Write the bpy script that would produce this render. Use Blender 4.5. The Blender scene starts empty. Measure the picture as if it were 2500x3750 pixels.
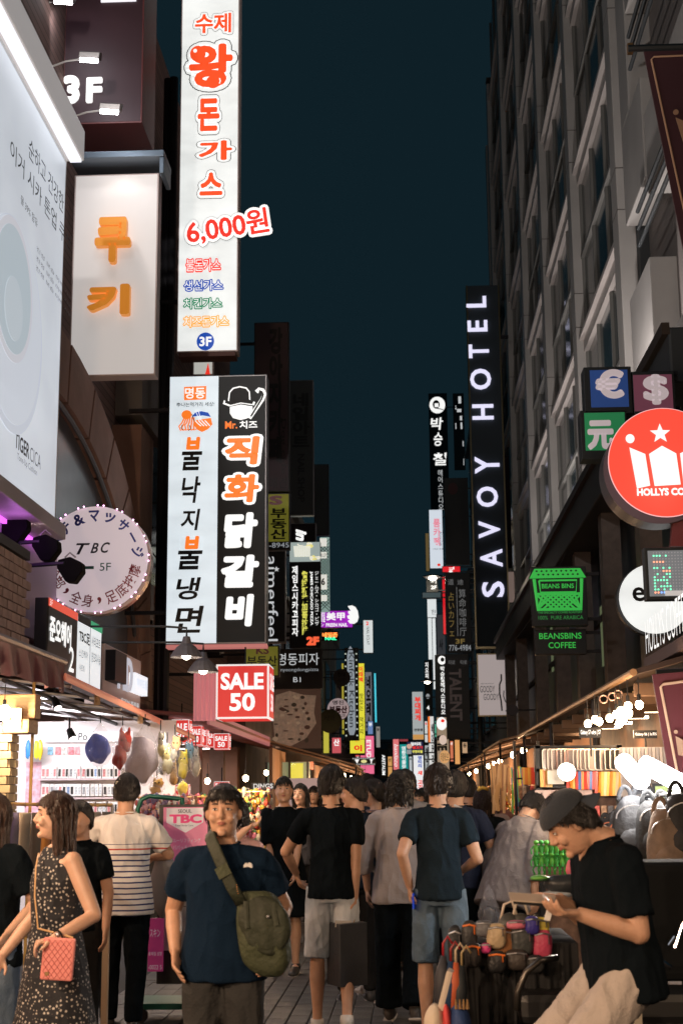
import bpy, bmesh, math, random
from mathutils import Vector, Matrix, noise
random.seed(7)
SC = bpy.context.scene
COL = SC.collection
V = Vector
PI = math.pi
W, H = 2500, 3750
F = 50/36*H
CAMP = V((0, 0, 1.56))

# ---------------------------------------------------------------- camera
def cam_rot(yaw, pitch, roll):
    return Matrix.Rotation(yaw, 3, 'Z') @ Matrix.Rotation(PI/2+pitch, 3, 'X') @ Matrix.Rotation(roll, 3, 'Z')
def proj(R, d):
    q = R.transposed() @ d
    return W/2 + F*q.x/-q.z, H/2 - F*q.y/-q.z
yaw, pitch, roll = .047, .198, math.radians(-.5)
for _ in range(20):
    R = cam_rot(yaw, pitch, roll)
    x, y = proj(R, V((0, 1, 0)))
    yaw += (1500-x)/F; pitch += (2920-y)/F
R = cam_rot(yaw, pitch, roll)
cd = bpy.data.cameras.new('camera')
cd.sensor_fit = 'VERTICAL'; cd.sensor_height = 36; cd.sensor_width = 24; cd.lens = 50
cd.clip_end = 1000
cd.dof.use_dof = True; cd.dof.focus_distance = 13; cd.dof.aperture_fstop = 5.0
cam = bpy.data.objects.new('camera', cd)
cam.matrix_world = Matrix.Translation(CAMP) @ R.to_4x4()
COL.objects.link(cam); SC.camera = cam

# ---------------------------------------------------------------- world (night sky) and exposure
wd = bpy.data.worlds.new("World"); SC.world = wd; wd.use_nodes = True
bg = wd.node_tree.nodes['Background']
bg.inputs[0].default_value = (.0048, .0138, .0195, 1); bg.inputs[1].default_value = 1.0
SC.view_settings.view_transform = 'Standard'; SC.view_settings.look = 'None'
SC.view_settings.exposure = 0; SC.view_settings.gamma = 1
SC.view_settings.use_curve_mapping = False
cy = SC.cycles
cy.use_denoising = True
cy.max_bounces = 5; cy.diffuse_bounces = 2; cy.glossy_bounces = 2; cy.transmission_bounces = 4; cy.transparent_max_bounces = 8
cy.sample_clamp_indirect = 2.5; cy.sample_clamp_direct = 0
cy.caustics_reflective = False; cy.caustics_refractive = False
cy.use_light_tree = True

def ray(px, py):
    return R @ V(((px-W/2)/F, -(py-H/2)/F, -1))
def P(px, py, Y):
    d = ray(px, py); return CAMP + d*((Y-CAMP.y)/d.y)
def PX(px, py, X):
    d = ray(px, py); return CAMP + d*((X-CAMP.x)/d.x)
def ppm(Y): return F*.98/Y

# ---------------------------------------------------------------- materials
_M = {}
def mat(key, col=(.5, .5, .5), rough=.6, metal=0, emit=None, es=1.0, samp=True, noise_=0, nscale=8, bump=0, bscale=40, alpha=1,
        trans=0, sheen=0, spec=.5, stretch=None, sss=0, crease=0):
    if key in _M: return _M[key]
    m = bpy.data.materials.new(key); m.use_nodes = True
    nt = m.node_tree; b = nt.nodes['Principled BSDF']
    I = b.inputs
    I['Base Color'].default_value = (*col, 1); I['Roughness'].default_value = rough; I['Metallic'].default_value = metal
    I['Specular IOR Level'].default_value = spec
    if emit:
        I['Emission Color'].default_value = (*emit, 1); I['Emission Strength'].default_value = es
    if not samp: m.cycles.emission_sampling = 'NONE'
    if alpha < 1: I['Alpha'].default_value = alpha
    if trans: I['Transmission Weight'].default_value = trans
    if sheen: I['Sheen Weight'].default_value = sheen; I['Sheen Roughness'].default_value = .5
    if sss:
        I['Subsurface Weight'].default_value = sss; I['Subsurface Radius'].default_value = (.02, .008, .004)
    if noise_ or bump:
        tc = nt.nodes.new('ShaderNodeTexCoord'); src = tc.outputs['Object']
        if stretch:
            mp = nt.nodes.new('ShaderNodeMapping'); mp.inputs['Scale'].default_value = stretch
            nt.links.new(src, mp.inputs[0]); src = mp.outputs[0]
    if noise_:
        n = nt.nodes.new('ShaderNodeTexNoise'); n.inputs['Scale'].default_value = nscale; n.inputs['Detail'].default_value = 5
        nt.links.new(src, n.inputs['Vector'])
        r = nt.nodes.new('ShaderNodeMapRange'); r.inputs['From Min'].default_value = .3; r.inputs['From Max'].default_value = .7
        r.inputs['To Min'].default_value = 1-noise_; r.inputs['To Max'].default_value = 1+noise_
        nt.links.new(n.outputs[0], r.inputs[0])
        mx = nt.nodes.new('ShaderNodeVectorMath'); mx.operation = 'SCALE'; mx.inputs[0].default_value = col
        nt.links.new(r.outputs[0], mx.inputs['Scale']); nt.links.new(mx.outputs[0], I['Base Color'])
    if bump:
        n = nt.nodes.new('ShaderNodeTexNoise'); n.inputs['Scale'].default_value = bscale; n.inputs['Detail'].default_value = 4
        nt.links.new(src, n.inputs['Vector'])
        bp = nt.nodes.new('ShaderNodeBump'); bp.inputs['Strength'].default_value = bump; bp.inputs['Distance'].default_value = .02
        nt.links.new(n.outputs[0], bp.inputs['Height']); nt.links.new(bp.outputs[0], I['Normal'])
        if crease:
            mp2 = nt.nodes.new('ShaderNodeMapping'); mp2.inputs['Scale'].default_value = (1, 1, .55); mp2.inputs['Rotation'].default_value = (.3, .5, 0)
            nt.links.new(tc.outputs['Object'], mp2.inputs[0])
            n2 = nt.nodes.new('ShaderNodeTexNoise'); n2.inputs['Scale'].default_value = 7; n2.inputs['Detail'].default_value = 1.5
            nt.links.new(mp2.outputs[0], n2.inputs['Vector'])
            ab = nt.nodes.new('ShaderNodeMath'); ab.operation = 'PINGPONG'; ab.inputs[1].default_value = .5; nt.links.new(n2.outputs[0], ab.inputs[0])
            b2 = nt.nodes.new('ShaderNodeBump'); b2.inputs['Strength'].default_value = crease; b2.inputs['Distance'].default_value = .10
            nt.links.new(ab.outputs[0], b2.inputs['Height']); nt.links.new(b2.outputs[0], bp.inputs['Normal'])
    _M[key] = m
    return m
def glow(key, col, es=1.0, samp=False):
    return mat('lit_'+key, tuple(c*.5 for c in col), .4, emit=col, es=es, samp=samp)
def tubes_behind(m, es, amp=.10, sc=(.9, .9, 2.4)):
    """uneven back light of a fluorescent sign box"""
    nt = m.node_tree; tc = nt.nodes.new('ShaderNodeTexCoord'); mp = nt.nodes.new('ShaderNodeMapping'); mp.inputs['Scale'].default_value = sc
    n = nt.nodes.new('ShaderNodeTexNoise'); n.inputs['Scale'].default_value = 1.6; n.inputs['Detail'].default_value = 3
    r = nt.nodes.new('ShaderNodeMapRange'); r.inputs['From Min'].default_value = .3; r.inputs['From Max'].default_value = .7
    r.inputs['To Min'].default_value = es*(1-amp); r.inputs['To Max'].default_value = es*(1+amp)
    nt.links.new(tc.outputs['Object'], mp.inputs[0]); nt.links.new(mp.outputs[0], n.inputs['Vector']); nt.links.new(n.outputs[0], r.inputs[0])
    nt.links.new(r.outputs[0], nt.nodes['Principled BSDF'].inputs['Emission Strength']); return m

# ---------------------------------------------------------------- mesh builder
WL = {}
def wl(o): return WL.get(o.name, V((0, 0, 0))) if o else V((0, 0, 0))
class MB:
    def __init__(s): s.v = []; s.f = []; s.uv = None
    def add(s, vs, fs):
        n = len(s.v); s.v += [V(p) for p in vs]; s.f += [tuple(i+n for i in f) for f in fs]; return s
    def box(s, x0, y0, z0, x1, y1, z1):
        return s.obox(V(((x0+x1)/2, (y0+y1)/2, (z0+z1)/2)), V((abs(x1-x0)/2, 0, 0)), V((0, abs(y1-y0)/2, 0)), V((0, 0, abs(z1-z0)/2)))
    def obox(s, c, a, b, d):
        c = V(c); a = V(a); b = V(b); d = V(d)
        if a.cross(b).dot(d) < 0: a = -a
        vs = [c-a-b-d, c+a-b-d, c+a+b-d, c-a+b-d, c-a-b+d, c+a-b+d, c+a+b+d, c-a+b+d]
        return s.add(vs, [(0, 3, 2, 1), (4, 5, 6, 7), (0, 1, 5, 4), (1, 2, 6, 5), (2, 3, 7, 6), (3, 0, 4, 7)])
    def prism(s, pts, ext):
        n = len(pts); pts = [V(p) for p in pts]; e = V(ext)
        nm = V((0, 0, 0))
        for i in range(n): nm += pts[i].cross(pts[(i+1) % n])
        if nm.dot(e) < 0: pts = pts[::-1]
        s.add(pts+[p+e for p in pts], [tuple(range(n))[::-1], tuple(range(n, 2*n))]+[(i, (i+1) % n, n+(i+1) % n, n+i) for i in range(n)])
        return s
    def tube(s, pts, rad, n=8, cap=True, flat=1.0, up=None):
        pts = [V(p) for p in pts]; m = len(pts)
        if not hasattr(rad, '__len__'): rad = [rad]*m
        rings = []; prev = None
        for i in range(m):
            t = (pts[min(i+1, m-1)]-pts[max(i-1, 0)])
            if t.length < 1e-9: t = V((0, 0, 1))
            t.normalize()
            if prev is None:
                u = V(up) if up else (V((0, 0, 1)) if abs(t.z) < .9 else V((0, 1, 0)))
                a = (u - t*u.dot(t)).normalized()
            else:
                a = (prev - t*prev.dot(t))
                a = a.normalized() if a.length > 1e-6 else prev
            prev = a; b = t.cross(a)
            r = rad[i]
            r0, r1 = (r if hasattr(r, '__len__') else (r, r*flat))
            rings.append([pts[i]+a*(r0*math.cos(2*PI*k/n))+b*(r1*math.sin(2*PI*k/n)) for k in range(n)])
        vs = [p for rg in rings for p in rg]; fs = []
        for i in range(m-1):
            for k in range(n):
                fs.append((i*n+k, i*n+(k+1) % n, (i+1)*n+(k+1) % n, (i+1)*n+k))
        if cap: fs += [tuple(range(n))[::-1], tuple((m-1)*n+k for k in range(n))]
        return s.add(vs, fs)
    def cyl(s, a, b, r, n=12, r2=None):
        return s.tube([a, b], [r, r if r2 is None else r2], n)
    def sphere(s, c, rx, ry=None, rz=None, nu=12, nv=8, M=None):
        ry = rx if ry is None else ry; rz = rx if rz is None else rz; c = V(c)
        vs = [V((0, 0, -rz))]
        for j in range(1, nv):
            t = -PI/2+PI*j/nv
            for i in range(nu):
                p = 2*PI*i/nu; vs.append(V((rx*math.cos(t)*math.cos(p), ry*math.cos(t)*math.sin(p), rz*math.sin(t))))
        vs.append(V((0, 0, rz))); fs = []
        for i in range(nu): fs.append((0, 1+(i+1) % nu, 1+i))
        for j in range(nv-2):
            for i in range(nu):
                a = 1+j*nu; fs.append((a+i, a+(i+1) % nu, a+nu+(i+1) % nu, a+nu+i))
        a = 1+(nv-2)*nu
        for i in range(nu): fs.append((a+i, a+(i+1) % nu, a+nu))
        if M is not None: vs = [M @ p for p in vs]
        return s.add([p+c for p in vs], fs)
    def disc(s, c, r, th, n=40, N=(0, -1, 0), up=(0, 0, 1)):
        c = V(c); N = V(N).normalized(); U = V(up).cross(N).normalized(); Z = N.cross(U)
        return s.prism([c+U*(r*math.cos(2*PI*k/n))+Z*(r*math.sin(2*PI*k/n)) for k in range(n)], -N*th)
    def mesh(s, name, off=V((0, 0, 0))):
        me = bpy.data.meshes.new(name)
        me.from_pydata([tuple(p-off) for p in s.v], [], s.f); me.update()
        return me
    def build(s, name, m, parent=None, smooth=False, bevel=0, loc=None, kind=None):
        base = wl(parent) if parent else (V(loc) if loc is not None else V((0, 0, 0)))
        me = s.mesh(name, base)
        if m: me.materials.append(m)
        if smooth: me.polygons.foreach_set('use_smooth', [True]*len(me.polygons))
        o = bpy.data.objects.new(name, me); COL.objects.link(o)
        if parent: o.parent = parent
        else: o.location = base
        WL[o.name] = base
        if bevel:
            b = o.modifiers.new('bevel', 'BEVEL'); b.width = bevel; b.segments = 2; b.limit_method = 'ANGLE'
        if kind: o['kind'] = kind
        return o
def thing(name, label, cat, loc=(0, 0, 0), group=None):
    o = bpy.data.objects.new(name, None); COL.objects.link(o); o.location = loc; o.empty_display_size = .1
    o['label'] = label; o['category'] = cat
    if group: o['group'] = group
    WL[o.name] = V(loc); return o
def tag(o, label, cat, group=None):
    o['label'] = label; o['category'] = cat
    if group: o['group'] = group
    return o
def dup(o, loc, rotz=None, label=None, scale=None, parent=None):
    c = o.copy(); COL.objects.link(c)
    if parent is None:
        c.location = loc
        if rotz is not None: c.rotation_euler = (0, 0, rotz)
        if scale: c.scale = (scale,)*3
        if label: c['label'] = label
    else: c.parent = parent
    for ch in list(o.children): dup(ch, None, parent=c)
    return c

# ---------------------------------------------------------------- text
_T = {}
def text_mesh(s, off=0, vert=False, sp=1.0, shear=0):
    k = (s, off, vert, sp, shear)
    if k in _T: return _T[k]
    c = bpy.data.curves.new('t', 'FONT'); c.body = "\n".join(s) if vert else s
    c.resolution_u = 3; c.offset = off; c.align_x = 'CENTER' if vert else 'LEFT'; c.space_line = sp; c.shear = shear
    o = bpy.data.objects.new('t', c)
    m = bpy.data.meshes.new_from_object(o)
    vs = [V((v.co.x, v.co.y)) for v in m.vertices]; fs = [tuple(p.vertices) for p in m.polygons]
    bpy.data.meshes.remove(m); bpy.data.objects.remove(o); bpy.data.curves.remove(c)
    _T[k] = (vs, fs); return _T[k]
def put_text(parent, s, O, U, Vd, N, m, off=0, vert=False, rot=0, ext=0, sp=1.0, lift=.006, shear=0, name='lettering', outlines=(), arc=None, keep=False, tilt=0, rnd=0):
    if off >= .04: rnd = max(rnd, off); off = 0
    """fit text into the parallelogram O (top left), U (right edge), Vd (down edge)"""
    vs, fs = text_mesh(s, off, vert, sp, shear)
    if rot: # 90 ccw (1) / cw (-1)
        q = [V((-v.y, v.x)) if rot == 1 else V((v.y, -v.x)) for v in vs]
    else: q = vs
    x0 = min(v.x for v in q); x1 = max(v.x for v in q); y0 = min(v.y for v in q); y1 = max(v.y for v in q)
    O = V(O); U = V(U); Vd = V(Vd); N = V(N).normalized()
    cnt = {}
    for t in fs:
        for i in range(len(t)): cnt[(t[i], t[(i+1) % len(t)])] = 1
    rim = [e for e in cnt if (e[1], e[0]) not in cnt]
    def place(v):
        f = ((v.x-x0)/(x1-x0), (y1-v.y)/(y1-y0))
        lu, lv = U.length, Vd.length
        if keep:
            k = min(lu/(x1-x0), lv/(y1-y0)); f = (.5+(f[0]-.5)*k*(x1-x0)/lu, .5+(f[1]-.5)*k*(y1-y0)/lv)
        if tilt:
            ct, st = math.cos(tilt), math.sin(tilt)
            f = (.5+((f[0]-.5)*lu*ct+(f[1]-.5)*lv*st)/lu, .5+(-(f[0]-.5)*lu*st+(f[1]-.5)*lv*ct)/lv)
        return O+U*f[0]+Vd*f[1]
    gs = (U.length/(x1-x0)*Vd.length/(y1-y0))**.5
    x0 -= rnd; x1 += rnd; y0 -= rnd; y1 += rnd
    gx, gy = U.length/(x1-x0), Vd.length/(y1-y0)
    def emit(r_, lift_, m_, ext_, nm):
        """glyph fill plus a round stroke of radius r_ (font units) along its edges"""
        pts = [place(v) for v in q]; b = MB()
        tot = sum((pts[t[1]]-pts[t[0]]).cross(pts[t[2]]-pts[t[1]]).dot(N) for t in fs[:30])
        f0 = fs if tot >= 0 else [t[::-1] for t in fs]
        b.add([p+N*(lift_+ext_) for p in pts], f0)
        if ext_ and not r_:
            n = len(pts); rm = rim if tot >= 0 else [(c, a) for a, c in rim]
            b.v += [p+N*lift_ for p in pts]; b.f += [(c, a, a+n, c+n) for a, c in rm]
        if r_:
            nn = 8 if gx > .15 else 6; du = U.normalized(); dv = -Vd.normalized(); seen = set()
            for a, c in rim:
                e = q[c]-q[a]
                if e.length < 1e-6: continue
                k = V((-e.y, e.x)).normalized()*r_
                pq = [place(q[a]+k), place(q[a]-k), place(q[c]-k), place(q[c]+k)]
                if (pq[1]-pq[0]).cross(pq[2]-pq[1]).dot(N) < 0: pq = pq[::-1]
                if ext_: b.prism([p+N*(lift_) for p in pq], N*(ext_-2e-5))
                else: b.add([p+N*(lift_-2e-5) for p in pq], [(0, 1, 2, 3)])
                for w_ in (a, c):
                    if w_ in seen: continue
                    seen.add(w_)
                    pc = [place(q[w_]+V((r_*math.cos(2*PI*j/nn), r_*math.sin(2*PI*j/nn)))) for j in range(nn)]
                    if (pc[1]-pc[0]).cross(pc[2]-pc[1]).dot(N) < 0: pc = pc[::-1]
                    if ext_: b.prism([p+N*lift_ for p in pc], N*(ext_-4e-5))
                    else: b.add([p+N*(lift_-4e-5) for p in pc], [tuple(range(nn))])
        return b.build(nm, m_, parent)
    for (mo, oo, lo) in outlines: emit(rnd+oo, lo, mo, 0, 'lettering_outline')
    return emit(rnd, lift, m, ext, name)

class Face:
    """flat sign face: O top-left, U right, D down, N outwards"""
    def __init__(s, O, U, D, N, box=None): s.O = V(O); s.U = V(U); s.D = V(D); s.N = V(N); s.box = box
    def fr(s, b):
        if s.box: x0, y0, x1, y1 = s.box; b = ((b[0]-x0)/(x1-x0), (b[1]-y0)/(y1-y0), (b[2]-x0)/(x1-x0), (b[3]-y0)/(y1-y0))
        return b
    def text(s, parent, t, b, m, **k):
        b = s.fr(b); return put_text(parent, t, s.O+s.U*b[0]+s.D*b[1], s.U*(b[2]-b[0]), s.D*(b[3]-b[1]), s.N, m, **k)
    def pt(s, x, y, lift=0):
        if s.box: x0, y0, x1, y1 = s.box; x = (x-x0)/(x1-x0); y = (y-y0)/(y1-y0)
        return s.O+s.U*x+s.D*y+s.N*lift
    def rect(s, parent, b, m, name='panel', lift=.003, th=.003):
        c = s.pt((b[0]+b[2])/2, (b[1]+b[3])/2, lift)
        a = (s.pt(b[2], b[1])-s.pt(b[0], b[1]))/2; d = (s.pt(b[0], b[3])-s.pt(b[0], b[1]))/2
        return MB().obox(c+s.N*th/2, a, d, s.N*th/2).build(name, m, parent)
    def poly(s, parent, pts, m, name='emblem', lift=.004, th=.003):
        return MB().prism([s.pt(x, y, lift) for x, y in pts], s.N*th).build(name, m, parent)
    def ell(s, parent, cx, cy_, rx, ry, m, name='emblem', lift=.004, th=.003, n=24):
        return s.poly(parent, [(cx+rx*math.cos(2*PI*k/n), cy_+ry*math.sin(2*PI*k/n)) for k in range(n)], m, name, lift, th)
    def line(s, parent, pts, w, m, lift=.006, name='emblem'):
        q = [s.pt(x, y, lift) for x, y in pts]
        return MB().tube(q, [(w*.2, w)]*len(q), 6, up=tuple(s.N)).build(name, m, parent)

def street_depth(px, X=2.8, cap=110):
    return min(cap, X*F*.98/max(1, abs(1500-px)))
def front_rect(box, Y):
    x0, y0, x1, y1 = box
    tl, tr, bl, br = P(x0, y0, Y), P(x1, y0, Y), P(x0, y1, Y), P(x1, y1, Y)
    xa = (tl.x+bl.x)/2; xb = (tr.x+br.x)/2; zt = (tl.z+tr.z)/2; zb = (bl.z+br.z)/2
    return xa, xb, zb, zt
def front_sign(name, label, box, Y, face, frame, th=.18, group=None, cat='sign', border=.02, bracket=True, wallx=None, side_face=None):
    """a box sign standing out from a wall, its face towards the camera's end of the street"""
    xa, xb, zb, zt = front_rect(box, Y)
    root = thing(name, label, cat, ((xa+xb)/2, Y, zb), group)
    MB().box(xa, Y, zb, xb, Y+th, zt).build('cabinet', side_face or frame, root, bevel=.006 if (xb-xa) > .3 else 0)
    MB().box(xa+border, Y-.006, zb+border, xb-border, Y+.002, zt-border).build('sign_face', face, root)
    if bracket:
        sx = -1 if xa < 0 else 1
        wx = wallx if wallx is not None else sx*3.95
        ex = xa if sx < 0 else xb
        if abs(wx) > abs(ex):
            b = MB()
            for q in (.12, .88):
                z = zb+(zt-zb)*q
                b.box(min(ex, wx), Y+th*.35, z-.025, max(ex, wx), Y+th*.6, z+.025)
            b.build('bracket', MT['steel_dark'], root)
    f = Face(V((xa, Y-.006, zt)), V((xb-xa, 0, 0)), V((0, 0, -(zt-zb))), V((0, -1, 0)), box)
    return root, f
def side_sign(name, label, X, Y0, Y1, z0, z1, face, frame, th=.1, group=None, cat='sign', border=.02, z0b=None):
    """flat sign on a side wall; X>0 faces -X"""
    s = 1 if X < 0 else -1
    root = thing(name, label, cat, (X, (Y0+Y1)/2, z0), group)
    MB().box(X-s*th, Y0, z0, X, Y1, z1).build('cabinet', frame, root, bevel=.006)
    MB().box(X-.001, Y0+border, z0+border, X+s*.005, Y1-border, z1-border).build('sign_face', face, root)
    if s > 0: f = Face(V((X+.005, Y0, z1)), V((0, Y1-Y0, 0)), V((0, 0, z0-z1)), V((1, 0, 0)))
    else: f = Face(V((X-.005, Y1, z1)), V((0, Y0-Y1, 0)), V((0, 0, z0-z1)), V((-1, 0, 0)))
    return root, f

def point(name, loc, power, col=(1, .8, .6), r=.05, parent=None):
    l = bpy.data.lights.new(name, 'POINT'); l.energy = power; l.color = col; l.shadow_soft_size = r
    o = bpy.data.objects.new(name, l); COL.objects.link(o)
    if parent: o.parent = parent; o.location = V(loc)-wl(parent)
    else: o.location = loc
    return o
def aim(o, d):
    o.rotation_euler = V(d).to_track_quat('-Z', 'Y').to_euler(); return o
def spot(name, loc, d, power, col, ang=90, r=.08, parent=None, blend=.5):
    l = bpy.data.lights.new(name, 'SPOT'); l.energy = power; l.color = col; l.shadow_soft_size = r; l.spot_size = math.radians(ang); l.spot_blend = blend
    o = bpy.data.objects.new(name, l); COL.objects.link(o)
    if parent: o.parent = parent; o.location = V(loc)-wl(parent)
    else: o.location = loc
    return aim(o, d)
def area(name, loc, d, power, col, sx, sy, parent=None):
    l = bpy.data.lights.new(name, 'AREA'); l.energy = power; l.color = col; l.shape = 'RECTANGLE'; l.size = sx; l.size_y = sy
    o = bpy.data.objects.new(name, l); COL.objects.link(o)
    if parent: o.parent = parent; o.location = V(loc)-wl(parent)
    else: o.location = loc
    return aim(o, d)

MT = {}
MT['steel_dark'] = mat('steel_dark', (.03, .03, .035), .5, .6)
MT['steel'] = mat('steel', (.4, .4, .42), .35, .9)
MT['black'] = mat('black_paint', (.012, .013, .015), .5)
MT['white'] = mat('white_paint', (.75, .74, .72), .5)
MT['wood'] = mat('wood_pale', (.42, .27, .14), .6, noise_=.3, nscale=6, stretch=(1, 8, 8))
WHITE_LIT = glow('white', (.86, .88, .86), .95, True)
tubes_behind(WHITE_LIT, .92)
WHITE_TXT = glow('white_text', (.95, .95, .93), 1.0)
# ================================================================ SETTING
G_ = glow

M_asph = mat('asphalt', (.035, .036, .038), .8, noise_=.4, nscale=3, bump=.4, bscale=60)
M_grout = mat('grout', (.018, .018, .019), .9)
M_paver = mat('paver_stone', (.075, .072, .070), .55, noise_=.45, nscale=2.2, bump=.35, bscale=45)
g = MB().box(-80, -60, -.3, 80, 320, -.012).build('ground', M_asph, loc=(0, 0, 0)); g['kind'] = 'structure'
pv = MB().box(-3.9, -8, -.2, 3.9, 150, -.004).build('pavement', M_grout, loc=(0, 0, 0)); pv['kind'] = 'structure'
PW, PL, GAP = .15, .30, .006
def paver_mesh(seed):
    r = random.Random(seed); b = MB(); t = .004*r.random(); e = .006
    x, y = PW/2-GAP/2, PL/2-GAP/2
    b.add([(-x, -y, -.03), (x, -y, -.03), (x, y, -.03), (-x, y, -.03), (-x, -y, t), (x, -y, t), (x, y, t+.002*r.random()), (-x, y, t),
           (-x+e, -y+e, .006+t), (x-e, -y+e, .006+t), (x-e, y-e, .007+t), (-x+e, y-e, .006+t)],
          [(0, 1, 5, 4), (1, 2, 6, 5), (2, 3, 7, 6), (3, 0, 4, 7), (4, 5, 9, 8), (5, 6, 10, 9), (6, 7, 11, 10), (7, 4, 8, 11), (8, 9, 10, 11)])
    me = b.mesh('paver'); me.materials.append(M_paver); return me
pm = [paver_mesh(i) for i in range(6)]
cnt = 0
far = MB()
for j in range(-4, 150):
    for i in range(-16, 16):
        y = 9.2+j*PL+(.15 if i % 2 else 0); x = i*PW+.075
        if 0 <= j < 13 and -12 <= i < 9:
            o = bpy.data.objects.new('paver', pm[(i*7+j*3) % 6]); COL.objects.link(o); o.parent = pv
            o.location = (x, y, 0); o.rotation_euler = (random.uniform(-.004, .004), random.uniform(-.008, .008), 0)
        elif y < 40:
            a, b_ = PW/2-GAP/2, PL/2-GAP/2; z = .004+random.random()*.004
            far.add([(x-a, y-b_, z), (x+a, y-b_, z), (x+a, y+b_, z), (x-a, y+b_, z), (x-a, y-b_, -.02), (x+a, y-b_, -.02), (x+a, y+b_, -.02), (x-a, y+b_, -.02)],
                    [(0, 1, 2, 3), (0, 4, 5, 1), (1, 5, 6, 2), (2, 6, 7, 3), (3, 7, 4, 0)])
fo = far.build('far_pavers', M_paver, pv); fo['kind'] = 'stuff'

M_hotel = mat('hotel_stone', (.36, .35, .335), .6, noise_=.12, nscale=.8, bump=.12, bscale=18)
M_hotel2 = mat('hotel_sill_metal', (.40, .37, .35), .45, noise_=.15, nscale=3, stretch=(1, .2, 12), bump=.2, bscale=10)
M_glass = mat('night_glass', (.02, .03, .032), .12, spec=.6)
M_frame = mat('window_frame', (.16, .16, .15), .5)
M_block = mat('dark_cladding', (.030, .036, .040), .6, noise_=.2, nscale=1)
M_frame_d = mat('frame_dark', (.05, .05, .05), .6)
M_joint = mat('stone_joint', (.08, .07, .065), .9)

# ---- the hotel block on the right
hotel = thing('hotel_building', 'pale stone hotel block with tall columns and dark window bays on the right', 'building', (4.6, 40, 0))
MB().box(4.32, 24.5, 0, 14, 62, 34).build('wall', M_block, hotel)
colY = [59.5, 52, 45, 38.5, 31.8, 25.1]
floors = [7.4+4.07*k for k in range(7)]
cm = MB().box(4.0, -.5, 6.2, 4.7, .5, 33)
for k in range(7):  # joints recessed rings on the column as thin dark seams
    z = 8.2+4.07*k
    cm.box(3.996, -.503, z, 4.7, .503, z+.018); cm.box(3.996, -.503, z+.75, 4.7, .503, z+.765)
cme = MB(); 
def column(Y):
    b = MB().box(4.0, Y-.33, 6.2, 4.32, Y+.33, 33)
    o = b.build('column', M_hotel, hotel, bevel=.02)
    j = MB()
    for k in range(7):
        z = 8.05+4.07*k
        for dz in (0, .82): j.box(3.997, Y-.333, z+dz, 4.30, Y+.333, z+dz+.016)
    j.build('joint', M_joint, o)
for Y in colY: column(Y)
MB().box(4.02, 61.2, 6.2, 4.32, 61.8, 31).build('column', M_hotel, hotel)
bays = list(zip(colY[1:]+[17.2], colY))
for (ya, yb) in bays[:5]:
    a, b_ = ya+.33, yb-.33
    for k, z in enumerate(floors):
        s = MB().box(4.16, a, z+.06, 4.32, b_, z+.34)
        s.box(4.06, a, z+.34, 4.32, b_, z+.44)
        s.build('spandrel', M_hotel2, hotel)
        MB().box(4.18, a, z-1.75, 4.27, b_, z-1.66).build('transom', M_frame, hotel)
        w = MB().box(4.26, a, z+.44, 4.31, b_, z+4.12).build('window', M_glass, hotel)
        for q in (0, .34, .67, .985): yy = a+(b_-a)*q; MB().box(4.20, yy, z+.44, 4.262, yy+.07, z+4.12).build('mullion', M_frame, w)
# near bay: plain panels with recessed openings and railings
pan = M_hotel
for (y0, y1, z0, z1) in [(22.2, 24.3, 6.2, 10.2), (17.3, 22.0, 6.2, 8.4), (22.2, 24.3, 11.6, 13.4), (17.3, 22, 11.2, 12.6), (23.4, 24.3, 13.4, 33), (17.3, 23.3, 15.2, 17.0), (17.3, 23.3, 19.4, 21.2)]:
    MB().box(4.06, y0, z0, 4.7, y1, z1).build('wall_panel', pan, hotel, bevel=.02)
MB().box(4.5, 15, 6.2, 4.69, 24.5, 34).build('recess_wall', mat('recess_stone', (.22, .2, .19), .7), hotel)
for k, z0 in enumerate((10.3, 13.5)):
    for q in range(3):
        MB().tube([(3.98, 18.6, z0+.25+q*.3), (3.98, 22.6, z0+.25+q*.3)], .035, 6).build('rail', M_block, hotel)
# dark first-floor block
blk = thing('dark_shopfront', 'black clad shopfront block under the pale hotel columns', 'building', (3.5, 32, 0))
MB().box(3.0, 15.5, 6.1, 4.0, 48.5, 6.75).build('fascia', M_block, blk, bevel=.03)
MB().box(3.62, 15.5, 0, 3.98, 48.5, 6.1).build('shop_glazing', mat('dark_glazing', (.022, .028, .032), .35, noise_=.3, nscale=.7), blk)
for z in (3.25, 4.7): MB().box(3.56, 15.5, z, 3.618, 48.5, z+.12).build('transom', M_frame_d, blk)
MB().box(2.93, 15.5, 6.66, 3.02, 48.5, 6.8).build('trim', mat('bronze_trim', (.12, .09, .07), .4, .7), blk)
for y in (19.5, 23.2, 27, 31, 36, 42, 47):
    MB().box(3.2, y-.20, 0, 3.5, y+.20, 6.1).build('pillar', mat('brown_stone', (.13, .10, .085), .6, noise_=.2), blk)
for y in (21, 25, 29, 33.5, 39):
    MB().box(3.54, y-.03, 0, 3.618, y+.03, 6.1).build('mullion', M_frame, blk)
for (y, z) in ((26.2, 3.9), (35.5, 4.6)):
    MB().box(3.59, y, z, 3.612, y+.35, z+1.1).build('slit_window', glow('dimgreen', (.10, .12, .06), .8), blk)
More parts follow.
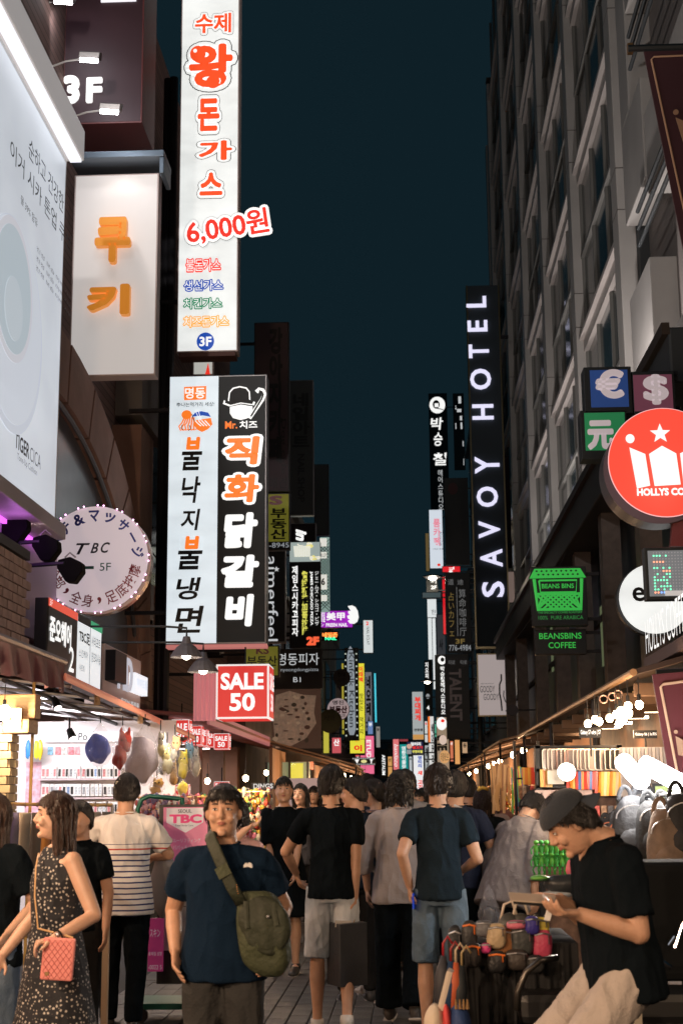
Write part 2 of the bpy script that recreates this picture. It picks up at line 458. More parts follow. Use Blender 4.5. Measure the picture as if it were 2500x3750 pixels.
# uplights added on the block's roof, unseen, to brighten the columns
for i, Y in enumerate((22.5, 28.5, 35, 41.5)):
    u = thing('floodlight', 'floodlight on the dark shopfront roof aimed at the hotel columns, '+['nearest', 'second', 'third', 'farthest'][i], 'floodlight', (3.3, Y, 6.75), 'uplights on the shopfront roof')
    MB().box(3.2, Y-.15, 6.75, 3.36, Y+.15, 6.92).build('housing', MT['black'], u)
    MB().box(3.21, Y-.13, 6.92, 3.35, Y+.13, 6.93).build('lens', glow('upl', (1, .85, .75), 6), u)
    spot('uplight', (3.28, Y, 6.96), (.17, .0, 1), 700, (1, .90, .86), 150, .1, u, .9)

for k, (x, y, z, ty, pw) in enumerate(((-4.0, 7.5, 9.5, 27, 850), (-4.0, 4.5, 9.5, 38, 2600))):  # unseen floodlights added on the left building to brighten the hotel front
    q = V((x, y, z)); u = thing('floodlight', ['floodlight on the left building beyond the frame aimed at the near hotel columns', 'floodlight on the left building beyond the frame aimed at the far hotel columns'][k], 'floodlight', q)
    MB().obox(q, (.22, 0, 0), (0, .2, 0), (0, 0, .15)).build('housing', MT['black'], u, bevel=.02); MB().tube([q+V((-.3, 0, 0)), q+V((-.2, 0, 0))], .03, 6).build('arm', MT['black'], u)
    MB().box(x+.221, y-.18, z-.13, x+.228, y+.18, z+.13).build('lens', G_('fl', (1, .85, .78), 8), u)
    spot('flood_beam', q+V((.28, .05, 0)), V((4.2, ty, 15))-q, pw, (1, .92, .88), 62, .15, u, .8)
# further right and far buildings
def windows(root, X, y0, y1, z0, z1, ny, nz, m, s=1, lit=()):
    dy = (y1-y0)/ny; dz = (z1-z0)/nz
    for i in range(ny):
        for k in range(nz):
            a = y0+dy*(i+.2); b_ = y0+dy*(i+.8); c = z0+dz*(k+.2); d = z0+dz*(k+.78)
            w = MB().box(X-s*.02, a, c, X+s*.05, b_, d).build('window', m if (i, k) not in lit else lit[(i, k)], root)
            MB().box(X+s*.05, a-.08, c-.1, X+s*.14, b_+.08, c).build('sill', M_frame, w)
M_dk1 = mat('dark_concrete', (.20, .21, .22), .8, noise_=.25, nscale=.6)
M_dk2 = mat('dark_brick', (.20, .16, .15), .8, noise_=.3, nscale=1.5)
for (nm, x0, x1, y0, y1, h, m, lab) in [
    ('office_building', 3.9, 14, 62.5, 84, 22, M_dk1, 'dark concrete building beyond the hotel, behind the vertical salon sign'),
    ('office_building', 3.9, 14, 84.5, 112, 15, M_dk2, 'dark brick building furthest along the right side of the lane'),
    ('shop_building', -14, -3.9, 34.3, 54, 11.5, M_dk2, 'dark brick building on the left behind the pizza sign'),
    ('shop_building', -14, -3.9, 54.3, 78, 10, M_dk1, 'dark concrete building on the left behind the yellow vertical sign'),
    ('shop_building', -14, -3.9, 78.3, 112, 8, M_dk2, 'low dark building furthest along the left side of the lane')]:
    r = thing(nm, lab, 'building', ((x0+x1)/2, (y0+y1)/2, 0))
    MB().box(x0, y0, 0, x1, y1, h).build('wall', m, r)
    s = -1 if x0 > 0 else 1; X = x0 if x0 > 0 else x1
    MB().box(min(X, X+s*.2), y0, h-.4, max(X, X+s*.2), y1, h).build('parapet', M_dk1, r)
    windows(r, X, y0+1, y1-1, 4, h-1, 4, int((h-4)/3.2), M_glass, s)
r = thing('end_building', 'dark building closing the far end of the lane', 'building', (0, 150, 0))
MB().box(-20, 150, 0, 20, 160, 7.5).build('wall', M_dk1, r)
for x in (-4.5, -2.2, .1, 2.4):
    MB().box(x, 149.9, 5, x+1.2, 150, 7).build('window', M_glass, r)

# ---- near-left building with arch and shop room
brick = bpy.data.materials.new('facade_brick'); brick.use_nodes = True
nt = brick.node_tree; bs = nt.nodes['Principled BSDF']; bt = nt.nodes.new('ShaderNodeTexBrick'); tc = nt.nodes.new('ShaderNodeTexCoord'); mp = nt.nodes.new('ShaderNodeMapping')
mp.inputs['Rotation'].default_value = (PI/2, 0, PI/2)
nt.links.new(tc.outputs['Object'], mp.inputs[0]); nt.links.new(mp.outputs[0], bt.inputs['Vector'])
bt.inputs['Color1'].default_value = (.22, .13, .11, 1); bt.inputs['Color2'].default_value = (.15, .09, .075, 1); bt.inputs['Mortar'].default_value = (.04, .03, .03, 1)
bt.inputs['Scale'].default_value = 4.5; bt.inputs['Mortar Size'].default_value = .03
nt.links.new(bt.outputs[0], bs.inputs['Base Color']); bs.inputs['Roughness'].default_value = .85
M_pstone = mat('pink_stone', (.34, .20, .155), .75, noise_=.18, nscale=2, bump=.2, bscale=14)
lb = thing('brick_building', 'dark brick building with a stone arched window over the bright shop on the left', 'building', (-6, 13, 0))
MB().box(-14, 5, 2.75, -4.3, 34, 15).build('wall', brick, lb)
MB().box(-14, -6, 2.75, -4.3, 5, 20).build('wall', brick, lb)
MB().box(-4.5, 5, 0, -4.0, 12.9, 2.75).build('wall', M_pstone, lb)
MB().box(-4.6, 19.2, 0, -4.0, 21.0, 2.75).build('wall', mat('pink_render', (.42, .30, .27), .8, noise_=.1), lb)
# arch ring of voussoirs
ac = (15.0, 3.0); aa, ab = 5.5, 3.05
nb = 15
for k in range(nb):
    t0 = PI*k/nb; t1 = PI*(k+1)/nb-.012
    pts = []
    for t in [t0+(t1-t0)*q/3 for q in range(4)]: pts.append((-4.3, ac[0]+aa*math.cos(t), ac[1]+ab*math.sin(t)))
    for t in [t1-(t1-t0)*q/3 for q in range(4)]: pts.append((-4.3, ac[0]+(aa+.85)*math.cos(t), ac[1]+(ab+.75)*math.sin(t)))
    MB().prism(pts, (.46, 0, 0)).build('arch_stone', M_pstone, lb)
gl = [(-4.3, ac[0]+aa*math.cos(PI*k/24), ac[1]+ab*math.sin(PI*k/24)) for k in range(25)]
MB().prism(gl, (.3, 0, 0)).build('arched_window', mat('frost_glass', (.18, .20, .23), .25, noise_=.2, nscale=.7), lb)
MB().tube([(-3.9, ac[0]+(aa-.05)*math.cos(PI*k/32), ac[1]+(ab-.05)*math.sin(PI*k/32)) for k in range(33)], .03, 6).build('arch_frame', mat('arch_frame_grey', (.12, .12, .13), .5), lb)
# pale return walls and a downpipe
MB().box(-4.3, 20.2, 2.75, -3.86, 21.2, 7).build('pier', M_pstone, lb)
MB().box(-4.3, 20.4, 7.2, -3.9, 22.4, 11).build('wall_panel', mat('pale_panel', (.25, .23, .22), .7), lb)
for (px, X) in ((612, -3.6), (590, -3.7)):
    q = PX(px, 1900, X)
    MB().tube([(X, q.y, 2.6), (X, q.y, 13)], .07, 8).build('downpipe', MT['steel_dark'], lb)
for (y0, y1, z0, z1) in ((18.6, 20.2, 8.2, 10.4), (12.5, 14.5, 11, 13), (23, 26, 5, 7.5), (28, 31, 5, 7.5)):
    w = MB().box(-4.32, y0, z0, -4.25, y1, z1).build('window', M_glass, lb)
    MB().box(-4.3, y0-.1, z0-.14, -4.12, y1+.1, z0).build('sill', M_pstone, w)
# shop room
room_w = mat('shop_white', (.78, .76, .80), .6)
MB().box(-7.2, 12.9, 0, -7.0, 19.2, 2.75).build('room_wall', room_w, lb)
MB().box(-7.0, 12.8, 0, -4.5, 12.9, 2.75).build('room_wall', room_w, lb)
MB().box(-7.0, 12.9, 2.74, -4.0, 19.2, 2.749).build('room_ceiling', room_w, lb)
MB().box(-7.0, 12.9, -.003, -4.0, 19.2, .01).build('room_floor', mat('shop_tile', (.4, .38, .36), .4), lb)
# second left shop: clothing store recess
MB().box(-6.2, 21.0, 0, -6.0, 33.5, 2.75).build('room_wall', mat('pink_wall', (.55, .36, .34), .7), lb)
MB().box(-6.0, 21.0, -.003, -4.0, 33.5, .01).build('room_floor', mat('shop_tile', (.4, .38, .36), .4), lb)
for y in (24.2, 27.5, 31):
    MB().box(-4.3, y, 0, -4.0, y+.35, 2.75).build('pier', mat('pink_render', (.42, .30, .27), .8, noise_=.1), lb)
MB().box(-4.9, 33.5, 0, -4.0, 34, 2.75).build('wall', M_pstone, lb)
for iy, y in enumerate((22.4, 25.8, 29.3, 32.2)):
    c = thing('ceiling_light', 'white strip light inside the sale clothing shop, '+['nearest', 'second', 'third', 'farthest'][iy], 'light', (-4.8, y, 2.7), 'strip lights in the sale shop')
    MB().box(-5.5, y-.08, 2.68, -4.3, y+.08, 2.74).build('housing', MT['white'], c)
    MB().box(-5.48, y-.06, 2.66, -4.32, y+.06, 2.68).build('diffuser', glow('tube', (1, .93, .85), 5), c)
    area('strip_light', (-4.9, y, 2.64), (0, 0, -1), 22, (1, .82, .70), 1.1, .12, c)
# ================================================================ SIGNS
G = glow
c_red = G('red', (.80, .035, .02), 1.0); c_red2 = G('sale_red', (.62, .035, .03), 1.0, True); c_org = G('orange', (.95, .20, .02), .95); c_tonk = G('tonk', (.95, .085, .02), .95)
c_blue = G('blue', (.01, .07, .42), .9); c_green = G('green', (.01, .26, .12), .8); c_gold = G('gold', (.95, .42, .05), .9)
k_ink = mat('print_black', (.012, .012, .013), .5)
t_white = WHITE_TXT; t_dim = G('dimwhite', (.32, .34, .36), .8); t_mid = G('midwhite', (.55, .57, .58), .9)
f_black = mat('sign_black', (.018, .024, .028), .5)
f_dark = mat('sign_dark', (.028, .028, .030), .5)
fr_alu = mat('alu_frame', (.35, .34, .34), .4, .7)
fr_pink = mat('white_cabinet', (.62, .52, .50), .5)

# -- tall white pork cutlet sign
Y = 20.5
r, f = front_sign('vertical_sign', 'tall white lit vertical sign with red Korean letters and a slanted red price', (658, -260, 875, 1288), Y, WHITE_LIT, fr_pink, .3)
ol = ((k_ink, .115, .003), (G('whiteface', (.86, .88, .86), .93), .095, .005))
for t, b, o_ in (('수제', (710, 67, 844, 141), 0), ('왕', (689, 182, 851, 345), 1), ('돈', (724, 385, 804, 506), 1), ('가', (729, 541, 851, 613), 1), ('스', (734, 657, 817, 740), 1)):
    f.text(r, t, b, c_tonk, off=.045 if o_ else .03, lift=.008, outlines=ol)
f.ell(r, 722, 218, 29, 30, c_tonk, lift=.009); f.ell(r, 712, 207, 7, 7, WHITE_TXT, lift=.014)
f.ell(r, 779, 325, 26, 24, c_tonk, lift=.009); f.line(r, [(803, 312), (806, 322), (803, 332)], .01, WHITE_TXT, lift=.014)
pr = f.text(r, '6,000원', (690, 812, 986, 908), c_red, rnd=.028, tilt=.14, lift=.09, outlines=((k_ink, .115, .08), (WHITE_TXT, .10, .085)), name='price_lettering')
for t, b, c in (('불돈가스', (689, 965, 812, 1008), c_red), ('생선가스', (683, 1040, 821, 1076), c_blue), ('치킨가스', (683, 1103, 818, 1138), c_green), ('치즈돈가스', (683, 1166, 843, 1202), c_gold)):
    f.text(r, t, b, WHITE_TXT, off=.0, lift=.008, outlines=((c, .10, .004),))
f.ell(r, 761, 1253, 31, 31, c_blue, lift=.004); f.text(r, '3F', (740, 1237, 783, 1270), WHITE_TXT, off=.03, lift=.012)
MB().box(*[v for v in (wl(r).x-.43, Y, wl(r).z-.07, wl(r).x+.43, Y+.3, wl(r).z-.005)]).build('bottom_tray', mat('rust', (.13, .06, .05), .7), r)

# -- two-column white and black sign
Y = 19.6
WB = tubes_behind(glow('whiteblue', (.74, .82, .87), .92, True), .9)
r, f = front_sign('vertical_sign', 'large two column sign, white half with brush letters, black half with hat and cane', (615, 1375, 976, 2358), Y, f_black, fr_alu, .3)
f.rect(r, (616.5, 1378, 797, 2355), WB, 'white_panel', .001, .004)
f.poly(r, [(669, 1417), (752, 1415), (751, 1466), (670, 1467)], c_org, lift=.006); f.text(r, '명동', (673, 1420, 748, 1462), WHITE_TXT, off=.02, lift=.012)
f.text(r, '辛나는먹거리 세상!', (641, 1475, 783, 1492), k_ink, off=.01, lift=.008)
f.ell(r, 680, 1522, 19, 17, c_org, lift=.006)
for k in range(6):
    a = .5*k; f.line(r, [(672+k*7, 1532), (663+k*9, 1552), (652+k*11, 1565+6*math.sin(k*2)), (658+k*10, 1580), (668+k*10, 1576)], .012, c_org)
for pts in ([(665, 1560), (660, 1572), (668, 1578)], [(690, 1562), (696, 1574), (688, 1582)], [(700, 1520), (705, 1540), (712, 1548)]): f.line(r, pts, .006, k_ink, .01)
f.poly(r, [(700, 1530), (712, 1514), (735, 1510), (760, 1516), (770, 1532), (740, 1526)], c_blue, lift=.007)
f.poly(r, [(704, 1545), (770, 1536), (776, 1560), (760, 1578), (738, 1588), (722, 1580), (710, 1566)], c_org, lift=.006)
for k in range(4): f.line(r, [(712+k*12, 1545), (722+k*12, 1556), (734+k*11, 1566)], .008, WHITE_TXT, .012)
f.line(r, [(712, 1505), (728, 1545)], .005, WHITE_TXT, .014); f.line(r, [(722, 1503), (734, 1545)], .005, WHITE_TXT, .014)
for t, b in (('불', (664, 1612, 740, 1730)), ('낙', (665, 1752, 735, 1850)), ('지', (663, 1872, 735, 1950)), ('불', (655, 1977, 745, 2092)), ('냉', (650, 2120, 740, 2200)), ('면', (648, 2222, 752, 2318))):
    f.text(r, t, b, k_ink, off=.022, lift=.006, shear=.15)
for y in (1612, 1977):
    f.rect(r, (664, y-3, 742, y+44), WB, 'panel_patch', .008, .002); f.text(r, 'ㅂ', (680, y-6, 732, y+42), c_org, rnd=.06, lift=.014, shear=.1)
# hat and cane drawing
hb = [(832, 1478), (836, 1440), (850, 1424), (876, 1418), (902, 1424), (914, 1440), (916, 1472), (934, 1480), (930, 1492), (880, 1484), (838, 1494), (814, 1484), (818, 1470)]
f.poly(r, hb, WHITE_TXT, lift=.005)
f.poly(r, [(876+(x-876)*.88, 1458+(y-1458)*.86) for x, y in hb], k_ink, lift=.009)
f.poly(r, [(840, 1496), (880, 1488), (924, 1496), (922, 1524), (905, 1540), (880, 1546), (852, 1538), (840, 1520)], WHITE_TXT, lift=.005)
f.line(r, [(912, 1540), (960, 1470), (968, 1450), (962, 1436), (948, 1432), (938, 1442)], .034, WHITE_TXT, .006); f.line(r, [(918, 1534), (958, 1468), (963, 1452), (958, 1442), (948, 1438)], .014, k_ink, .014)
f.text(r, 'Mr.', (823, 1550, 868, 1578), c_org, off=.03, lift=.008); f.text(r, '치즈', (876, 1549, 942, 1579), WHITE_TXT, off=.03, lift=.008)
for t, b, c in (('직', (822, 1607, 952, 1713), c_org), ('화', (822, 1748, 950, 1852), c_org), ('닭', (822, 1888, 945, 2018), t_white), ('갈', (812, 2042, 950, 2160), t_white), ('비', (827, 2183, 932, 2298), t_white)):
    f.text(r, t, b, c, off=.062 if c is t_white else .05, lift=.010, shear=.08, outlines=((t_white, .085, .005),) if c is c_org else ())
MB().box(wl(r).x-.7, 19.62, wl(r).z-.05, wl(r).x+.7, 19.85, wl(r).z-.005).build('bottom_tray', G('pinktray', (.6, .2, .18), .7), r)

# small white flag-like sign between the two
r, f = front_sign('small_sign', 'small white sign wedge above the black column of the two column sign', (706, 1312, 782, 1374), 21.5, G('w2', (.6, .6, .55), .7), fr_pink, .1, bracket=False)
f.poly(r, [(752, 1372), (763, 1330), (770, 1372)], c_red); 

# -- orange letter sign on white box
Y = 17
f_cook = mat('cream_board', (.62, .59, .57), .5, emit=(.70, .67, .65), es=.56)
r, f = front_sign('box_sign', 'white box sign with two thick orange Korean letters and a steel hood lamp', (264, 638, 576, 1376), Y, f_cook, fr_pink, .22)
orr = mat('orange_letter', (.80, .32, .04), .4, emit=(.80, .28, .03), es=.45)
for t, b in (('쿠', (352, 812, 482, 978)), ('키', (330, 1058, 484, 1168))):
    f.text(r, t, b, orr, rnd=.052, ext=.10, lift=.02, name='raised_letter')
x, z = wl(r).x, P(400, 620, Y).z
MB().box(x-.56, Y-.30, z+.02, x+.66, Y+.28, z+.11).box(x+.60, Y-.28, z-.2, x+.66, Y+.25, z+.02).build('hood', mat('blue_steel', (.16, .21, .26), .35, .6), r, bevel=.01)
spot('hood_lamp', (x+.1, Y-.28, z), (0, .25, -1), 5, (1, .95, .9), 120, .1, r)

# -- dark 3F box sign at top with floodlights
Y = 16.75
M_mar = mat('maroon_box', (.035, .012, .018), .5)
r, f = front_sign('box_sign', 'dark maroon box sign lettered 3F at the top left, lit by two floodlights on arms', (236, -140, 526, 452), Y, M_mar, mat('maroon_edge', (.12, .03, .03), .5), .9, cat='sign')
f.text(r, '3', (240, 280, 300, 382), t_white, off=.05, ext=.03, name='raised_letter'); f.text(r, 'F', (324, 290, 382, 380), t_white, off=.04, ext=.03, name='raised_letter')
f.rect(r, (368, -60, 497, 14), G('panelwhite', (.9, .9, .95), .95), 'white_panel', .005, .02)
for (px, py, lab) in ((325, 212, 'upper floodlight on a white arm beside the 3F lettering'), (400, 400, 'lower floodlight on a white arm under the 3F lettering'), (232, 0, 'topmost floodlight at the frame edge above the 3F lettering')):
    q = P(px, py, Y-.9); t = thing('floodlight', lab, 'floodlight', q)
    MB().tube([q+V((-1.0, .5, .03)), q+V((-.3, .1, .02)), q], .012, 6).build('arm', MT['white'], t)
    MB().obox(q+V((.02, 0, .02)), (.13, 0, -.01), (.0, .07, .03), (.01, -.01, .05)).build('housing', fr_alu, t, bevel=.01)
    MB().obox(q+V((.02, -.05, -.03)), (.11, 0, -.012), (.0, .025, .065), (.0, .01, -.004)).build('lens', G('flood', (1, .98, 1), 25, True), t)
    spot('flood_beam', q+V((0, .0, -.08)), (0, .7, -.25), 12, (.95, .93, 1), 120, .05, t)

# -- billboard on the left wall
X = -3.6
Yb = PX(236, 900, X).y; zt = PX(244, 583, X).z; zb = PX(213, 1926, X).z
BB = tubes_behind(glow('billboard', (.60, .64, .70), .84, True), .82, .14, (1, .35, .5))
r, f = side_sign('billboard', 'huge glowing white cosmetics billboard with a round compact on the left wall', X, 6.5, Yb, zb, zt, BB, MT['white'], .5, cat='billboard', border=.06)
MB().box(-3.75, 6.4, zt-.0, -3.42, Yb+.05, zt+.36).build('hood', mat('hood_white', (.62, .6, .6), .5, emit=(.5, .48, .48), es=.5), r, bevel=.02)
MB().box(-3.56, 6.5, zt-.03, -3.44, Yb, zt-.003).build('hood_lamp', G('hoodl', (.85, .88, .95), 1.2, True), r)
MB().box(-4.0, 6.5, zb-.16, -3.5, Yb+.05, zb-.01).build('lower_ledge', mat('ledge_grey', (.4, .36, .38), .5), r, bevel=.01)
def sb(f, X, a, b, c, d):
    p, q = PX(a, b, X), PX(c, d, X)
    def fr(w):
        e = w-f.O; return e.dot(f.U)/f.U.length_squared, e.dot(f.D)/f.D.length_squared
    u0, v0 = fr(p); u1, v1 = fr(q); return (u0, v0, u1, v1)
grey = mat('print_grey', (.10, .11, .13), .6)
def zb_(a, c, z1_, z0_):
    return ((PX(a, 2900, X).y-f.O.y)/f.U.y, (f.O.z-z1_)/-f.D.z, (PX(c, 2900, X).y-f.O.y)/f.U.y, (f.O.z-z0_)/-f.D.z)
f.text(r, '순하고 건강한', zb_(14, 161, 7.92, 7.70), grey); f.text(r, '이거 시카 톤업 쿠션', zb_(-60, 194, 7.60, 7.40), grey); f.text(r, '물 39% 함유', zb_(-10, 60, 7.22, 7.13), grey)
for j in range(3): f.text(r, '진정 보습 미백 기능', zb_(60, 205, 6.95-.1*j, 6.90-.1*j), mat('print_pale', (.3, .3, .34), .6))
f.text(r, 'TIGER', zb_(3, 60, 4.92, 4.77), k_ink, off=.02); f.text(r, 'CICA', zb_(63, 105, 4.91, 4.77), grey, off=-.01)
f.text(r, 'Tone-Up Cushion', zb_(14, 92, 4.74, 4.66), grey, off=-.01)
def sell(px, py, ry, m, lift):
    c = sb(f, X, px, py, px+1, py+1); lu = f.U.length; lv = f.D.length; k = ry
    return f.ell(r, c[0], c[1], k/lu, k/lv, m, lift=lift, n=48)
sell(48, 1190, 1.02, G('comp0', (.54, .58, .65), .85), .004); sell(48, 1175, .97, G('comp1', (.58, .62, .69), .85), .008)
sell(42, 1060, .68, G('comp2', (.56, .57, .62), .85), .012); sell(42, 1060, .60, G('comp3', (.43, .50, .55), .85), .016); sell(42, 1130, .30, G('comp4', (.48, .54, .59), .85), .020)
area('board_wash', (-3.2, 10.5, 6.2), (1, 0, -.4), 60, (.85, .9, 1), 5, 3)

# purple lit wall strip and floodlights below the billboard
pl = thing('wall_recess', 'purple lit recess of wall under the big billboard', 'wall', (-3.9, 13, 3.9))
MB().box(-4.0, 11.0, 3.2, -3.85, 15.4, 4.3).build('wall_face', mat('lilac_wall', (.5, .42, .55), .6), pl)
MB().box(-3.84, 11.2, 4.16, -3.8, 15.0, 4.2).build('led_strip', G('purple', (.75, .12, .9), 1.6, True), pl)
point('led_light', (-3.6, 12.9, 4.0), 2.5, (.8, .25, 1), .1, pl)
for (px, py, s, lab) in ((40, 1925, 1.25, 'black floodlight cut by the left frame edge below the billboard'), (165, 2005, 1.0, 'black floodlight in front of the left edge of the round sign'), (255, 2085, .95, 'black floodlight hanging in front of the green arrow of the round sign')):
    q = P(px, py, 13.2); t = thing('floodlight', lab, 'floodlight', q)
    w = MB().tube([V((-3.95, q.y+.2, q.z+.06)), q+V((-.25, .05, .06)), q+V((-.05, 0, .06))], [.018, .022, .018], 6).build('arm', f_black, t)
    spot('flood_beam', q+V((-.05, .12, .05)), (-.5, .8, .25), 30, (1, .78, .74), 130, .06, t); MB().prism([q+V((x*s, 0, z*s)) for x, z in ((-.12, .10), (.0, .13), (.12, .07), (.13, -.02), (.05, -.13), (-.04, -.12), (-.13, .02))], (0, .16, 0)).build('housing', mat('lamp_black', (.006, .006, .007), .9, spec=.1), t, bevel=.01)
    MB().tube([q+V((-.05, 0, .12))*s, q+V((0, 0, .17))*s, q+V((.06, 0, .12))*s], .008, 6).build('handle', fr_alu, t)
# brick faced fascia panel under it
bp = thing('fascia_panel', 'panel of pale pinkish brick above the burgundy awning at the left edge', 'wall panel', (-3.3, 10.4, 2.8))
MB().box(-3.9, 8.6, 2.78, -3.33, 12.1, 3.62).build('backing', mat('mortar', (.2, .15, .14), .9), bp)
bm_ = []
for sd in range(3):
    rr = random.Random(sd); b = MB(); b.box(-.0, -.135, -.035, .03+.006*rr.random(), .135, .035); me = b.mesh('brick'); me.materials.append(mat('pale_brick', (.42, .31, .29), .8, noise_=.2, nscale=6, bump=.3)); bm_.append(me)
for k in range(10):
    for i in range(12):
        o = bpy.data.objects.new('brick', bm_[(i+k) % 3]); COL.objects.link(o); o.parent = bp
        o.location = V((-3.33, 8.8+.29*i+(.14 if k % 2 else 0), 2.83+.082*k))-wl(bp)
MB().box(-3.9, 8.6, 3.62, -3.28, 12.15, 3.70).build('capping', f_dark, bp)

# -- round massage sign
Y = 15.4; c = P(348, 2047, Y); Rr = 200/ppm(Y)
M_tbc = mat('round_face', (.45, .40, .41), .5, emit=(.47, .40, .42), es=.85)
r = thing('round_sign', 'round white massage sign ringed with pink bulbs, Japanese and Chinese letters', 'sign', c)
MB().disc(c+V((0, .14, 0)), Rr, .14, 64).build('drum', mat('gold_rim', (.5, .38, .3), .3, .7), r)
MB().disc(c, Rr*.985, .008, 64).build('sign_face', M_tbc, r)
s = 200
f = Face(c+V((-Rr, -.008, Rr)), (2*Rr, 0, 0), (0, 0, -2*Rr), (0, -1, 0), (348-s, 2047-s, 348+s, 2047+s))
cb = mat('print_blue', (.035, .05, .32), .5); cr = mat('print_red', (.30, .03, .04), .5); cgn = mat('print_green', (.01, .12, .06), .5)
def arc(txt, a0, a1, rad, size, m, inward=False, off=.01):
    n = len(txt)
    for i, ch in enumerate(txt):
        a = math.radians(a0+(a1-a0)*i/(n-1)); x = 348+rad*math.cos(a); y = 2047-rad*math.sin(a)
        w = size*(.35 if ch in ',' else 1)
        f.text(r, ch, (x-w*.45, y-size/2, x+w*.45, y+size/2), m, off=off, tilt=(a-PI/2) if not inward else (a+PI/2), keep=ch in ',ッー&')
arc('エステ&マッサージ', 176, 8, 160, 44, cb, off=.03)
arc('脸部,全身,足底按摩', 197, 343, 156, 46, cr, True)
for ch, b in (('T', (278, 1988, 330, 2030)), ('B', (332, 1988, 362, 2026)), ('C', (370, 1986, 404, 2026))): f.text(r, ch, b, k_ink, off=.02, shear=.35)
f.text(r, '5F', (368, 2063, 409, 2092), cgn); f.poly(r, [(288, 2079), (302, 2062), (302, 2074), (346, 2074), (346, 2085), (302, 2085), (302, 2097)], cgn)
gp = G('pinkbulb', (1, .45, .9), 6)
bmesh_b = MB().sphere((0, 0, 0), .009, nu=8, nv=6).mesh('bulb'); bmesh_b.materials.append(gp)
for k in range(34):
    a = 2*PI*(k//2)/17+(.055 if k % 2 else -.055)
    o = bpy.data.objects.new('bulb', bmesh_b); COL.objects.link(o); o.parent = r; o.location = (Rr*1.0*math.cos(a), -.02, Rr*1.0*math.sin(a))
MB().tube([c+V((-Rr, .07, 0)), V((-4.0, Y+.07, c.z))], .03, 6).build('bracket', MT['steel_dark'], r)

# -- side wall signs: hair shop and skin care, MD letters
X = -3.3
ya, yb, yc = PX(173, 2300, X).y, PX(280, 2350, X).y, PX(370, 2400, X).y
z1 = PX(173, 2185, X).z; z0 = PX(370, 2555, X).z
r, f = side_sign('wall_sign', 'black wall sign of the hair salon with white letters, a 2 and an orange strip', X, ya, yb, z0, z1, mat('sign_brown', (.03, .027, .025), .4), f_dark, .12)
f.rect(r, (0, 0, 1, .10), G('orr', (.75, .09, .05), .9), 'orange_strip'); f.text(r, '3F', (.03, .01, .12, .09), t_white)
f.text(r, '준오헤어', (.05, .20, .78, .52), t_white, off=.04); f.text(r, '2', (.72, .48, .9, .80), t_white, off=.01)
r, f = side_sign('wall_sign', 'white lit wall sign of the skin care shops with a green and a black strip', X, yb+.02, yc, z0, z1, G('ww', (.80, .84, .86), .9, True), fr_alu, .12)
f.rect(r, (0, 0, .5, .1), f_dark, 'black_strip'); f.rect(r, (.5, 0, 1, .1), G('grs', (.03, .33, .15), .8), 'green_strip')
f.text(r, 'TBC足', (.05, .2, .48, .36), k_ink, off=.03); f.text(r, '스킨케어', (.06, .45, .40, .56), grey); f.text(r, '샤르트', (.08, .65, .30, .74), grey)
f.text(r, '사리포트', (.55, .2, .93, .34), k_ink); f.text(r, '양모피시술', (.56, .42, .95, .56), grey); f.rect(r, (.497, .1, .503, 1), grey, 'seam')
X = -3.55
ya, yb = PX(376, 2400, X).y, PX(516, 2450, X).y
z1 = PX(376, 2350, X).z; z0 = PX(516, 2620, X).z
r, f = side_sign('wall_sign', 'pinkish wall sign with chrome MD letters and a white lit plate', X, ya, yb, z0, z1, mat('pinkboard', (.42, .30, .26), .6, emit=(.3, .2, .17), es=.25), fr_pink, .2)
f.rect(r, (.02, .12, .30, .62), f_black, 'black_block', .02, .12)
f.text(r, 'MD', (.22, .12, .58, .70), G('chrome', (.55, .55, .62), .8), rnd=.015, ext=.02, lift=.07, name='raised_letter')
f.rect(r, (.62, .32, .98, .66), G('plate', (.85, .87, .92), 1, True), 'lit_plate', .02, .08)
f.text(r, '아이드림', (.66, .40, .94, .56), G('pltxt', (.35, .5, .7), .8), lift=.11); f.text(r, '올리브 화장품', (.45, .80, .95, .92), t_mid, off=.02)

# -- left perpendicular signs further on
def fs(name, label, box, Y, face, texts=(), frame=None, **k):
    r, f = front_sign(name, label, box, Y, face, frame or f_dark, **k)
    for t in texts: f.text(r, t[0], t[1], t[2], **(t[3] if len(t) > 3 else {}))
    return r, f
M_dimm = mat('dim_maroon', (.035, .018, .022), .5); t_ghost = mat('ghost_letter', (.03, .04, .045), .5); t_ghost2 = mat('ghost_letter2', (.03, .03, .035), .5)
fs('vertical_sign', 'unlit dark vertical cafe sign rising behind the two column sign', (930, 1180, 1058, 1800), 25.5, mat('dim_maroon2', (.10, .07, .08), .7),
   [('강아지카페', (985, 1200, 1035, 1700), t_ghost2, dict(vert=True, off=.05)), ('Dog cafe', (1025, 1540, 1048, 1740), t_ghost2, dict(rot=-1)), ('애견', (985, 1750, 1050, 1790), t_ghost2)])
fs('vertical_sign', 'unlit grey vertical sign right of the dark cafe sign', (1060, 1392, 1148, 1888), 31, mat('dim_slate', (.09, .11, .12), .7),
   [('네일아트', (1070, 1440, 1135, 1640), t_ghost, dict(vert=True, off=.04)), ('NAIL SHOP', (1090, 1665, 1115, 1840), t_ghost, dict(rot=-1, off=.03))], frame=fr_alu)
fs('vertical_sign', 'faint unlit sign behind the grey vertical sign', (1150, 1700, 1204, 1960), 40, mat('dim_slate2', (.12, .14, .15), .7))
m_y = mat('dull_yellow', (.20, .18, .03), .6, emit=(.10, .095, .012), es=.9)
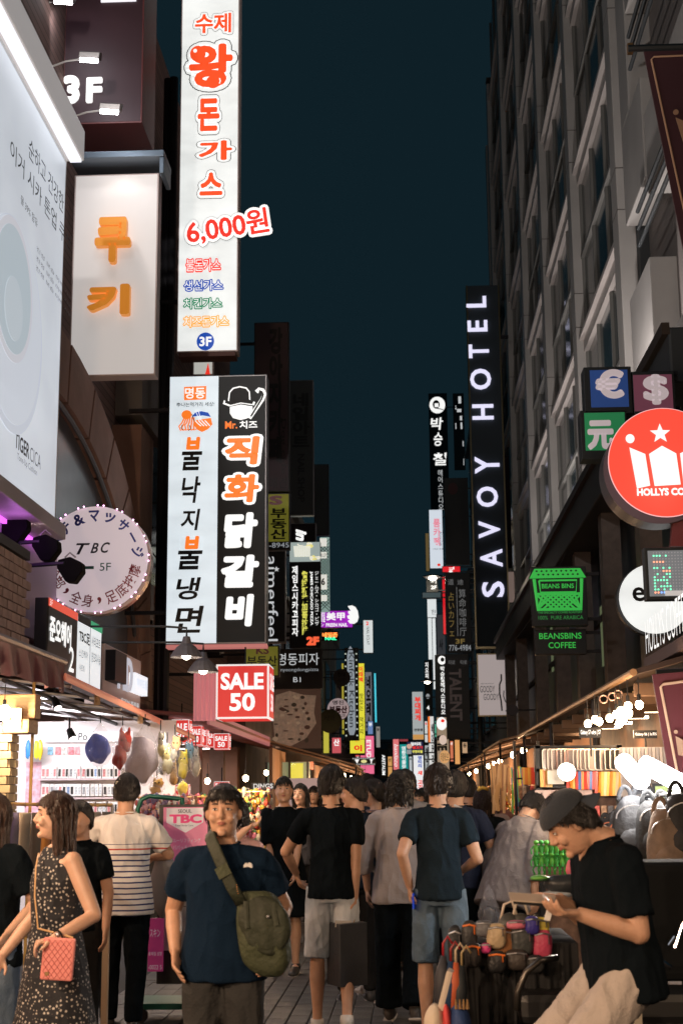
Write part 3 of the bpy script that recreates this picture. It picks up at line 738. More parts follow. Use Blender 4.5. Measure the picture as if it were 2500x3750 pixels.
r, f = fs('box_sign', 'dull yellow estate agency sign with dark letters and a phone number', (978, 1806, 1061, 2012), 25.6, m_y,
   [('S', (985, 1815, 1035, 1850), G('dkred', (.05, .01, .012), 1), dict(off=.06)), ('부동산', (990, 1862, 1050, 1975), k_ink, dict(vert=True, off=.03))])
f.rect(r, (979, 1984, 1060, 2011), f_dark, 'number_strip'); f.text(r, '-8945', (986, 1988, 1058, 2006), t_dim, lift=.012)
r, f = fs('vertical_sign', 'black vertical sign with white sideways lower case letters and a star', (968, 2016, 1046, 2354), 25.2, f_black,
   [('aimerfeel', (976, 2038, 1018, 2348), t_mid, dict(rot=-1, off=.0))], frame=fr_alu)
st = [(1013+(11 if k % 2 == 0 else 4.5)*math.sin(PI*k/5), 2086-(11 if k % 2 == 0 else 4.5)*math.cos(PI*k/5)) for k in range(10)]
f.poly(r, st, t_mid)
fs('box_sign', 'small dark sign with white italic letters above the pizza picture', (1062, 1916, 1157, 1990), 34, mat('violet_dark', (.03, .022, .03), .5), [('in', (1083, 1938, 1122, 1982), t_white, dict(rot=-1, off=.05, shear=.3))], frame=fr_alu)
r, f = fs('vertical_sign', 'black pizza restaurant sign with a cheese picture on top and four letter columns', (1060, 1985, 1174, 2372), 33, f_black,
   [('제임스시카고피자', (1069, 2073, 1092, 2330), t_white, dict(vert=True, off=.03)), ('詹姆斯芝加哥披萨', (1104, 2092, 1127, 2326), G('yellow', (.75, .72, .12), .95), dict(vert=True, off=.03)),
    ('JAMES CHICAGO PIZZA', (1134, 2094, 1146, 2292), t_white, dict(rot=-1, off=.03)), ('ジェームズ・シカゴ・ピザ', (1152, 2094, 1167, 2292), t_white, dict(vert=True)),
    ('2F', (1121, 2332, 1168, 2364), G('or2', (.95, .13, .05), .95), dict(off=.07))])
f.rect(r, (1061, 1986, 1173, 2058), G('pz0', (.34, .40, .38), .9, True), 'picture')
rr = random.Random(3)
for k in range(16):
    x = 1080+rr.random()*80; y = 1992+rr.random()*10 if k < 8 else 2035+rr.random()*16
    if k >= 8: x = 1130+rr.random()*38
    f.ell(r, x, y, 6+rr.random()*6, 3+rr.random()*4, G('pz%d' % (k % 3), [(.9, .25, .03), (.85, .75, .25), (.9, .85, .7)][k % 3], .9), lift=.008+k*.001)
for k in range(9): f.line(r, [(1078+k*7, 2000), (1082+k*6.4, 2040)], .02, G('cheese', (.9, .88, .75), .9), .03)
# lattice screen lit from behind
r = thing('lattice_screen', 'lit lattice screen with price tags right of the pizza sign', 'screen', P(1190, 2240, 36))
xa, xb, zb, zt = front_rect((1172, 1966, 1206, 2240), 36)
MB().box(xa, 36.06, zb, xb, 36.12, zt).build('backing', G('lat', (.28, .40, .36), .8, True), r)
b = MB()
w_ = xb-xa; step = .085; n = int((zt-zb+w_)/step)
for k in range(n):
    for sgn in (1, -1):
        t0 = zb-w_+k*step; p0 = V((xa, 36.0, t0)) if sgn > 0 else V((xb, 36.0, t0)); p1 = V((xb if sgn > 0 else xa, 36.0, t0+w_))
        if p1.z > zt or p0.z < zb: continue
        b.tube([p0, p1], .009, 4)
b.build('lattice', f_black, r)
f = Face((xa, 35.98, zt), (w_, 0, 0), (0, 0, -(zt-zb)), (0, -1, 0), (1172, 1966, 1206, 2240))
for (y, h) in ((1972, 30), (2022, 24), (2105, 55), (2180, 22)): f.rect(r, (1172, y, 1197, y+h), G('card', (.8, .78, .7), .9), 'tag')
f.text(r, '6', (1176, 2118, 1190, 2144), k_ink, off=.04, lift=.01); f.text(r, 'ALLEY', (1174, 2028, 1196, 2040), grey, lift=.01)
# purple nail sign with white hand
Y = 44
r, f = fs('box_sign', 'purple nail salon sign with white letters and a white hand at its end', (1168, 2235, 1292, 2300), Y, G('purp', (.36, .02, .50), .9, True),
   [('네일', (1171, 2240, 1190, 2278), t_white, dict(off=.02)), ('美甲', (1194, 2242, 1262, 2272), t_white, dict(off=.03)), ('PREEN NAIL', (1193, 2282, 1272, 2295), t_white, dict(off=.03)), ('ン', (1174, 2281, 1186, 2294), t_white)], wallx=-3.9)
hand = [(1274, 2222), (1290, 2220), (1302, 2226), (1310, 2240), (1313, 2262), (1308, 2278), (1296, 2286), (1280, 2284), (1274, 2276), (1284, 2270), (1274, 2266), (1271, 2258), (1282, 2254), (1275, 2246), (1276, 2240), (1286, 2240), (1279, 2230)]
f.poly(r, hand, t_white, 'hand', .01, .12)
r, f = fs('led_sign', 'small neon sign with orange and green lights under the purple nail sign', (1178, 2312, 1240, 2345), 45, f_black, wallx=-3.9)
f.text(r, '네일존', (1180, 2316, 1236, 2334), G('neono', (1, .25, .05), 2), off=.05); f.text(r, 'NAIL', (1190, 2333, 1232, 2344), G('neong', (.05, .9, .4), 2), off=.03)
# pizza banner and dark sign
Y = 30
r, f = fs('vertical_sign', 'dark sign with white Korean letters for pizza and B1, over a hanging pizza banner', (1005, 2376, 1180, 2522), Y, f_dark,
   [('명동피자', (1017, 2392, 1168, 2436), t_mid, dict(off=.0)), ('myeongdongpizza', (1022, 2446, 1166, 2462), t_dim), ('B1', (1074, 2480, 1101, 2498), t_mid)], bracket=True)
ban = mat('banner_brown', (.10, .06, .045), .6, emit=(.035, .018, .012), es=1)
r, f = fs('banner', 'hanging vinyl banner showing a large pizza slice, lower half grey', (996, 2523, 1176, 2790), Y, ban, bracket=False, th=.02, border=.004)
piz = [(1010, 2545), (1060, 2530), (1110, 2545), (1158, 2548), (1150, 2610), (1158, 2650), (1120, 2705), (1060, 2735), (1010, 2740), (1000, 2640)]
f.poly(r, piz, mat('pizza_base', (.42, .30, .22), .7, noise_=.5, nscale=9, emit=(.10, .065, .045), es=1))
for k in range(34):
    x = 1008+rr.random()*130; y = 2550+rr.random()*165
    f.ell(r, x, y, 3+rr.random()*9, 2+rr.random()*7, mat('topping%d' % (k % 3), [(.16, .09, .05), (.55, .42, .30), (.10, .07, .04)][k % 3], .7, emit=[(.02, .01, .008), (.13, .09, .06), (.01, .008, .006)][k % 3], es=1), lift=.006+k*.0006, n=7)
f.rect(r, (996, 2742, 1176, 2790), mat('grey_vinyl', (.06, .055, .055), .6), 'lower_band')
# KS yellow
r, f = fs('box_sign', 'dull olive estate agency sign behind the red SALE cube', (895, 2364, 1022, 2478), 22.5, m_y, [('KS', (938, 2368, 985, 2396), G('dkred', (.05, .01, .012), 1), dict(off=.03)), ('부동산', (905, 2402, 1015, 2440), k_ink, dict(off=.02)), ('777', (930, 2448, 1000, 2470), k_ink)])

# -- SALE cubes
def sale_cube(box, Y, dep, label, group=None, side=True, txt2=True):
    xa, xb, zb, zt = front_rect(box, Y); w = xb-xa; h = zt-zb; cx = (xa+xb)/2; cz = (za := zb)+h/2
    r = thing('sale_cube', label, 'sign', (cx, Y, zb), group)
    MB().box(xa, Y, zb, xb, Y+dep, zt).build('box', G('salewhite', (.85, .82, .80), .9, True), r, bevel=.004)
    e = w*.035
    MB().box(xa+e, Y-.004, zb+e, xb-e, Y, zt-e).build('front_panel', c_red2, r)
    MB().box(xb, Y+e, zb+e, xb+.004, Y+dep-e, zt-e).build('side_panel', c_red2, r)
    MB().box(xa, Y+e, zb+e, xa-.004, Y+dep-e, zt-e).build('side_panel', c_red2, r)
    MB().box(xa+e, Y+e, zb-.004, xb-e, Y+dep-e, zb).build('bottom_panel', c_red2, r)
    f = Face((xa, Y-.004, zt), (w, 0, 0), (0, 0, -h), (0, -1, 0)); f2 = Face((xb+.004, Y, zt), (0, dep, 0), (0, 0, -h), (1, 0, 0))
    for q in (f, f2):
        q.text(r, 'SALE', (.09, .16, .90, .47), t_white, off=.035); q.text(r, '50', (.26, .53, .74, .86), t_white, off=.03)
    MB().tube([(cx, Y+dep/2, zt), (cx, Y+dep/2, zt+.25)], .012, 6).build('hanger', MT['steel_dark'], r)
    return r
sale_cube((791, 2432, 985, 2632), 18.2, .62, 'largest red SALE 50 cube hanging over the lane')
sale_cube((628, 2635, 692, 2722), 21.5, .30, 'small red SALE cube, nearest of the row over the left shops', 'row of small sale cubes')
for (bx, Y, lab) in (((700, 2658, 738, 2728), 23.5, 'small red SALE cube, second in the row over the left shops'), ((722, 2664, 758, 2732), 25.5, 'small red SALE cube, third in the row over the left shops'), ((745, 2672, 784, 2736), 27.5, 'small red SALE cube, fourth in the row over the left shops'), ((784, 2686, 838, 2744), 24.5, 'small red SALE 50 cube at the right end of the row')):
    sale_cube(bx, Y, .25, lab, 'row of small sale cubes')
sale_cube((640, 2872, 692, 2920), 20.5, .1, 'low red SALE 50 box standing behind the plush toys')
sale_cube((784, 2862, 838, 2900), 26, .1, 'low red SALE box half hidden behind the man in the navy tee')
# pink curtain panel beside the large cube
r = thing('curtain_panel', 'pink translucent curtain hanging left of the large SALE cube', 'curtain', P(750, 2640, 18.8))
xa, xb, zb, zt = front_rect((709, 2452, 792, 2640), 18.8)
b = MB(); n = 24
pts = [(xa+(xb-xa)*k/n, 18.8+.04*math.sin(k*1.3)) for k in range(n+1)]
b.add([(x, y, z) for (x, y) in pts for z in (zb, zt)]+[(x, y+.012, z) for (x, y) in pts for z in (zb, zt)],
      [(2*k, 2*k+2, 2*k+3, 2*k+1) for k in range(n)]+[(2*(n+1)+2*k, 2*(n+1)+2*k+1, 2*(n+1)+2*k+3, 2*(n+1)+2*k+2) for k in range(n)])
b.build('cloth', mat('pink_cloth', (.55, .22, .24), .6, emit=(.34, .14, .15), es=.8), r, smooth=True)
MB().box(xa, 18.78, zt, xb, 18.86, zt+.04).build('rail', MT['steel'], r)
# canopy over the sale shop
r = thing('canopy', 'pink edged canopy over the sale clothing shop', 'canopy', (-3.4, 25, 2.6))
MB().obox((-3.45, 25, 2.78), (.6, 0, -.06), (0, 4.6, 0), (0, 0, .02)).build('roof_sheet', mat('pink_canopy', (.45, .16, .15), .6), r)
MB().box(-2.9, 20.6, 2.62, -2.86, 29.6, 2.80).build('valance', G('pinkval', (.40, .13, .13), .7), r)
r = thing('canopy', 'salmon fabric awning beyond the sale shop, right of the small cubes', 'canopy', (-3.2, 33, 2.5))
MB().obox((-3.2, 33, 2.72), (.8, 0, -.18), (0, 3, 0), (0, 0, .02)).build('roof_sheet', mat('salmon_cloth', (.42, .14, .10), .7), r)
MB().box(-2.42, 30, 2.25, -2.38, 36, 2.52).build('valance', mat('salmon_cloth', (.42, .14, .10), .7), r)

# -- barn lamps on rods
for (px, py, Yl, lab) in ((683, 2388, 14.6, 'left barn lamp with ribbed grey shade hanging from a rod'), (744, 2443, 15.2, 'right barn lamp with ribbed grey shade, lower of the pair')):
    q = P(px, py, Yl); t = thing('barn_lamp', lab, 'lamp', q, 'pair of barn lamps')
    prof = [(.162, -.055), (.158, -.04), (.135, .0), (.095, .055), (.055, .085), (.045, .12), (.035, .16), (.0, .165)]
    b = MB(); n = 32
    vs = []; 
    for (rd, z) in prof:
        for k in range(n):
            rr2 = rd*(1+(.03 if k % 2 else -.0) if rd > .06 else 1); vs.append(q+V((rr2*math.cos(2*PI*k/n), rr2*math.sin(2*PI*k/n), z)))
    b.add(vs, [(i*n+k, i*n+(k+1) % n, (i+1)*n+(k+1) % n, (i+1)*n+k) for i in range(len(prof)-1) for k in range(n)])
    b.build('lamp_shade', mat('shade_grey', (.22, .20, .20), .5, .3), t, smooth=False)
    MB().sphere(q+V((0, 0, -.03)), .05, nu=16, nv=10).build('bulb', G('barn', (1, .88, .72), 22, True), t, smooth=True)
    MB().disc(q+V((0, 0, -.028)), .14, .004, 24, N=(0, 0, -1), up=(0, 1, 0)).build('diffuser', G('diff', (1, .85, .65), 1.6, True), t)
    MB().tube([V((-3.9, Yl+.1, q.z+.30)), q+V((-.25, 0, .27)), q+V((0, 0, .25)), q+V((0, 0, .15))], .012, 6).build('rod', f_black, t)
    spot('barn_beam', q+V((0, 0, -.09)), (0, -.1, -1), 45, (1, .80, .60), 140, .05, t)

# -- round signs further along
def round_sign(label, px, py, rp, Y, face, texts, rim=f_dark, wallx=-3.9):
    c = P(px, py, Y); R_ = rp/ppm(Y); r = thing('round_sign', label, 'sign', c)
    MB().disc(c+V((0, .12, 0)), R_, .12, 40).build('drum', rim, r); MB().disc(c, R_*.97, .006, 40).build('sign_face', face, r)
    MB().tube([c+V((0, .06, 0)), V((wallx, Y+.06, c.z))], .02, 6).build('bracket', MT['steel_dark'], r)
    f = Face(c+V((-R_, -.006, R_)), (2*R_, 0, 0), (0, 0, -2*R_), (0, -1, 0), (px-rp, py-rp, px+rp, py+rp))
    for t in texts: f.text(r, t[0], t[1], t[2], **(t[3] if len(t) > 3 else {}))
    return r, f
round_sign('pale pink round estate agency sign with a phone number', 1238, 2597, 40, 50, mat('palepink', (.45, .35, .34), .5, emit=(.33, .25, .25), es=.9), [('명진', (1218, 2566, 1258, 2581), k_ink, dict(off=.02)), ('부동산', (1206, 2585, 1270, 2612), cr, dict(off=.05)), ('777-8128', (1213, 2614, 1262, 2624), k_ink)])
round_sign('dark unlit round sign above the pale pink one', 1250, 2480, 31, 51, mat('dround', (.10, .09, .095), .5), [('현대', (1236, 2462, 1264, 2478), k_ink, dict(off=.02)), ('사랑', (1236, 2484, 1264, 2498), k_ink)])
round_sign('dim olive round sign below the pale pink one', 1208, 2640, 42, 47, mat('dolive', (.07, .08, .035), .5), [('테마', (1190, 2620, 1226, 2640), k_ink)])
# film-bulb framed plate sign
Y = 62
r, f = fs('marquee_sign', 'black sign edged with round bulbs around a silver plate with sideways lettering', (1262, 2372, 1313, 2712), Y, f_black, wallx=-3.9)
plate = G('silver', (.30, .34, .38), .8, True)
f.poly(r, [(1272, 2400), (1277, 2376), (1284, 2366), (1291, 2376), (1297, 2400), (1301, 2672), (1294, 2692), (1279, 2692), (1272, 2672)], plate, 'plate', .01)
f.text(r, 'Kinfolk Kitchen', (1278, 2390, 1297, 2664), k_ink, rot=-1, lift=.03)
bb = MB().sphere((0, 0, 0), .035, nu=8, nv=6).mesh('bulb'); bb.materials.append(G('mbulb', (.65, .72, .6), .8))
for k in range(14):
    for sx in (1266, 1306):
        if 2395+k*23 > 2705: continue
        q = f.pt(sx, 2395+k*23, .03); o = bpy.data.objects.new('bulb', bb); COL.objects.link(o); o.parent = r; o.location = q-wl(r)
yel = G('yel', (.82, .76, .05), .9, True)
r, f = fs('vertical_sign', 'long yellow vertical sign with red and black Korean letters', (1310, 2428, 1336, 2758), 68, yel, [('이태백', (1315, 2440, 1330, 2500), c_red, dict(vert=True, off=.04)), ('맛있는 먹거리', (1316, 2540, 1330, 2690), k_ink, dict(vert=True, off=.01))], wallx=-3.9)
r, f = fs('box_sign', 'square yellow sign with a red Korean letter below the marquee sign', (1280, 2706, 1336, 2760), 66.5, yel, [('이', (1296, 2728, 1325, 2752), c_red, dict(off=.05)), ('ㄲㄱ', (1300, 2710, 1320, 2718), c_red)], wallx=-3.9, bracket=False)
fs('vertical_sign', 'thin yellow sign edge behind the dark round sign', (1250, 2428, 1260, 2690), 70, G('yel2', (.5, .42, .05), .7), wallx=-3.9)
fs('vertical_sign', 'grey vertical sign with dark block letters behind the yellow one', (1336, 2460, 1362, 2678), 76, G('gry', (.18, .18, .20), .8), [('네오레스', (1340, 2474, 1358, 2665), k_ink, dict(vert=True, off=.05))], wallx=-3.9)
fs('vertical_sign', 'white vertical nail salon sign high over the far lane', (1329, 2270, 1366, 2392), 60, G('nw', (.68, .72, .72), .9, True), [('NAIL ECLAT', (1342, 2296, 1352, 2362), grey, dict(rot=-1)), ('2', (1340, 2276, 1350, 2290), c_red, dict(off=.05))], wallx=-3.9)
r = thing('neon_tube', 'thin cyan neon tube beside the grey vertical sign', 'neon tube', P(1373, 2640, 78))
MB().tube([P(1372, 2466, 78), P(1376, 2645, 78)], .045, 8).build('tube', G('cyan', (.08, .65, .80), .95), r)
MB().tube([P(1374, 2560, 78), V((-3.9, 78, P(1374, 2560, 78).z))], .03, 5).build('bracket', MT['steel_dark'], r)
pk = G('pink', (.88, .16, .30), .9, True)
fs('vertical_sign', 'pink cosmetics sign with white sideways letters', (1336, 2694, 1370, 2835), 84, pk, [('ETUDE', (1342, 2710, 1358, 2790), t_white, dict(rot=-1, off=.02))], wallx=-3.9)
fs('box_sign', 'lower pink sign behind the film strip sign', (1318, 2765, 1342, 2830), 88, pk, bracket=False)
r, f = fs('marquee_sign', 'black film strip sign with three bright food icons', (1288, 2774, 1374, 2802), 56, f_black, wallx=-3.9)
for k in range(12):
    for y in (2777.5, 2798.5): f.rect(r, (1291+k*7, y-1.8, 1294.5+k*7, y+1.8), t_mid, 'square_light')
f.poly(r, [(1298, 2781), (1315, 2781), (1307, 2796)], t_white); f.ell(r, 1332, 2788, 11, 6, G('dish', (.75, .72, .3), .9)); f.poly(r, [(1353, 2780), (1366, 2780), (1361, 2788), (1361, 2796), (1357, 2796), (1357, 2788)], t_white)
fs('vertical_sign', 'black cosmetics sign with white sideways letters further down the lane', (1390, 2744, 1420, 2850), 92, f_black, [('ARITAUM', (1398, 2764, 1410, 2838), t_white, dict(rot=-1, off=.03))], wallx=-3.9)
fs('vertical_sign', 'dark maroon sign between the pink and the black cosmetics signs', (1372, 2740, 1389, 2835), 96, mat('dmar', (.09, .03, .035), .6), wallx=-3.9)
pk2 = G('pink2', (.80, .19, .20), .9, True)
fs('vertical_sign', 'salmon pink sign with white italic sideways letters in the lane centre', (1438, 2706, 1461, 2820), 100, pk2, [('banilaco', (1443, 2725, 1457, 2808), t_white, dict(rot=-1, shear=.3))], wallx=-3.9)
fs('box_sign', 'short red sign arm joining the pink and the teal signs', (1461, 2706, 1494, 2716), 101, G('dred', (.35, .05, .06), .8), wallx=-3.9, bracket=False)
fs('vertical_sign', 'teal vertical sign with white Korean letters in the lane centre', (1462, 2725, 1494, 2824), 98, G('teal', (.01, .33, .31), .8, True), [('염창위몰랑', (1470, 2733, 1486, 2816), t_white, dict(vert=True, off=.02))], wallx=-3.9, bracket=False)

# -- right side perpendicular signs
gr2 = G('gr2', (.42, .45, .45), .85, True)
r, f = fs('vertical_sign', 'grey white vertical stew restaurant sign with red letters and a picture foot', (1508, 2532, 1550, 2710), 70, gr2, [('부대찌개', (1518, 2552, 1541, 2640), c_red, dict(vert=True, off=.05)), ('전문점', (1514, 2668, 1546, 2678), k_ink, dict(off=.04))], wallx=3.9)
f.rect(r, (1510, 2690, 1549, 2708), G('food', (.7, .35, .10), .8), 'picture')
r, f = fs('box_sign', 'dark blue restaurant sign with white, red and yellow lettering over the lane centre', (1488, 2715, 1550, 2762), 60, G('dblue', (.02, .03, .10), .6), [('엉터리', (1503, 2718, 1540, 2731), t_white, dict(off=.04)), ('생고기', (1508, 2732, 1546, 2743), c_red, dict(off=.05)), ('무한리필', (1508, 2747, 1546, 2758), G('yellow', (.75, .72, .12), .95), dict(off=.05))], wallx=3.9)
f.ell(r, 1498, 2733, 10, 9, G('meat', (.75, .45, .35), .8)); f.rect(r, (1488, 2745, 1505, 2761), t_dim, 'white_patch', .002)
r, f = fs('vertical_sign', 'white lit vertical sign with blue and red Korean letters above the crowd', (1512, 2764, 1552, 2905), 58, G('ww2', (.80, .83, .85), .95, True), [('영터리', (1530, 2768, 1544, 2812), c_blue, dict(vert=True, off=.04)), ('새 고기', (1528, 2822, 1546, 2890), c_red, dict(vert=True, off=.05))], wallx=3.9)
fs('vertical_sign', 'grey vertical sign with black letters right of the white lit one', (1554, 2728, 1572, 2830), 66, gr2, [('에고', (1558, 2735, 1569, 2820), k_ink, dict(vert=True, off=.05))], wallx=3.9)
t4 = 108
wl2 = G('wl2', (.80, .84, .84), .9, True)
fs('vertical_sign', 'narrow white lit sign with one brush letter on top, right of the night sky', (1563, 2193, 1598, 2262), 86, wl2, [('한', (1578, 2232, 1595, 2250), k_ink)], wallx=3.9)
fs('vertical_sign', 'narrow white lit strip below the brush letter sign, left strip', (1566, 2262, 1582, 2416), 88, wl2, wallx=3.9, bracket=False)
fs('vertical_sign', 'narrow white lit strip below the brush letter sign, right strip', (1583, 2263, 1597, 2525), 85, wl2, wallx=3.9, bracket=False)
fs('vertical_sign', 'dark grey vertical panel right of the narrow white strips', (1598, 2250, 1630, 2398), 84, mat('pgrey', (.09, .09, .095), .5, emit=(.03, .032, .036), es=1), [('사', (1606, 2340, 1620, 2380), k_ink, dict(off=.03))], wallx=3.9)
# hair studio
r, f = fs('vertical_sign', 'tall dark hair studio sign with white brush letters and round logo, high over lane', (1572, 1440, 1640, 1868), 92, mat('sky_board', (.05, .06, .07), .8), [
    ('박', (1578, 1530, 1624, 1576), t_white, dict(off=.02, shear=.1)), ('승', (1588, 1585, 1620, 1635), t_white, dict(off=.02, shear=.1)), ('철', (1584, 1660, 1634, 1706), t_white, dict(off=.02, shear=.1)), ('헤어스튜디오', (1600, 1722, 1618, 1866), t_mid, dict(vert=True))], wallx=3.9)
f.ell(r, 1604, 1484, 29, 31, t_white); f.ell(r, 1600, 1482, 13, 16, k_ink, lift=.03); f.rect(r, (1594, 1478, 1608, 1492), t_white, 'face_mark', .04); f.line(r, [(1600, 1496), (1626, 1502)], .03, k_ink, .04)
r, f = fs('vertical_sign', 'dark sign with sparse white lettering right of the high hair studio letters', (1660, 1440, 1700, 1720), 94, mat('sky_board', (.05, .06, .07), .8), [], wallx=3.9)
for (a, b_, c_, d_) in ((1680, 1452, 1690, 1478), (1668, 1486, 1672, 1500), (1674, 1498, 1690, 1510), (1684, 1524, 1692, 1540), (1667, 1550, 1670, 1572), (1686, 1548, 1692, 1572), (1692, 1616, 1695, 1636), (1693, 1680, 1695, 1704)): f.rect(r, (a, b_, c_, d_), t_mid, 'letter_stroke')
r, f = fs('vertical_sign', 'white lit room cafe sign with pink letters and a dotted edge', (1571, 1866, 1621, 2082), 80, G('rc', (.70, .76, .84), .9, True), [('룸카페', (1586, 1900, 1612, 2000), G('pinkt', (.85, .25, .33), .9), dict(vert=True, off=.03)), ('Room Cafe', (1609, 1950, 1617, 2000), cb, dict(rot=-1)), ('디저트 음료', (1583, 2008, 1620, 2014), k_ink)], wallx=3.9)
f.ell(r, 1604, 2069, 6, 5, c_red)
fs('vertical_sign', 'olive side sign left behind the room cafe sign', (1557, 1952, 1571, 2092), 84, mat('olv', (.2, .14, .05), .6, emit=(.11, .075, .03), es=1), wallx=3.9, bracket=False)
rd = G('rd', (.72, .01, .02), .9, True)
fs('box_sign', 'short red sign with white sideways letters above the fortune cafe sign', (1618, 2073, 1685, 2096), 60, rd, [('The', (1642, 2076, 1662, 2096), t_white, dict(rot=-1, off=.03))], wallx=3.9)
fs('vertical_sign', 'thin tall red strip sign left of the fortune cafe sign', (1619, 2108, 1631, 2324), 62, rd, wallx=3.9)
gd = G('dimgold', (.16, .11, .03), .9); gg = G('dimgrey', (.13, .13, .13), .9)
r, f = fs('vertical_sign', 'dark fortune telling cafe sign with dim gold and grey columns and a phone number', (1632, 2098, 1722, 2390), 52, f_black, [
    ('占いカフェ', (1642, 2170, 1662, 2330), gd, dict(vert=True)), ('算命咖啡厅', (1680, 2158, 1706, 2330), gg, dict(vert=True)), ('道', (1641, 2120, 1663, 2142), gg), ('迪', (1676, 2122, 1698, 2142), gg), ('3F', (1664, 2340, 1698, 2358), gd, dict(off=.03)), ('776-4984', (1640, 2362, 1720, 2383), t_dim, dict())], wallx=3.9)
f.rect(r, (1672, 2150, 1674, 2330), gg, 'rule')
r, f = fs('vertical_sign', 'unlit dark beauty sign above the fortune cafe sign', (1628, 1750, 1716, 2068), 53, f_black, [('미유', (1665, 1820, 1690, 1880), t_ghost2, dict(vert=True)), ('Aesthetic', (1680, 1895, 1692, 2010), t_ghost2, dict(rot=-1))], wallx=3.9)
f.ell(r, 1660, 1790, 18, 22, mat('dimrose', (.09, .03, .035), .6))
r, f = fs('vertical_sign', 'unlit dark sign with large grey sideways letters below the fortune cafe sign', (1632, 2394, 1718, 2706), 51, f_black, [('TALENT', (1646, 2450, 1690, 2640), mat('tl', (.07, .055, .05), .6, emit=(.03, .022, .02), es=1), dict(rot=-1, off=.03)), ('KWANG', (1645, 2668, 1698, 2678), t_ghost2), ('KETORY', (1645, 2684, 1698, 2694), t_ghost2)], wallx=3.9)
for x in (1656, 1700): f.ell(r, x, 2426, 17, 17, t_ghost2); f.text(r, '타로', (x-12, 2418, x+12, 2434), gg, lift=.02)
r, f = fs('vertical_sign', 'lower black hair studio sign with white letters and a round logo above the crowd', (1593, 2398, 1632, 2622), 58, f_black, [('박승철헤어스튜디오', (1612, 2440, 1628, 2615), t_white, dict(vert=True, off=.02))], wallx=3.9)
f.ell(r, 1619, 2418, 15, 16, t_white); f.ell(r, 1621, 2416, 7, 8, k_ink, lift=.02)
r, f = fs('vertical_sign', 'faint white lettering sign left of the lower hair studio sign', (1554, 2418, 1582, 2620), 90, f_black, [('지오피', (1557, 2425, 1570, 2485), t_white, dict(vert=True, off=.03)), ('4', (1560, 2584, 1570, 2600), t_white, dict(off=.02))], wallx=3.9)
f.ell(r, 1565, 2550, 7, 9, t_dim)
r, f = fs('box_sign', 'small black 2F sign with white letters just under the street lamp', (1560, 2112, 1602, 2168), 58, f_black, [('어', (1576, 2120, 1596, 2138), t_white), ('2F', (1576, 2144, 1598, 2158), t_white, dict(off=.03))], wallx=3.9)
fs('box_sign', 'dim grey picture panel under the 2F sign', (1545, 2168, 1614, 2190), 60, mat('pic', (.12, .14, .15), .6, emit=(.05, .07, .075), es=1), wallx=3.9)
w3 = G('w3', (.72, .72, .70), .9, True)
r, f = fs('vertical_sign', 'white lit sign with orange side strip above the crowd', (1568, 2622, 1590, 2830), 64, w3, [('베이커리', (1579, 2650, 1588, 2800), k_ink, dict(vert=True, off=.04))], wallx=3.9)
f.rect(r, (1568, 2624, 1575, 2720), c_org, 'orange_strip')
r, f = fs('vertical_sign', 'cream sign with round pictures and English letters right of the white sign', (1598, 2625, 1644, 2830), 56, mat('crm', (.4, .3, .2), .6, emit=(.34, .25, .17), es=.8), [('tHE', (1600, 2690, 1636, 2750), k_ink, dict(rot=-1, off=.05))], wallx=3.9)
f.ell(r, 1618, 2650, 19, 24, t_white); f.ell(r, 1622, 2640, 7, 6, c_red, lift=.02); f.ell(r, 1621, 2710, 14, 18, G('ic', (.8, .6, .5), .8)); f.ell(r, 1626, 2772, 19, 24, G('ork', (.75, .40, .16), .8))
f.text(r, '라쿵에스프', (1612, 2758, 1640, 2788), k_ink, lift=.02)
fs('vertical_sign', 'bright amber shop window strip above the right awning', (1663, 2708, 1684, 2800), 54, G('amb', (.75, .36, .12), .9, True), wallx=3.9)
# street lamps
for (px, py, Y, lab, pw) in ((1583, 2112, 56, 'street lamp glowing as a white star over the 2F sign', 160), (1564, 2494, 80, 'flat street lamp glowing over the lane, lower and farther', 60)):
    q = P(px, py, Y); t = thing('street_lamp', lab, 'street lamp', q)
    MB().tube([q, q+V((1.0, 0, .05)), V((3.8, Y, q.z+.1))], .04, 6).build('arm', MT['steel_dark'], t)
    MB().sphere(q, .42, .42, .06, 20, 8).build('lamp_head', MT['steel_dark'], t, smooth=True)
    MB().sphere(q+V((0, -.06, -.06)), .16, .16, .09, 12, 8).build('bulb', G('stl', (1, .86, .68), 30, True), t, smooth=True)
    point('lamp_light', q+V((0, -.1, -.2)), pw, (1, .85, .65), .15, t)

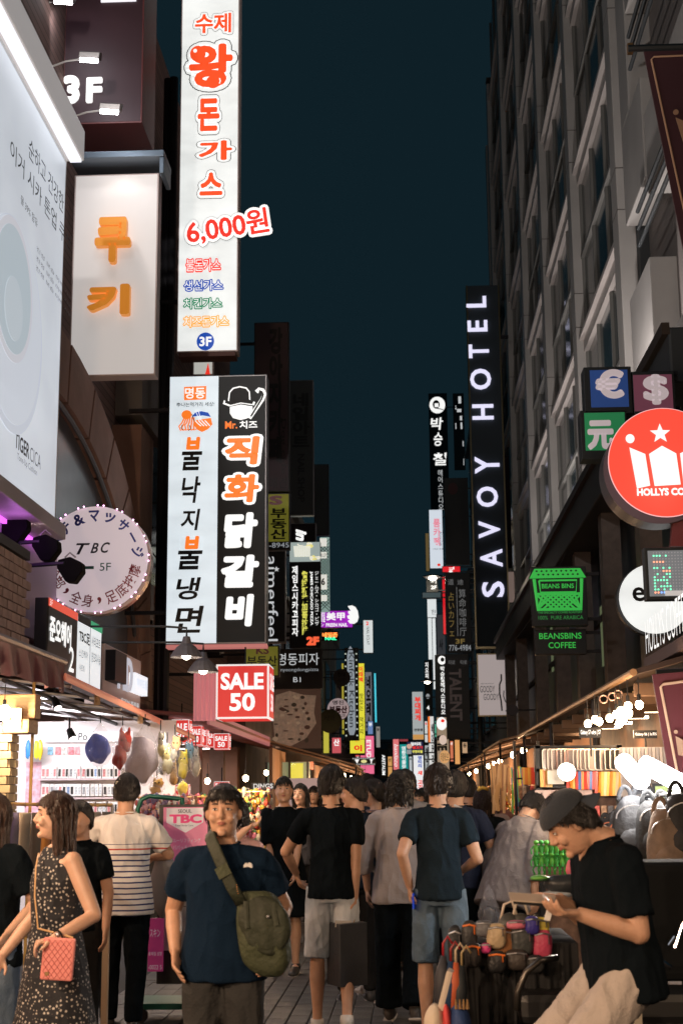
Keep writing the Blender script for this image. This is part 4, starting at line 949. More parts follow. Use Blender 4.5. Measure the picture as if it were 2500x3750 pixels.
# -- hotel sign
Y = 50
xa, xb, zb, zt = front_rect((1722, 1045, 1846, 2368), Y)
r = thing('hotel_sign', 'very tall black hotel sign with white sideways letters and thin gold edges', 'sign', ((xa+xb)/2, Y, zb))
MB().box(xa, Y, zb, xb, Y+.4, zt).build('cabinet', mat('hotel_black', (.030, .042, .052), .8), r)
gold = mat('gold_edge', (.35, .28, .16), .3, .9)
for x in (xa, xb-.05): MB().box(x, Y-.05, zb, x+.05, Y-.001, zt).build('edge_trim', gold, r)
MB().box(xa, Y-.06, zb-.08, xb, Y+.4, zb-.002).build('edge_trim', gold, r)
f = Face((xa, Y, zt), (xb-xa, 0, 0), (0, 0, zb-zt), (0, -1, 0), (1722, 1045, 1846, 2368))
hl = G('hotelw', (.78, .76, .98), 1.0)
for ch, b in (('L', (1722, 1088, 1796, 1130)), ('E', (1724, 1180, 1798, 1222)), ('T', (1726, 1272, 1801, 1322)), ('O', (1728, 1364, 1806, 1441)), ('H', (1733, 1497, 1811, 1553)), ('Y', (1737, 1690, 1827, 1752)), ('O', (1740, 1800, 1818, 1873)), ('V', (1744, 1924, 1822, 1986)), ('A', (1747, 2025, 1827, 2088)), ('S', (1750, 2140, 1830, 2195))):
    f.text(r, ch, b, hl, rot=1, off=.018, ext=.06, lift=.02, name='raised_letter')
MB().box(xb, Y+.1, zt-2, 3.9, Y+.25, zt-1.9).box(xb, Y+.1, zb+1, 3.9, Y+.25, zb+1.1).build('bracket', MT['steel_dark'], r)
MB().tube([V((xa+.1, Y+.2, 0)), V((xa+.1, Y+.2, zb))], .09, 8).build('post', f_black, r)
r, f = fs('box_sign', 'framed cream sign with two words and a bottle drawing under the hotel sign', (1746, 2392, 1862, 2624), 49.4, mat('goody', (.42, .36, .35), .6, emit=(.40, .34, .33), es=.8), frame=mat('gold_edge', (.35, .28, .16), .3, .9), wallx=3.9, border=.05)
f.text(r, 'GOODY', (1756, 2512, 1810, 2536), grey, off=.0); f.text(r, 'GOODY', (1768, 2541, 1824, 2564), grey); f.text(r, 'RESTAURANT', (1758, 2502, 1808, 2506), grey)
f.line(r, [(1835, 2470), (1835, 2492), (1828, 2508), (1827, 2540), (1832, 2570), (1834, 2604)], .03, k_ink); f.line(r, [(1843, 2530), (1841, 2550), (1846, 2566), (1850, 2574)], .02, grey); f.line(r, [(1846, 2604), (1854, 2604)], .02, grey)
# dim signs right of the hotel sign
fs('vertical_sign', 'unlit maroon sign half hidden between the hotel sign and the columns', (1838, 1670, 1868, 2080), 54, mat('dmr', (.05, .02, .025), .6), [('어쎔', (1844, 1690, 1862, 2000), t_ghost2, dict(vert=True))], wallx=3.9)
fs('small_sign', 'small tan lamp panel at the foot of the columns right of the hotel sign', (1852, 2092, 1884, 2208), 52, mat('tan', (.3, .2, .16), .6, emit=(.14, .10, .085), es=1), wallx=3.9)
r, f = round_sign('dim round doll-face sign in the shadows right of the cream sign', 1876, 2600, 20, 40, mat('drs', (.09, .08, .09), .6), [], wallx=3.6)
# -- green coffee sign
Y = 22
gn = G('leaf', (.04, .50, .07), .72); gnd = G('leafd', (.03, .22, .05), .8)
r, f = fs('box_sign', 'black coffee sign with a glowing green bin drawing and lettering', (1945, 2075, 2148, 2292), Y, f_black, bracket=True, wallx=3.0)
f.poly(r, [(1958, 2083), (2126, 2083), (2146, 2117), (1938, 2118)], gn, lift=.006, th=.02)
for k in range(9):
    for j in range(2): f.ell(r, 1966+k*18+j*6, 2092+j*13, 5, 4, k_ink, lift=.03, n=4)
f.line(r, [(1956, 2120), (1966, 2232), (2124, 2232), (2130, 2120)], .03, gn, .01)
f.line(r, [(1974, 2126), (2112, 2126), (2108, 2170), (1978, 2170), (1974, 2126)], .016, gn, .01); f.text(r, 'BEANS BINS', (1983, 2138, 2101, 2155), gn, off=.02)
f.line(r, [(1960, 2176), (2128, 2176)], .025, gn, .01)
for k in range(8):
    f.line(r, [(1962+k*20, 2178), (1962+min(k+3, 8)*20, 2230)], .018, gn, .012); f.line(r, [(2126-k*20, 2178), (2126-min(k+3, 8)*20, 2230)], .018, gn, .012)
f.text(r, 'THE SPECIALTY COFFEE ROASTERY', (1966, 2239, 2128, 2247), gnd, off=.02); f.text(r, '100%  PURE ARABICA', (1967, 2255, 2130, 2269), gnd)
fs('box_sign', 'lower black sign with green coffee lettering in two lines', (1958, 2305, 2146, 2396), Y+.2, f_black, [('BEANSBINS', (1973, 2318, 2128, 2340), gn, dict(off=.01)), ('COFFEE', (2006, 2352, 2106, 2374), gn, dict(off=.01))], wallx=3.0)
# -- currency boxes
cl = mat('cur_white', (.5, .45, .45), .6, emit=(.42, .36, .38), es=.7)
for t, bx, fb, tb, col, lab in (('€', (2138, 1343, 2312, 1512), (2160, 1356, 2298, 1492), (2178, 1354, 2284, 1462), (.02, .06, .22), 'blue exchange box with a euro symbol'), ('$', (2316, 1360, 2470, 1512), (2318, 1373, 2460, 1506), (2352, 1372, 2446, 1484), (.16, .05, .08), 'maroon exchange box with a dollar symbol'), ('元', (2126, 1502, 2296, 1680), (2140, 1512, 2288, 1650), (2148, 1540, 2246, 1648), (.02, .22, .08), 'green exchange box with a yuan symbol')):
    Y = 15
    r, f = fs('exchange_sign', lab, bx, Y, f_black, th=.25, wallx=3.0, frame=f_black)
    f.rect(r, fb, mat('cur'+t, col, .5, emit=col, es=.45), 'colour_panel'); f.text(r, t, tb, cl, off=.06, lift=.012)
# -- round red coffee sign
Y = 13.5; c = P(2432, 1692, Y); Rr = 205/ppm(Y)
r = thing('round_sign', 'large round red coffee sign with crown emblem at the right edge', 'sign', c)
MB().disc(c+V((.0, .34, -.0)), Rr, .34, 64).build('drum', mat('drum_dark', (.10, .09, .10), .4, .3), r, smooth=False)
MB().disc(c, Rr*.985, .01, 64).build('sign_face', G('holly', (.85, .075, .045), 1.0, True), r)
MB().disc(c+V((0, .006, 0)), Rr*1.0, .008, 64).build('rim', G('rimp', (.9, .5, .5), .9), r)
f = Face(c+V((-Rr, -.01, Rr)), (2*Rr, 0, 0), (0, 0, -2*Rr), (0, -1, 0), (2432-205, 1692-205, 2432+205, 1692+205))
f.ell(r, 2310, 1603, 16, 17, t_white); st = [(2420+(38 if k % 2 == 0 else 16)*math.sin(PI*k/5), 1586-(38 if k % 2 == 0 else 16)*math.cos(PI*k/5)) for k in range(10)]; f.poly(r, st, t_white)
f.poly(r, [(2306, 1636), (2362, 1662), (2374, 1780), (2326, 1790)], t_white); f.poly(r, [(2376, 1662), (2424, 1632), (2474, 1662), (2484, 1778), (2390, 1782)], t_white); f.poly(r, [(2488, 1662), (2545, 1636), (2530, 1790), (2495, 1780)], t_white); f.ell(r, 2540, 1603, 16, 17, t_white)
f.text(r, 'HOLLYS COFFEE', (2325, 1790, 2560, 1818), t_white, off=.05)
MB().box(c.x, Y+.12, c.z-.05, 3.2, Y+.2, c.z+.05).build('bracket', MT['steel_dark'], r)
point('sign_glow', c+V((0, -.4, -.2)), 5, (1, .25, .2), .2, r)
MB().prism([P(2462, 1895, 13.9), P(2540, 1880, 13.9), P(2530, 2000, 13.9), P(2455, 2000, 13.9)], (0, .1, 0)).build('support', mat('red_metal', (.18, .04, .04), .5), r)
# -- white round sign and LED board
round_sign('plain white lit round sign with a black letter e behind the dot board', 2395, 2192, 130, 16, WHITE_LIT, [('e', (2316, 2150, 2362, 2202), k_ink, dict(off=.02))], wallx=3.0)
Y = 12
r, f = fs('led_board', 'tilted dot matrix board with green and red lights at the right edge', (2360, 2003, 2560, 2196), Y, mat('led_face', (.16, .17, .18), .4, emit=(.12, .13, .14), es=1), frame=f_black, th=.12, border=.03, wallx=2.6)
dots = {k: MB().disc((0, 0, 0), .0085, .004, 8) for k in range(1)}
dm = {}
for nm, col, e in (('off', (.3, .3, .32), .6), ('grn', (.2, 1, .55), 1.4), ('rdd', (1, .35, .2), 1.6), ('blu', (.2, .4, 1), 1.6)):
    dm[nm] = MB().disc((0, 0, 0), .0085, .004, 8).mesh('dot'); dm[nm].materials.append(G('dot'+nm, col, e))
rl = random.Random(5); offb = MB()
for j in range(14):
    for i in range(15):
        x = 2394+i*11.2; y = 2024+j*11.2; q = f.pt(x, y, .004)
        lit = None
        if i < 6:
            if j in (1, 5, 9, 11) and rl.random() < .8: lit = 'grn'
            elif j in (3,) and i < 4: lit = 'rdd'
            elif j in (6,) and i > 2: lit = 'rdd'
            elif j > 6 and rl.random() < .45: lit = 'grn'
            if j == 13: lit = ('rdd', 'rdd', 'blu', 'blu', 'grn', 'rdd')[i]
        if lit:
            o = bpy.data.objects.new('dot', dm[lit]); COL.objects.link(o); o.parent = r; o.location = q-wl(r)
        else: offb.disc(q, .006, .003, 6)
o = offb.build('unlit_dots', mat('dot_off', (.3, .3, .32), .5, emit=(.18, .18, .19), es=1), r); o['kind'] = 'stuff'
f.rect(r, (2428, 2164, 2540, 2182), mat('paper', (.6, .6, .6), .6, emit=(.35, .35, .35), es=1), 'label_strip', .008)
# -- coffee lettering on the shop fascia (right)
X = 2.0
ya, yb = PX(2514, 2215, X).y, PX(2350, 2310, X).y
z0 = PX(2355, 2410, X).z; z1 = z0+.32
r = thing('shop_canopy', 'dark canopy with white sideways seen coffee lettering and warm louvres below', 'canopy', (2.4, 11, 2.5))
MB().box(X, ya, z0-.10, X+.10, yb, z0-.005).build('fascia_rail', mat('brownrail', (.07, .045, .045), .5), r)
MB().box(X+.1, ya, z0-.25, 3.6, yb+.2, z0-.10).build('canopy_body', mat('cbody', (.05, .03, .03), .6), r)
f = Face((X+.02, yb, z1), (0, ya-yb, 0), (0, 0, z0-z1), (-1, 0, 0))
f.text(r, 'HOLLYS COFFEE', (.03, .04, .97, .92), t_white, off=-.012, name='raised_letter')
for k in range(10):
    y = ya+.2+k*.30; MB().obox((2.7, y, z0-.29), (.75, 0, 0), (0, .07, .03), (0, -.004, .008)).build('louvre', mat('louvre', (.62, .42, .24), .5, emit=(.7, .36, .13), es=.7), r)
area('louvre_light', (2.7, 11.5, z0-.4), (0, 0, -1), 10, (1, .75, .45), .6, 2.2, r)
# -- maroon banners at right edge
mb = mat('maroon_cloth', (.10, .011, .016), .7, sheen=.2); gl_ = mat('cream_line', (.60, .38, .25), .6)
def banner(label, pts, Y, m, line=True, pole=None):
    q = [P(x, y, Y) for x, y in pts]; r = thing('banner', label, 'banner', q[0])
    MB().prism(q, (0, .02, 0)).build('cloth', m, r)
    ins = pts if not line else [(pts[0][0]+34, pts[0][1]+34), (pts[1][0], pts[1][1]+30), None, (pts[3][0]+34, pts[3][1])]
    MB().tube([P(ins[3][0], ins[3][1], Y-.012), P(ins[0][0]-3, ins[0][1]+12, Y-.012), P(ins[0][0]+6, ins[0][1]+2, Y-.012), P(ins[1][0], ins[1][1], Y-.012)], [(.004, .010)]*4, 6, up=(0, 1, 0)).build('border_line', gl_, r)
    return r
mbd = mat('maroon_cloth_dark', (.055, .016, .024), .7, sheen=.2)
r = banner('dark maroon hanging banner with a cream border line at the upper right edge', [(2352, 172), (2620, 168), (2700, 940), (2506, 945)], 12.5, mbd)
MB().tube([P(2298, 178, 12.5), P(2640, 168, 12.5)], .035, 8).build('pole', f_black, r); MB().box(*(tuple(P(2298, 190, 12.5))+tuple(P(2312, 168, 12.56)))).build('pole_end', mat('brass', (.3, .18, .08), .4, .7), r)
cf = mat('cream_print', (.42, .26, .17), .6)
MB().disc(P(2473, 410, 12.46), .026, .01, 20).build('emblem', cf, r); MB().prism([P(x, y, 12.46) for x, y in ((2472, 430), (2520, 450), (2530, 540), (2500, 520))], (0, .01, 0)).build('emblem', cf, r)
r = banner('bright maroon standing banner with a cream border line at the right edge', [(2386, 2470), (2620, 2450), (2640, 2850), (2452, 2870)], 9.8, mb)
MB().disc(P(2473, 2680, 9.77), .013, .006, 16).build('emblem', cf, r); MB().prism([P(x, y, 9.77) for x, y in ((2472, 2696), (2500, 2710), (2505, 2770), (2482, 2765))], (0, .008, 0)).build('emblem', cf, r)
MB().tube([P(2400, 2462, 9.85), P(2640, 2448, 9.85)], .02, 8).build('pole', f_black, r)
# ================================================================ STALLS AND GOODS
rs = random.Random(11)
def blob(c, rx, ry, rz, seed=0, amp=.12, freq=1.6, nu=20, nv=12, b=None, M=None):
    b = b or MB(); n0 = len(b.v); b.sphere((0, 0, 0), rx, ry, rz, nu, nv)
    for i in range(n0, len(b.v)):
        p = b.v[i]; u = V((p.x/rx, p.y/ry, p.z/rz))
        p = p*(1+amp*noise.noise(u*freq+V((seed*7.3, seed, 2)))); b.v[i] = (M @ p if M is not None else p)+V(c)
    return b
film = mat('clear_film', (.75, .72, .76), .10, alpha=.15, spec=1, bump=1, bscale=16, stretch=(1, 1, .5))
def bag_film(c, w, h, seed, d=None):
    """tied clear plastic bag, teardrop with crumples"""
    b = MB(); nu, nv = 28, 18; vs = []; d = d or w*.8
    for j in range(nv+1):
        t = j/nv; z = h*(.5-t)
        r = (math.sin(PI*min(1, t*.93+.04)**1.35))**.8*.5 if t < .98 else .02
        r = max(r, .03)
        for i in range(nu):
            a = 2*PI*i/nu; k = 1+.26*noise.noise(V((math.cos(a)*2.2, math.sin(a)*2.2, t*5+seed*5)))+.10*abs(noise.noise(V((math.cos(a)*5, math.sin(a)*5, t*9+seed))))+.07*math.sin(a*7+seed+t*3)*(1-t)
            vs.append(V((c[0]+w*r*k*math.cos(a), c[1]+d*r*k*math.sin(a), c[2]+z)))
    fs = [(j*nu+i, (j+1)*nu+i, (j+1)*nu+(i+1) % nu, j*nu+(i+1) % nu) for j in range(nv) for i in range(nu)]
    fs += [tuple(range(nu))[::-1], tuple(nv*nu+i for i in range(nu))]
    b.add(vs, [f[::-1] for f in fs]); return b
def plush_bag(label, px, py, w_px, h_px, Y, cols, seed, group=None, cat='soft toy', name='bagged_plush'):
    c = P(px, py, Y); w = w_px/ppm(Y); h = h_px/ppm(Y)
    r = thing(name, label, cat, c, group); rr = random.Random(seed)
    k = len(cols)
    for i, col in enumerate(cols):
        q = V(c)+V(((rr.random()-.5)*w*.28, (rr.random()-.5)*w*.2, h*(.16-.36*i/max(1, k-1)) if k > 1 else -h*.06))
        s = (w*(.36 if k > 1 else .42))
        bl = blob(q, s, s*.8, h*(.26 if k > 1 else .36), seed+i, .34)
        if k > 1 and i == 0:
            for sg in (-1, 1): blob(q+V((sg*s*.6, 0, h*.2)), s*.25, s*.2, h*.14, seed+9, b=bl)
        bl.build('plush', mat('plush%s' % (col,), col, .9, sheen=.4, bump=.3, bscale=60), r, smooth=True)
        if k > 1 and i == 0:
            for sg in (-1, 1): MB().sphere(q+V((sg*s*.35, -s*.75, .01)), .008, nu=8, nv=6).build('eye', k_ink, r)
    bag_film(c, w, h*1.06, seed).build('clear_bag', film, r, smooth=True)
    top = V(c)+V((0, 0, h*.53)); MB().tube([top, top+V((0, 0, .10))], .006, 5).build('string', k_ink, r)
    return r
bulb_m = G('warmbulb', (1, .72, .42), 45, True)
def bulb_lamp(label, q, pw=6, rad=.032, group=None, col=(1, .62, .34), m=None, cord=.12):
    t = thing('hanging_bulb', label, 'light bulb', q, group)
    MB().sphere(q, rad, rad, rad*1.15, 14, 10).build('bulb', m or bulb_m, t, smooth=True)
    MB().tube([q+V((0, 0, rad)), q+V((0, 0, rad+.05))], .014, 8).build('socket', k_ink, t)
    MB().tube([q+V((0, 0, rad+.05)), q+V((0, 0, rad+.05+cord))], .004, 5).build('cord', k_ink, t)
    if pw: point('bulb_light', q+V((0, 0, -rad-.06)), pw, col, .05, t)
    return t
# ---------------- left: burgundy awning
M_burg = mat('burgundy_cloth', (.15, .018, .035), .8, sheen=.3, bump=.15, bscale=20)
r = thing('awning', 'burgundy cloth awning with a hanging valance at the left edge', 'awning', (-3.4, 9.5, 2.8))
MB().obox((-3.6, 9.0, 2.84), (.72, 0, -.14), (0, 2.95, 0), (.002, 0, .012)).build('roof_cloth', M_burg, r)
b = MB(); n = 90
vs = []
for k in range(n+1):
    y = 6.05+5.9*k/n; dx = .025*math.sin(k*.9)+.01*math.sin(k*2.3); dz = .03*abs(math.sin(k*PI/9))
    vs += [V((-2.9, y, 2.70)), V((-2.89+dx*.6, y, 2.58)), V((-2.88+dx, y, 2.44+dz))]
b.add(vs+[v-V((.01, 0, 0)) for v in vs], [f for k in range(n) for j in (0, 1) for f in ((3*k+j, 3*k+j+1, 3*k+4+j, 3*k+3+j), tuple(3*(n+1)+i for i in (3*k+3+j, 3*k+4+j, 3*k+j+1, 3*k+j)))])
b.build('valance', M_burg, r, smooth=True)
MB().tube([(-2.9, 6.05, 2.71), (-2.9, 11.95, 2.71)], .03, 8).build('front_bar', mat('bar_grey', (.25, .2, .2), .4, .6), r)
# ---------------- left: canopy over the accessory shop
M_can = mat('canopy_dark', (.035, .022, .022), .6)
r = thing('shop_canopy', 'dark canopy with a salmon lit front edge over the phone accessory shop', 'canopy', (-3.5, 15.5, 2.6))
def cz(y): return 2.58-(y-11.9)*.028
MB().add([(-4.3, 11.95, 3.0), (-2.9, 11.95, cz(11.95)), (-2.9, 19.2, cz(19.2)), (-4.3, 19.2, 2.85), (-4.3, 11.95, 3.03), (-2.9, 11.95, cz(11.95)+.03), (-2.9, 19.2, cz(19.2)+.03), (-4.3, 19.2, 2.88)],
         [(0, 3, 2, 1), (4, 5, 6, 7), (0, 1, 5, 4), (1, 2, 6, 5), (2, 3, 7, 6), (3, 0, 4, 7)]).build('roof_sheet', M_can, r)
MB().tube([(-2.88, 11.9, cz(11.9)), (-2.88, 19.3, cz(19.3))], [(.035, .014)]*2, 8, up=(0, 0, 1)).build('edge_strip', mat('salmon_edge', (.62, .22, .14), .45, emit=(.5, .13, .08), es=.35), r)  # emission on the strip stands in for light falling on it
for dx, dz in ((-.12, -.03), (-.5, -.02), (-.95, .06)):
    MB().tube([(-2.9+dx, 11.9, cz(11.9)+dz), (-2.9+dx, 19.2, cz(19.2)+dz)], .022, 6).build('purlin', MT['steel_dark'] if dz < 0 else MT['steel'], r)
for k in range(7):
    y = 12.3+k*1.1; MB().tube([(-4.3, y, cz(y)+.12), (-2.92, y, cz(y)-.04)], .018, 6).build('rafter', MT['steel'], r)
    if k % 2: MB().cyl((-2.93, y, cz(y)-.10), (-2.93, y, cz(y)+.02), .03, 8).build('bracket', MT['wood'], r)
# bulb, brick column, wooden bracket, pole
bulb_lamp('bare glowing bulb above the cream brick column at the left edge', P(17, 2610, 11.35), 26, .055, m=G('hotbulb', (1, .8, .5), 60, True), col=(1, .66, .36))
M_cb = mat('cream_brick', (.62, .50, .33), .75, noise_=.12, nscale=5, bump=.25, bscale=30)
r = thing('brick_column', 'cream brick column lit by the bare bulb at the left edge', 'column', (-3.5, 11.75, 0))
MB().box(-3.8, 11.615, 0, -3.275, 11.93, 2.17).build('core', mat('mortar', (.2, .15, .14), .9), r)
bk = [MB().box(-.05, -.012-.004*i, -.03, .05, .012, .03).mesh('brick') for i in range(3)]; bs_ = [MB().box(-.012, -.047, -.03, .012+.003*i, .047, .03).mesh('brick') for i in range(2)]
for m_ in bk+bs_: m_.materials.append(M_cb)
for k in range(20):
    for i in range(4):
        o = bpy.data.objects.new('brick', bk[(i+k) % 3]); COL.objects.link(o); o.parent = r; o.location = V((-3.31-.108*i-(.0 if k % 2 else -.03), 11.605, .84+.068*k))-wl(r)
    for i in range(3):
        o = bpy.data.objects.new('brick', bs_[(i+k) % 2]); COL.objects.link(o); o.parent = r; o.location = V((-3.268, 11.66+.102*i+(.03 if k % 2 else 0)*(i < 2), .84+.068*k))-wl(r)
r = thing('timber_bracket', 'warm lit timber bracket over the cream brick column', 'beam', (-3.4, 11.8, 2.3))
MB().box(-3.9, 11.62, 2.22, -3.05, 11.8, 2.42).box(-3.30, 11.55, 2.10, -3.08, 11.85, 2.215).build('beam', MT['wood'], r, bevel=.01)
MB().box(-3.22, 11.53, 2.14, -3.14, 11.55, 2.30).build('switch_box', mat('cream_pl', (.6, .5, .36), .5), r)
r = thing('pole', 'thin yellow painted pole in front of the phone accessory shop', 'pole', (-3.22, 12.2, 0))
MB().cyl((-3.22, 12.2, 0), (-3.22, 12.2, 2.62), .014, 8).build('tube', mat('yellow_pole', (.6, .38, .12), .5), r)
MB().cyl((-3.22, 12.2, .0), (-3.22, 12.2, .02), .05, 12).build('foot', MT['steel'], r)
# display wall
Y = 16.6
M_dw = mat('display_white', (.80, .76, .80), .5)
r = thing('display_wall', 'brightly lit white display wall of the phone accessory shop', 'display wall', (-4, Y, 0))
xa, xb, zb, zt = front_rect((95, 2640, 640, 3060), Y)
MB().box(-6.9, Y, .3, xb, Y+.08, zt).build('panel', M_dw, r)
xh, xi, zh, zi = front_rect((166, 2682, 486, 2716), Y)
h = MB().box(xh, Y-.10, zh, xi, Y-.001, zi).build('header_box', G('hdr', (.95, .92, .95), 1.1, True), r)
f = Face((xa, Y, zt), (xb-xa, 0, 0), (0, 0, zb-zt), (0, -1, 0), (95, 2640, 640, 3060))
f.text(r, 'Po', (292, 2684, 325, 2714), grey, lift=.108, off=.02)
for k, (a, col) in enumerate(((174, (.25, .5, .75)), (202, (.75, .25, .3)), (226, (.6, .6, .6)), (250, (.7, .2, .25)), (273, (.75, .3, .35)))):
    f.rect(r, (a, 2734, a+20, 2764), mat('poster%d' % k, col, .5, noise_=.5, nscale=40), 'poster', .01, .004)
for y in (2852, 2921, 2986): 
    f.rect(r, (150, y, 450, y+6), mat('shelf_pink', (.6, .5, .55), .4), 'shelf', .0, .10)
def packet_mesh(w, h, cols, seed):
    rr = random.Random(seed); b = MB().box(-w/2, -.012, -h/2, w/2, .012, h/2); n0 = len(b.f)
    b.box(-w*.34, -.014, -h*.36, w*.34, -.0122, h*.28); me = b.mesh('packet')
    me.materials.append(mat('pack_white', (.82, .82, .84), .3)); me.materials.append(mat('pk%s' % (cols,), cols, .4, noise_=.5, nscale=60))
    for i in range(n0, len(me.polygons)): me.polygons[i].material_index = 1
    return me
pks = [packet_mesh(.042, .135, c, i) for i, c in enumerate([(.02, .02, .02), (.25, .27, .3), (.02, .02, .025), (.5, .2, .22), (.5, .55, .6), (.02, .02, .02), (.2, .3, .5)])]
n_pk = 0
for (y, x0, x1) in ((2828, 160, 445), (2893, 160, 445), (2958, 160, 445)):
    x = x0
    while x < x1:
        q = P(x, y, Y-.06); o = bpy.data.objects.new('accessory_packet', pks[rs.randrange(7)]); COL.objects.link(o); o.location = q; o.rotation_euler = (0, rs.uniform(-.05, .05), rs.uniform(-.3, .3))
        tag(o, 'white packet with a dark window in the %s row of the lit display wall' % {2828: 'upper', 2893: 'middle', 2958: 'lower'}[y], 'packet', 'packets on the lit display wall'); x += 13+rs.random()*4
for k, (px, col) in enumerate(((104, (.05, .25, .6)), (118, (.1, .35, .7)), (134, (.8, .7, .05)), (148, (.75, .6, .04)))):
    o = blob(P(px, 2745, 16.4), .03, .02, .11, k, .2).build('snack_bag', mat('snack%d' % k, col, .25), loc=P(px, 2745, 16.4), smooth=True)
    tag(o, ['deep blue foil bag hanging at the left of the lit display', 'lighter blue foil bag hanging second at the left of the lit display', 'yellow foil bag hanging beside the blue ones', 'mustard foil bag hanging nearest the white header box'][k], 'snack bag', 'foil bags beside the display wall')
f.rect(r, (97, 2790, 152, 2980), mat('pinkpaper', (.7, .4, .5), .5, noise_=.4, nscale=20), 'pink_panel', .01, .004)
for k, (x0, w) in enumerate(((-5.6, 1.2), (-4.3, .9))):
    c = thing('ceiling_light', ['white strip light deep in the phone accessory shop', 'white strip light near the front of the phone accessory shop'][k], 'light', (x0, 14.8+k, 2.6), 'accessory shop lights')
    MB().box(x0-w/2, 14.7+k*.6, 2.60, x0+w/2, 14.8+k*.6, 2.66).build('tube', G('tubew', (1, .95, 1), 9, True), c)
    area('strip_light', (x0+.3, 14.75+k*.6, 2.55), (.1, .35, -1), 38, (1, .91, .88), 1.2, .2, c)
for (px, py) in ((255, 2672), (200, 2560)):
    q = P(px, py, 13.6); t = thing('track_light', 'small black track spotlight under the shop canopy' if py > 2600 else 'small track spotlight higher up near the hair salon sign', 'spotlight', q)
    MB().cyl(q, q+V((.05, -.05, -.09)), .03, 12, .045).build('housing', k_ink, t); MB().tube([q, q+V((0, 0, .12))], .01, 6).build('stem', k_ink, t)
    MB().disc(q+V((.052, -.052, -.093)), .038, .004, 16, N=(.45, -.45, -.8)).build('lens', G('trk', (1, .9, .85), 3), t)
# bags of plush
plush_bag('blue plush in a crumpled clear bag under the canopy', 367, 2730, 100, 150, 14.4, [(.04, .10, .60)], 1)
plush_bag('dark red plush in a clear bag between the blue and the large pale bag', 448, 2740, 66, 150, 14.8, [(.36, .03, .02), (.26, .03, .02)], 2)
plush_bag('large pale lilac plush in a clear bag, biggest under the canopy', 530, 2765, 128, 205, 14.2, [(.42, .34, .37)], 3)
for k, (x, y, w, h, cols, lab) in enumerate([
    (588, 2725, 40, 90, [(.55, .5, .35), (.6, .5, .2)], 'cream plush with black ears in a clear bag right of the lilac one'),
    (612, 2780, 50, 110, [(.75, .6, .12), (.7, .65, .4)], 'yellow plush in a clear bag, upper middle of the cluster'),
    (640, 2740, 46, 90, [(.75, .45, .2), (.7, .65, .5)], 'orange and cream plush in a clear bag near the canopy edge'),
    (665, 2800, 48, 110, [(.78, .66, .06), (.75, .6, .08)], 'bright yellow plush with a black dot eye hanging low in the cluster'),
    (690, 2770, 44, 110, [(.15, .35, .5), (.55, .55, .55)], 'blue and grey plush in a clear bag at the right of the cluster'),
    (716, 2790, 40, 110, [(.5, .5, .5), (.55, .5, .4)], 'pale grey plush in a clear bag, rightmost of the cluster'),
    (575, 2880, 56, 60, [(.62, .36, .10), (.6, .36, .1)], 'pair of caramel plush bears in a clear bag hanging low'),
    (632, 2830, 40, 90, [(.55, .36, .12), (.5, .3, .1)], 'brown plush in a clear bag beside the bright yellow one'),
    (600, 2810, 36, 60, [(.7, .7, .66)], 'small white plush in a clear bag amid the yellow ones'),
    (668, 2882, 44, 66, [(.78, .66, .06)], 'round yellow plush in a clear bag, lowest of the cluster')]):
    plush_bag(lab, x, y, w, h, 14.0+.12*k, cols, 20+k, 'bagged plush toys under the canopy')
point('cluster_light', P(640, 2700, 14.0), 5, (1, .9, .8), .05)
MB_ = None
# clothes rail far left
r = thing('clothes_rail', 'brass clothes rail with garments on rings at the left edge', 'clothes rail', P(250, 2945, 11.4))
a, b_ = P(-60, 2944, 11.4), P(412, 2948, 11.4)
MB().tube([a, b_], .014, 8).build('rail', mat('brass_rail', (.6, .42, .2), .3, .8), r)
for e in (a, b_): MB().tube([e, V((e.x, e.y, 0))], .014, 8).build('leg', MT['steel'], r)
gm = [(.5, .32, .06), (.05, .05, .06), (.12, .1, .3), (.5, .42, .34), (.08, .07, .07), (.45, .2, .05)]
for k in range(11):
    x = a.x+.06+(b_.x-a.x-.1)*k/10; col = gm[k % 6]
    b = MB(); pts = []
    for j in range(6):
        t = j/5; wd = .03+.012*math.sin(j+k); dd = .14+.05*t
        pts.append(((x, a.y, a.z-.07-.55*t), (wd, dd)))
    b.tube([p[0] for p in pts], [p[1] for p in pts], 12, up=(1, 0, 0))
    o = b.build('hanging_garment', mat('garm%d' % (k % 6), col, .85, sheen=.2), loc=(x, a.y, a.z-.3), smooth=True)
    tag(o, ['mustard', 'black', 'violet', 'beige', 'charcoal', 'amber'][k % 6]+' garment hung on the brass rail, '+['first from the left', 'second from the left', 'third', 'fourth', 'fifth', 'middle', 'seventh', 'eighth', 'ninth', 'tenth', 'last at the right'][k], 'garment', 'garments on the brass rail')
    MB().tube([V((x, a.y+.02*math.cos(q_), a.z+.02*math.sin(q_)-.01)) for q_ in [2*PI*i/8 for i in range(9)]], .003, 4).build('ring', MT['steel'], r)
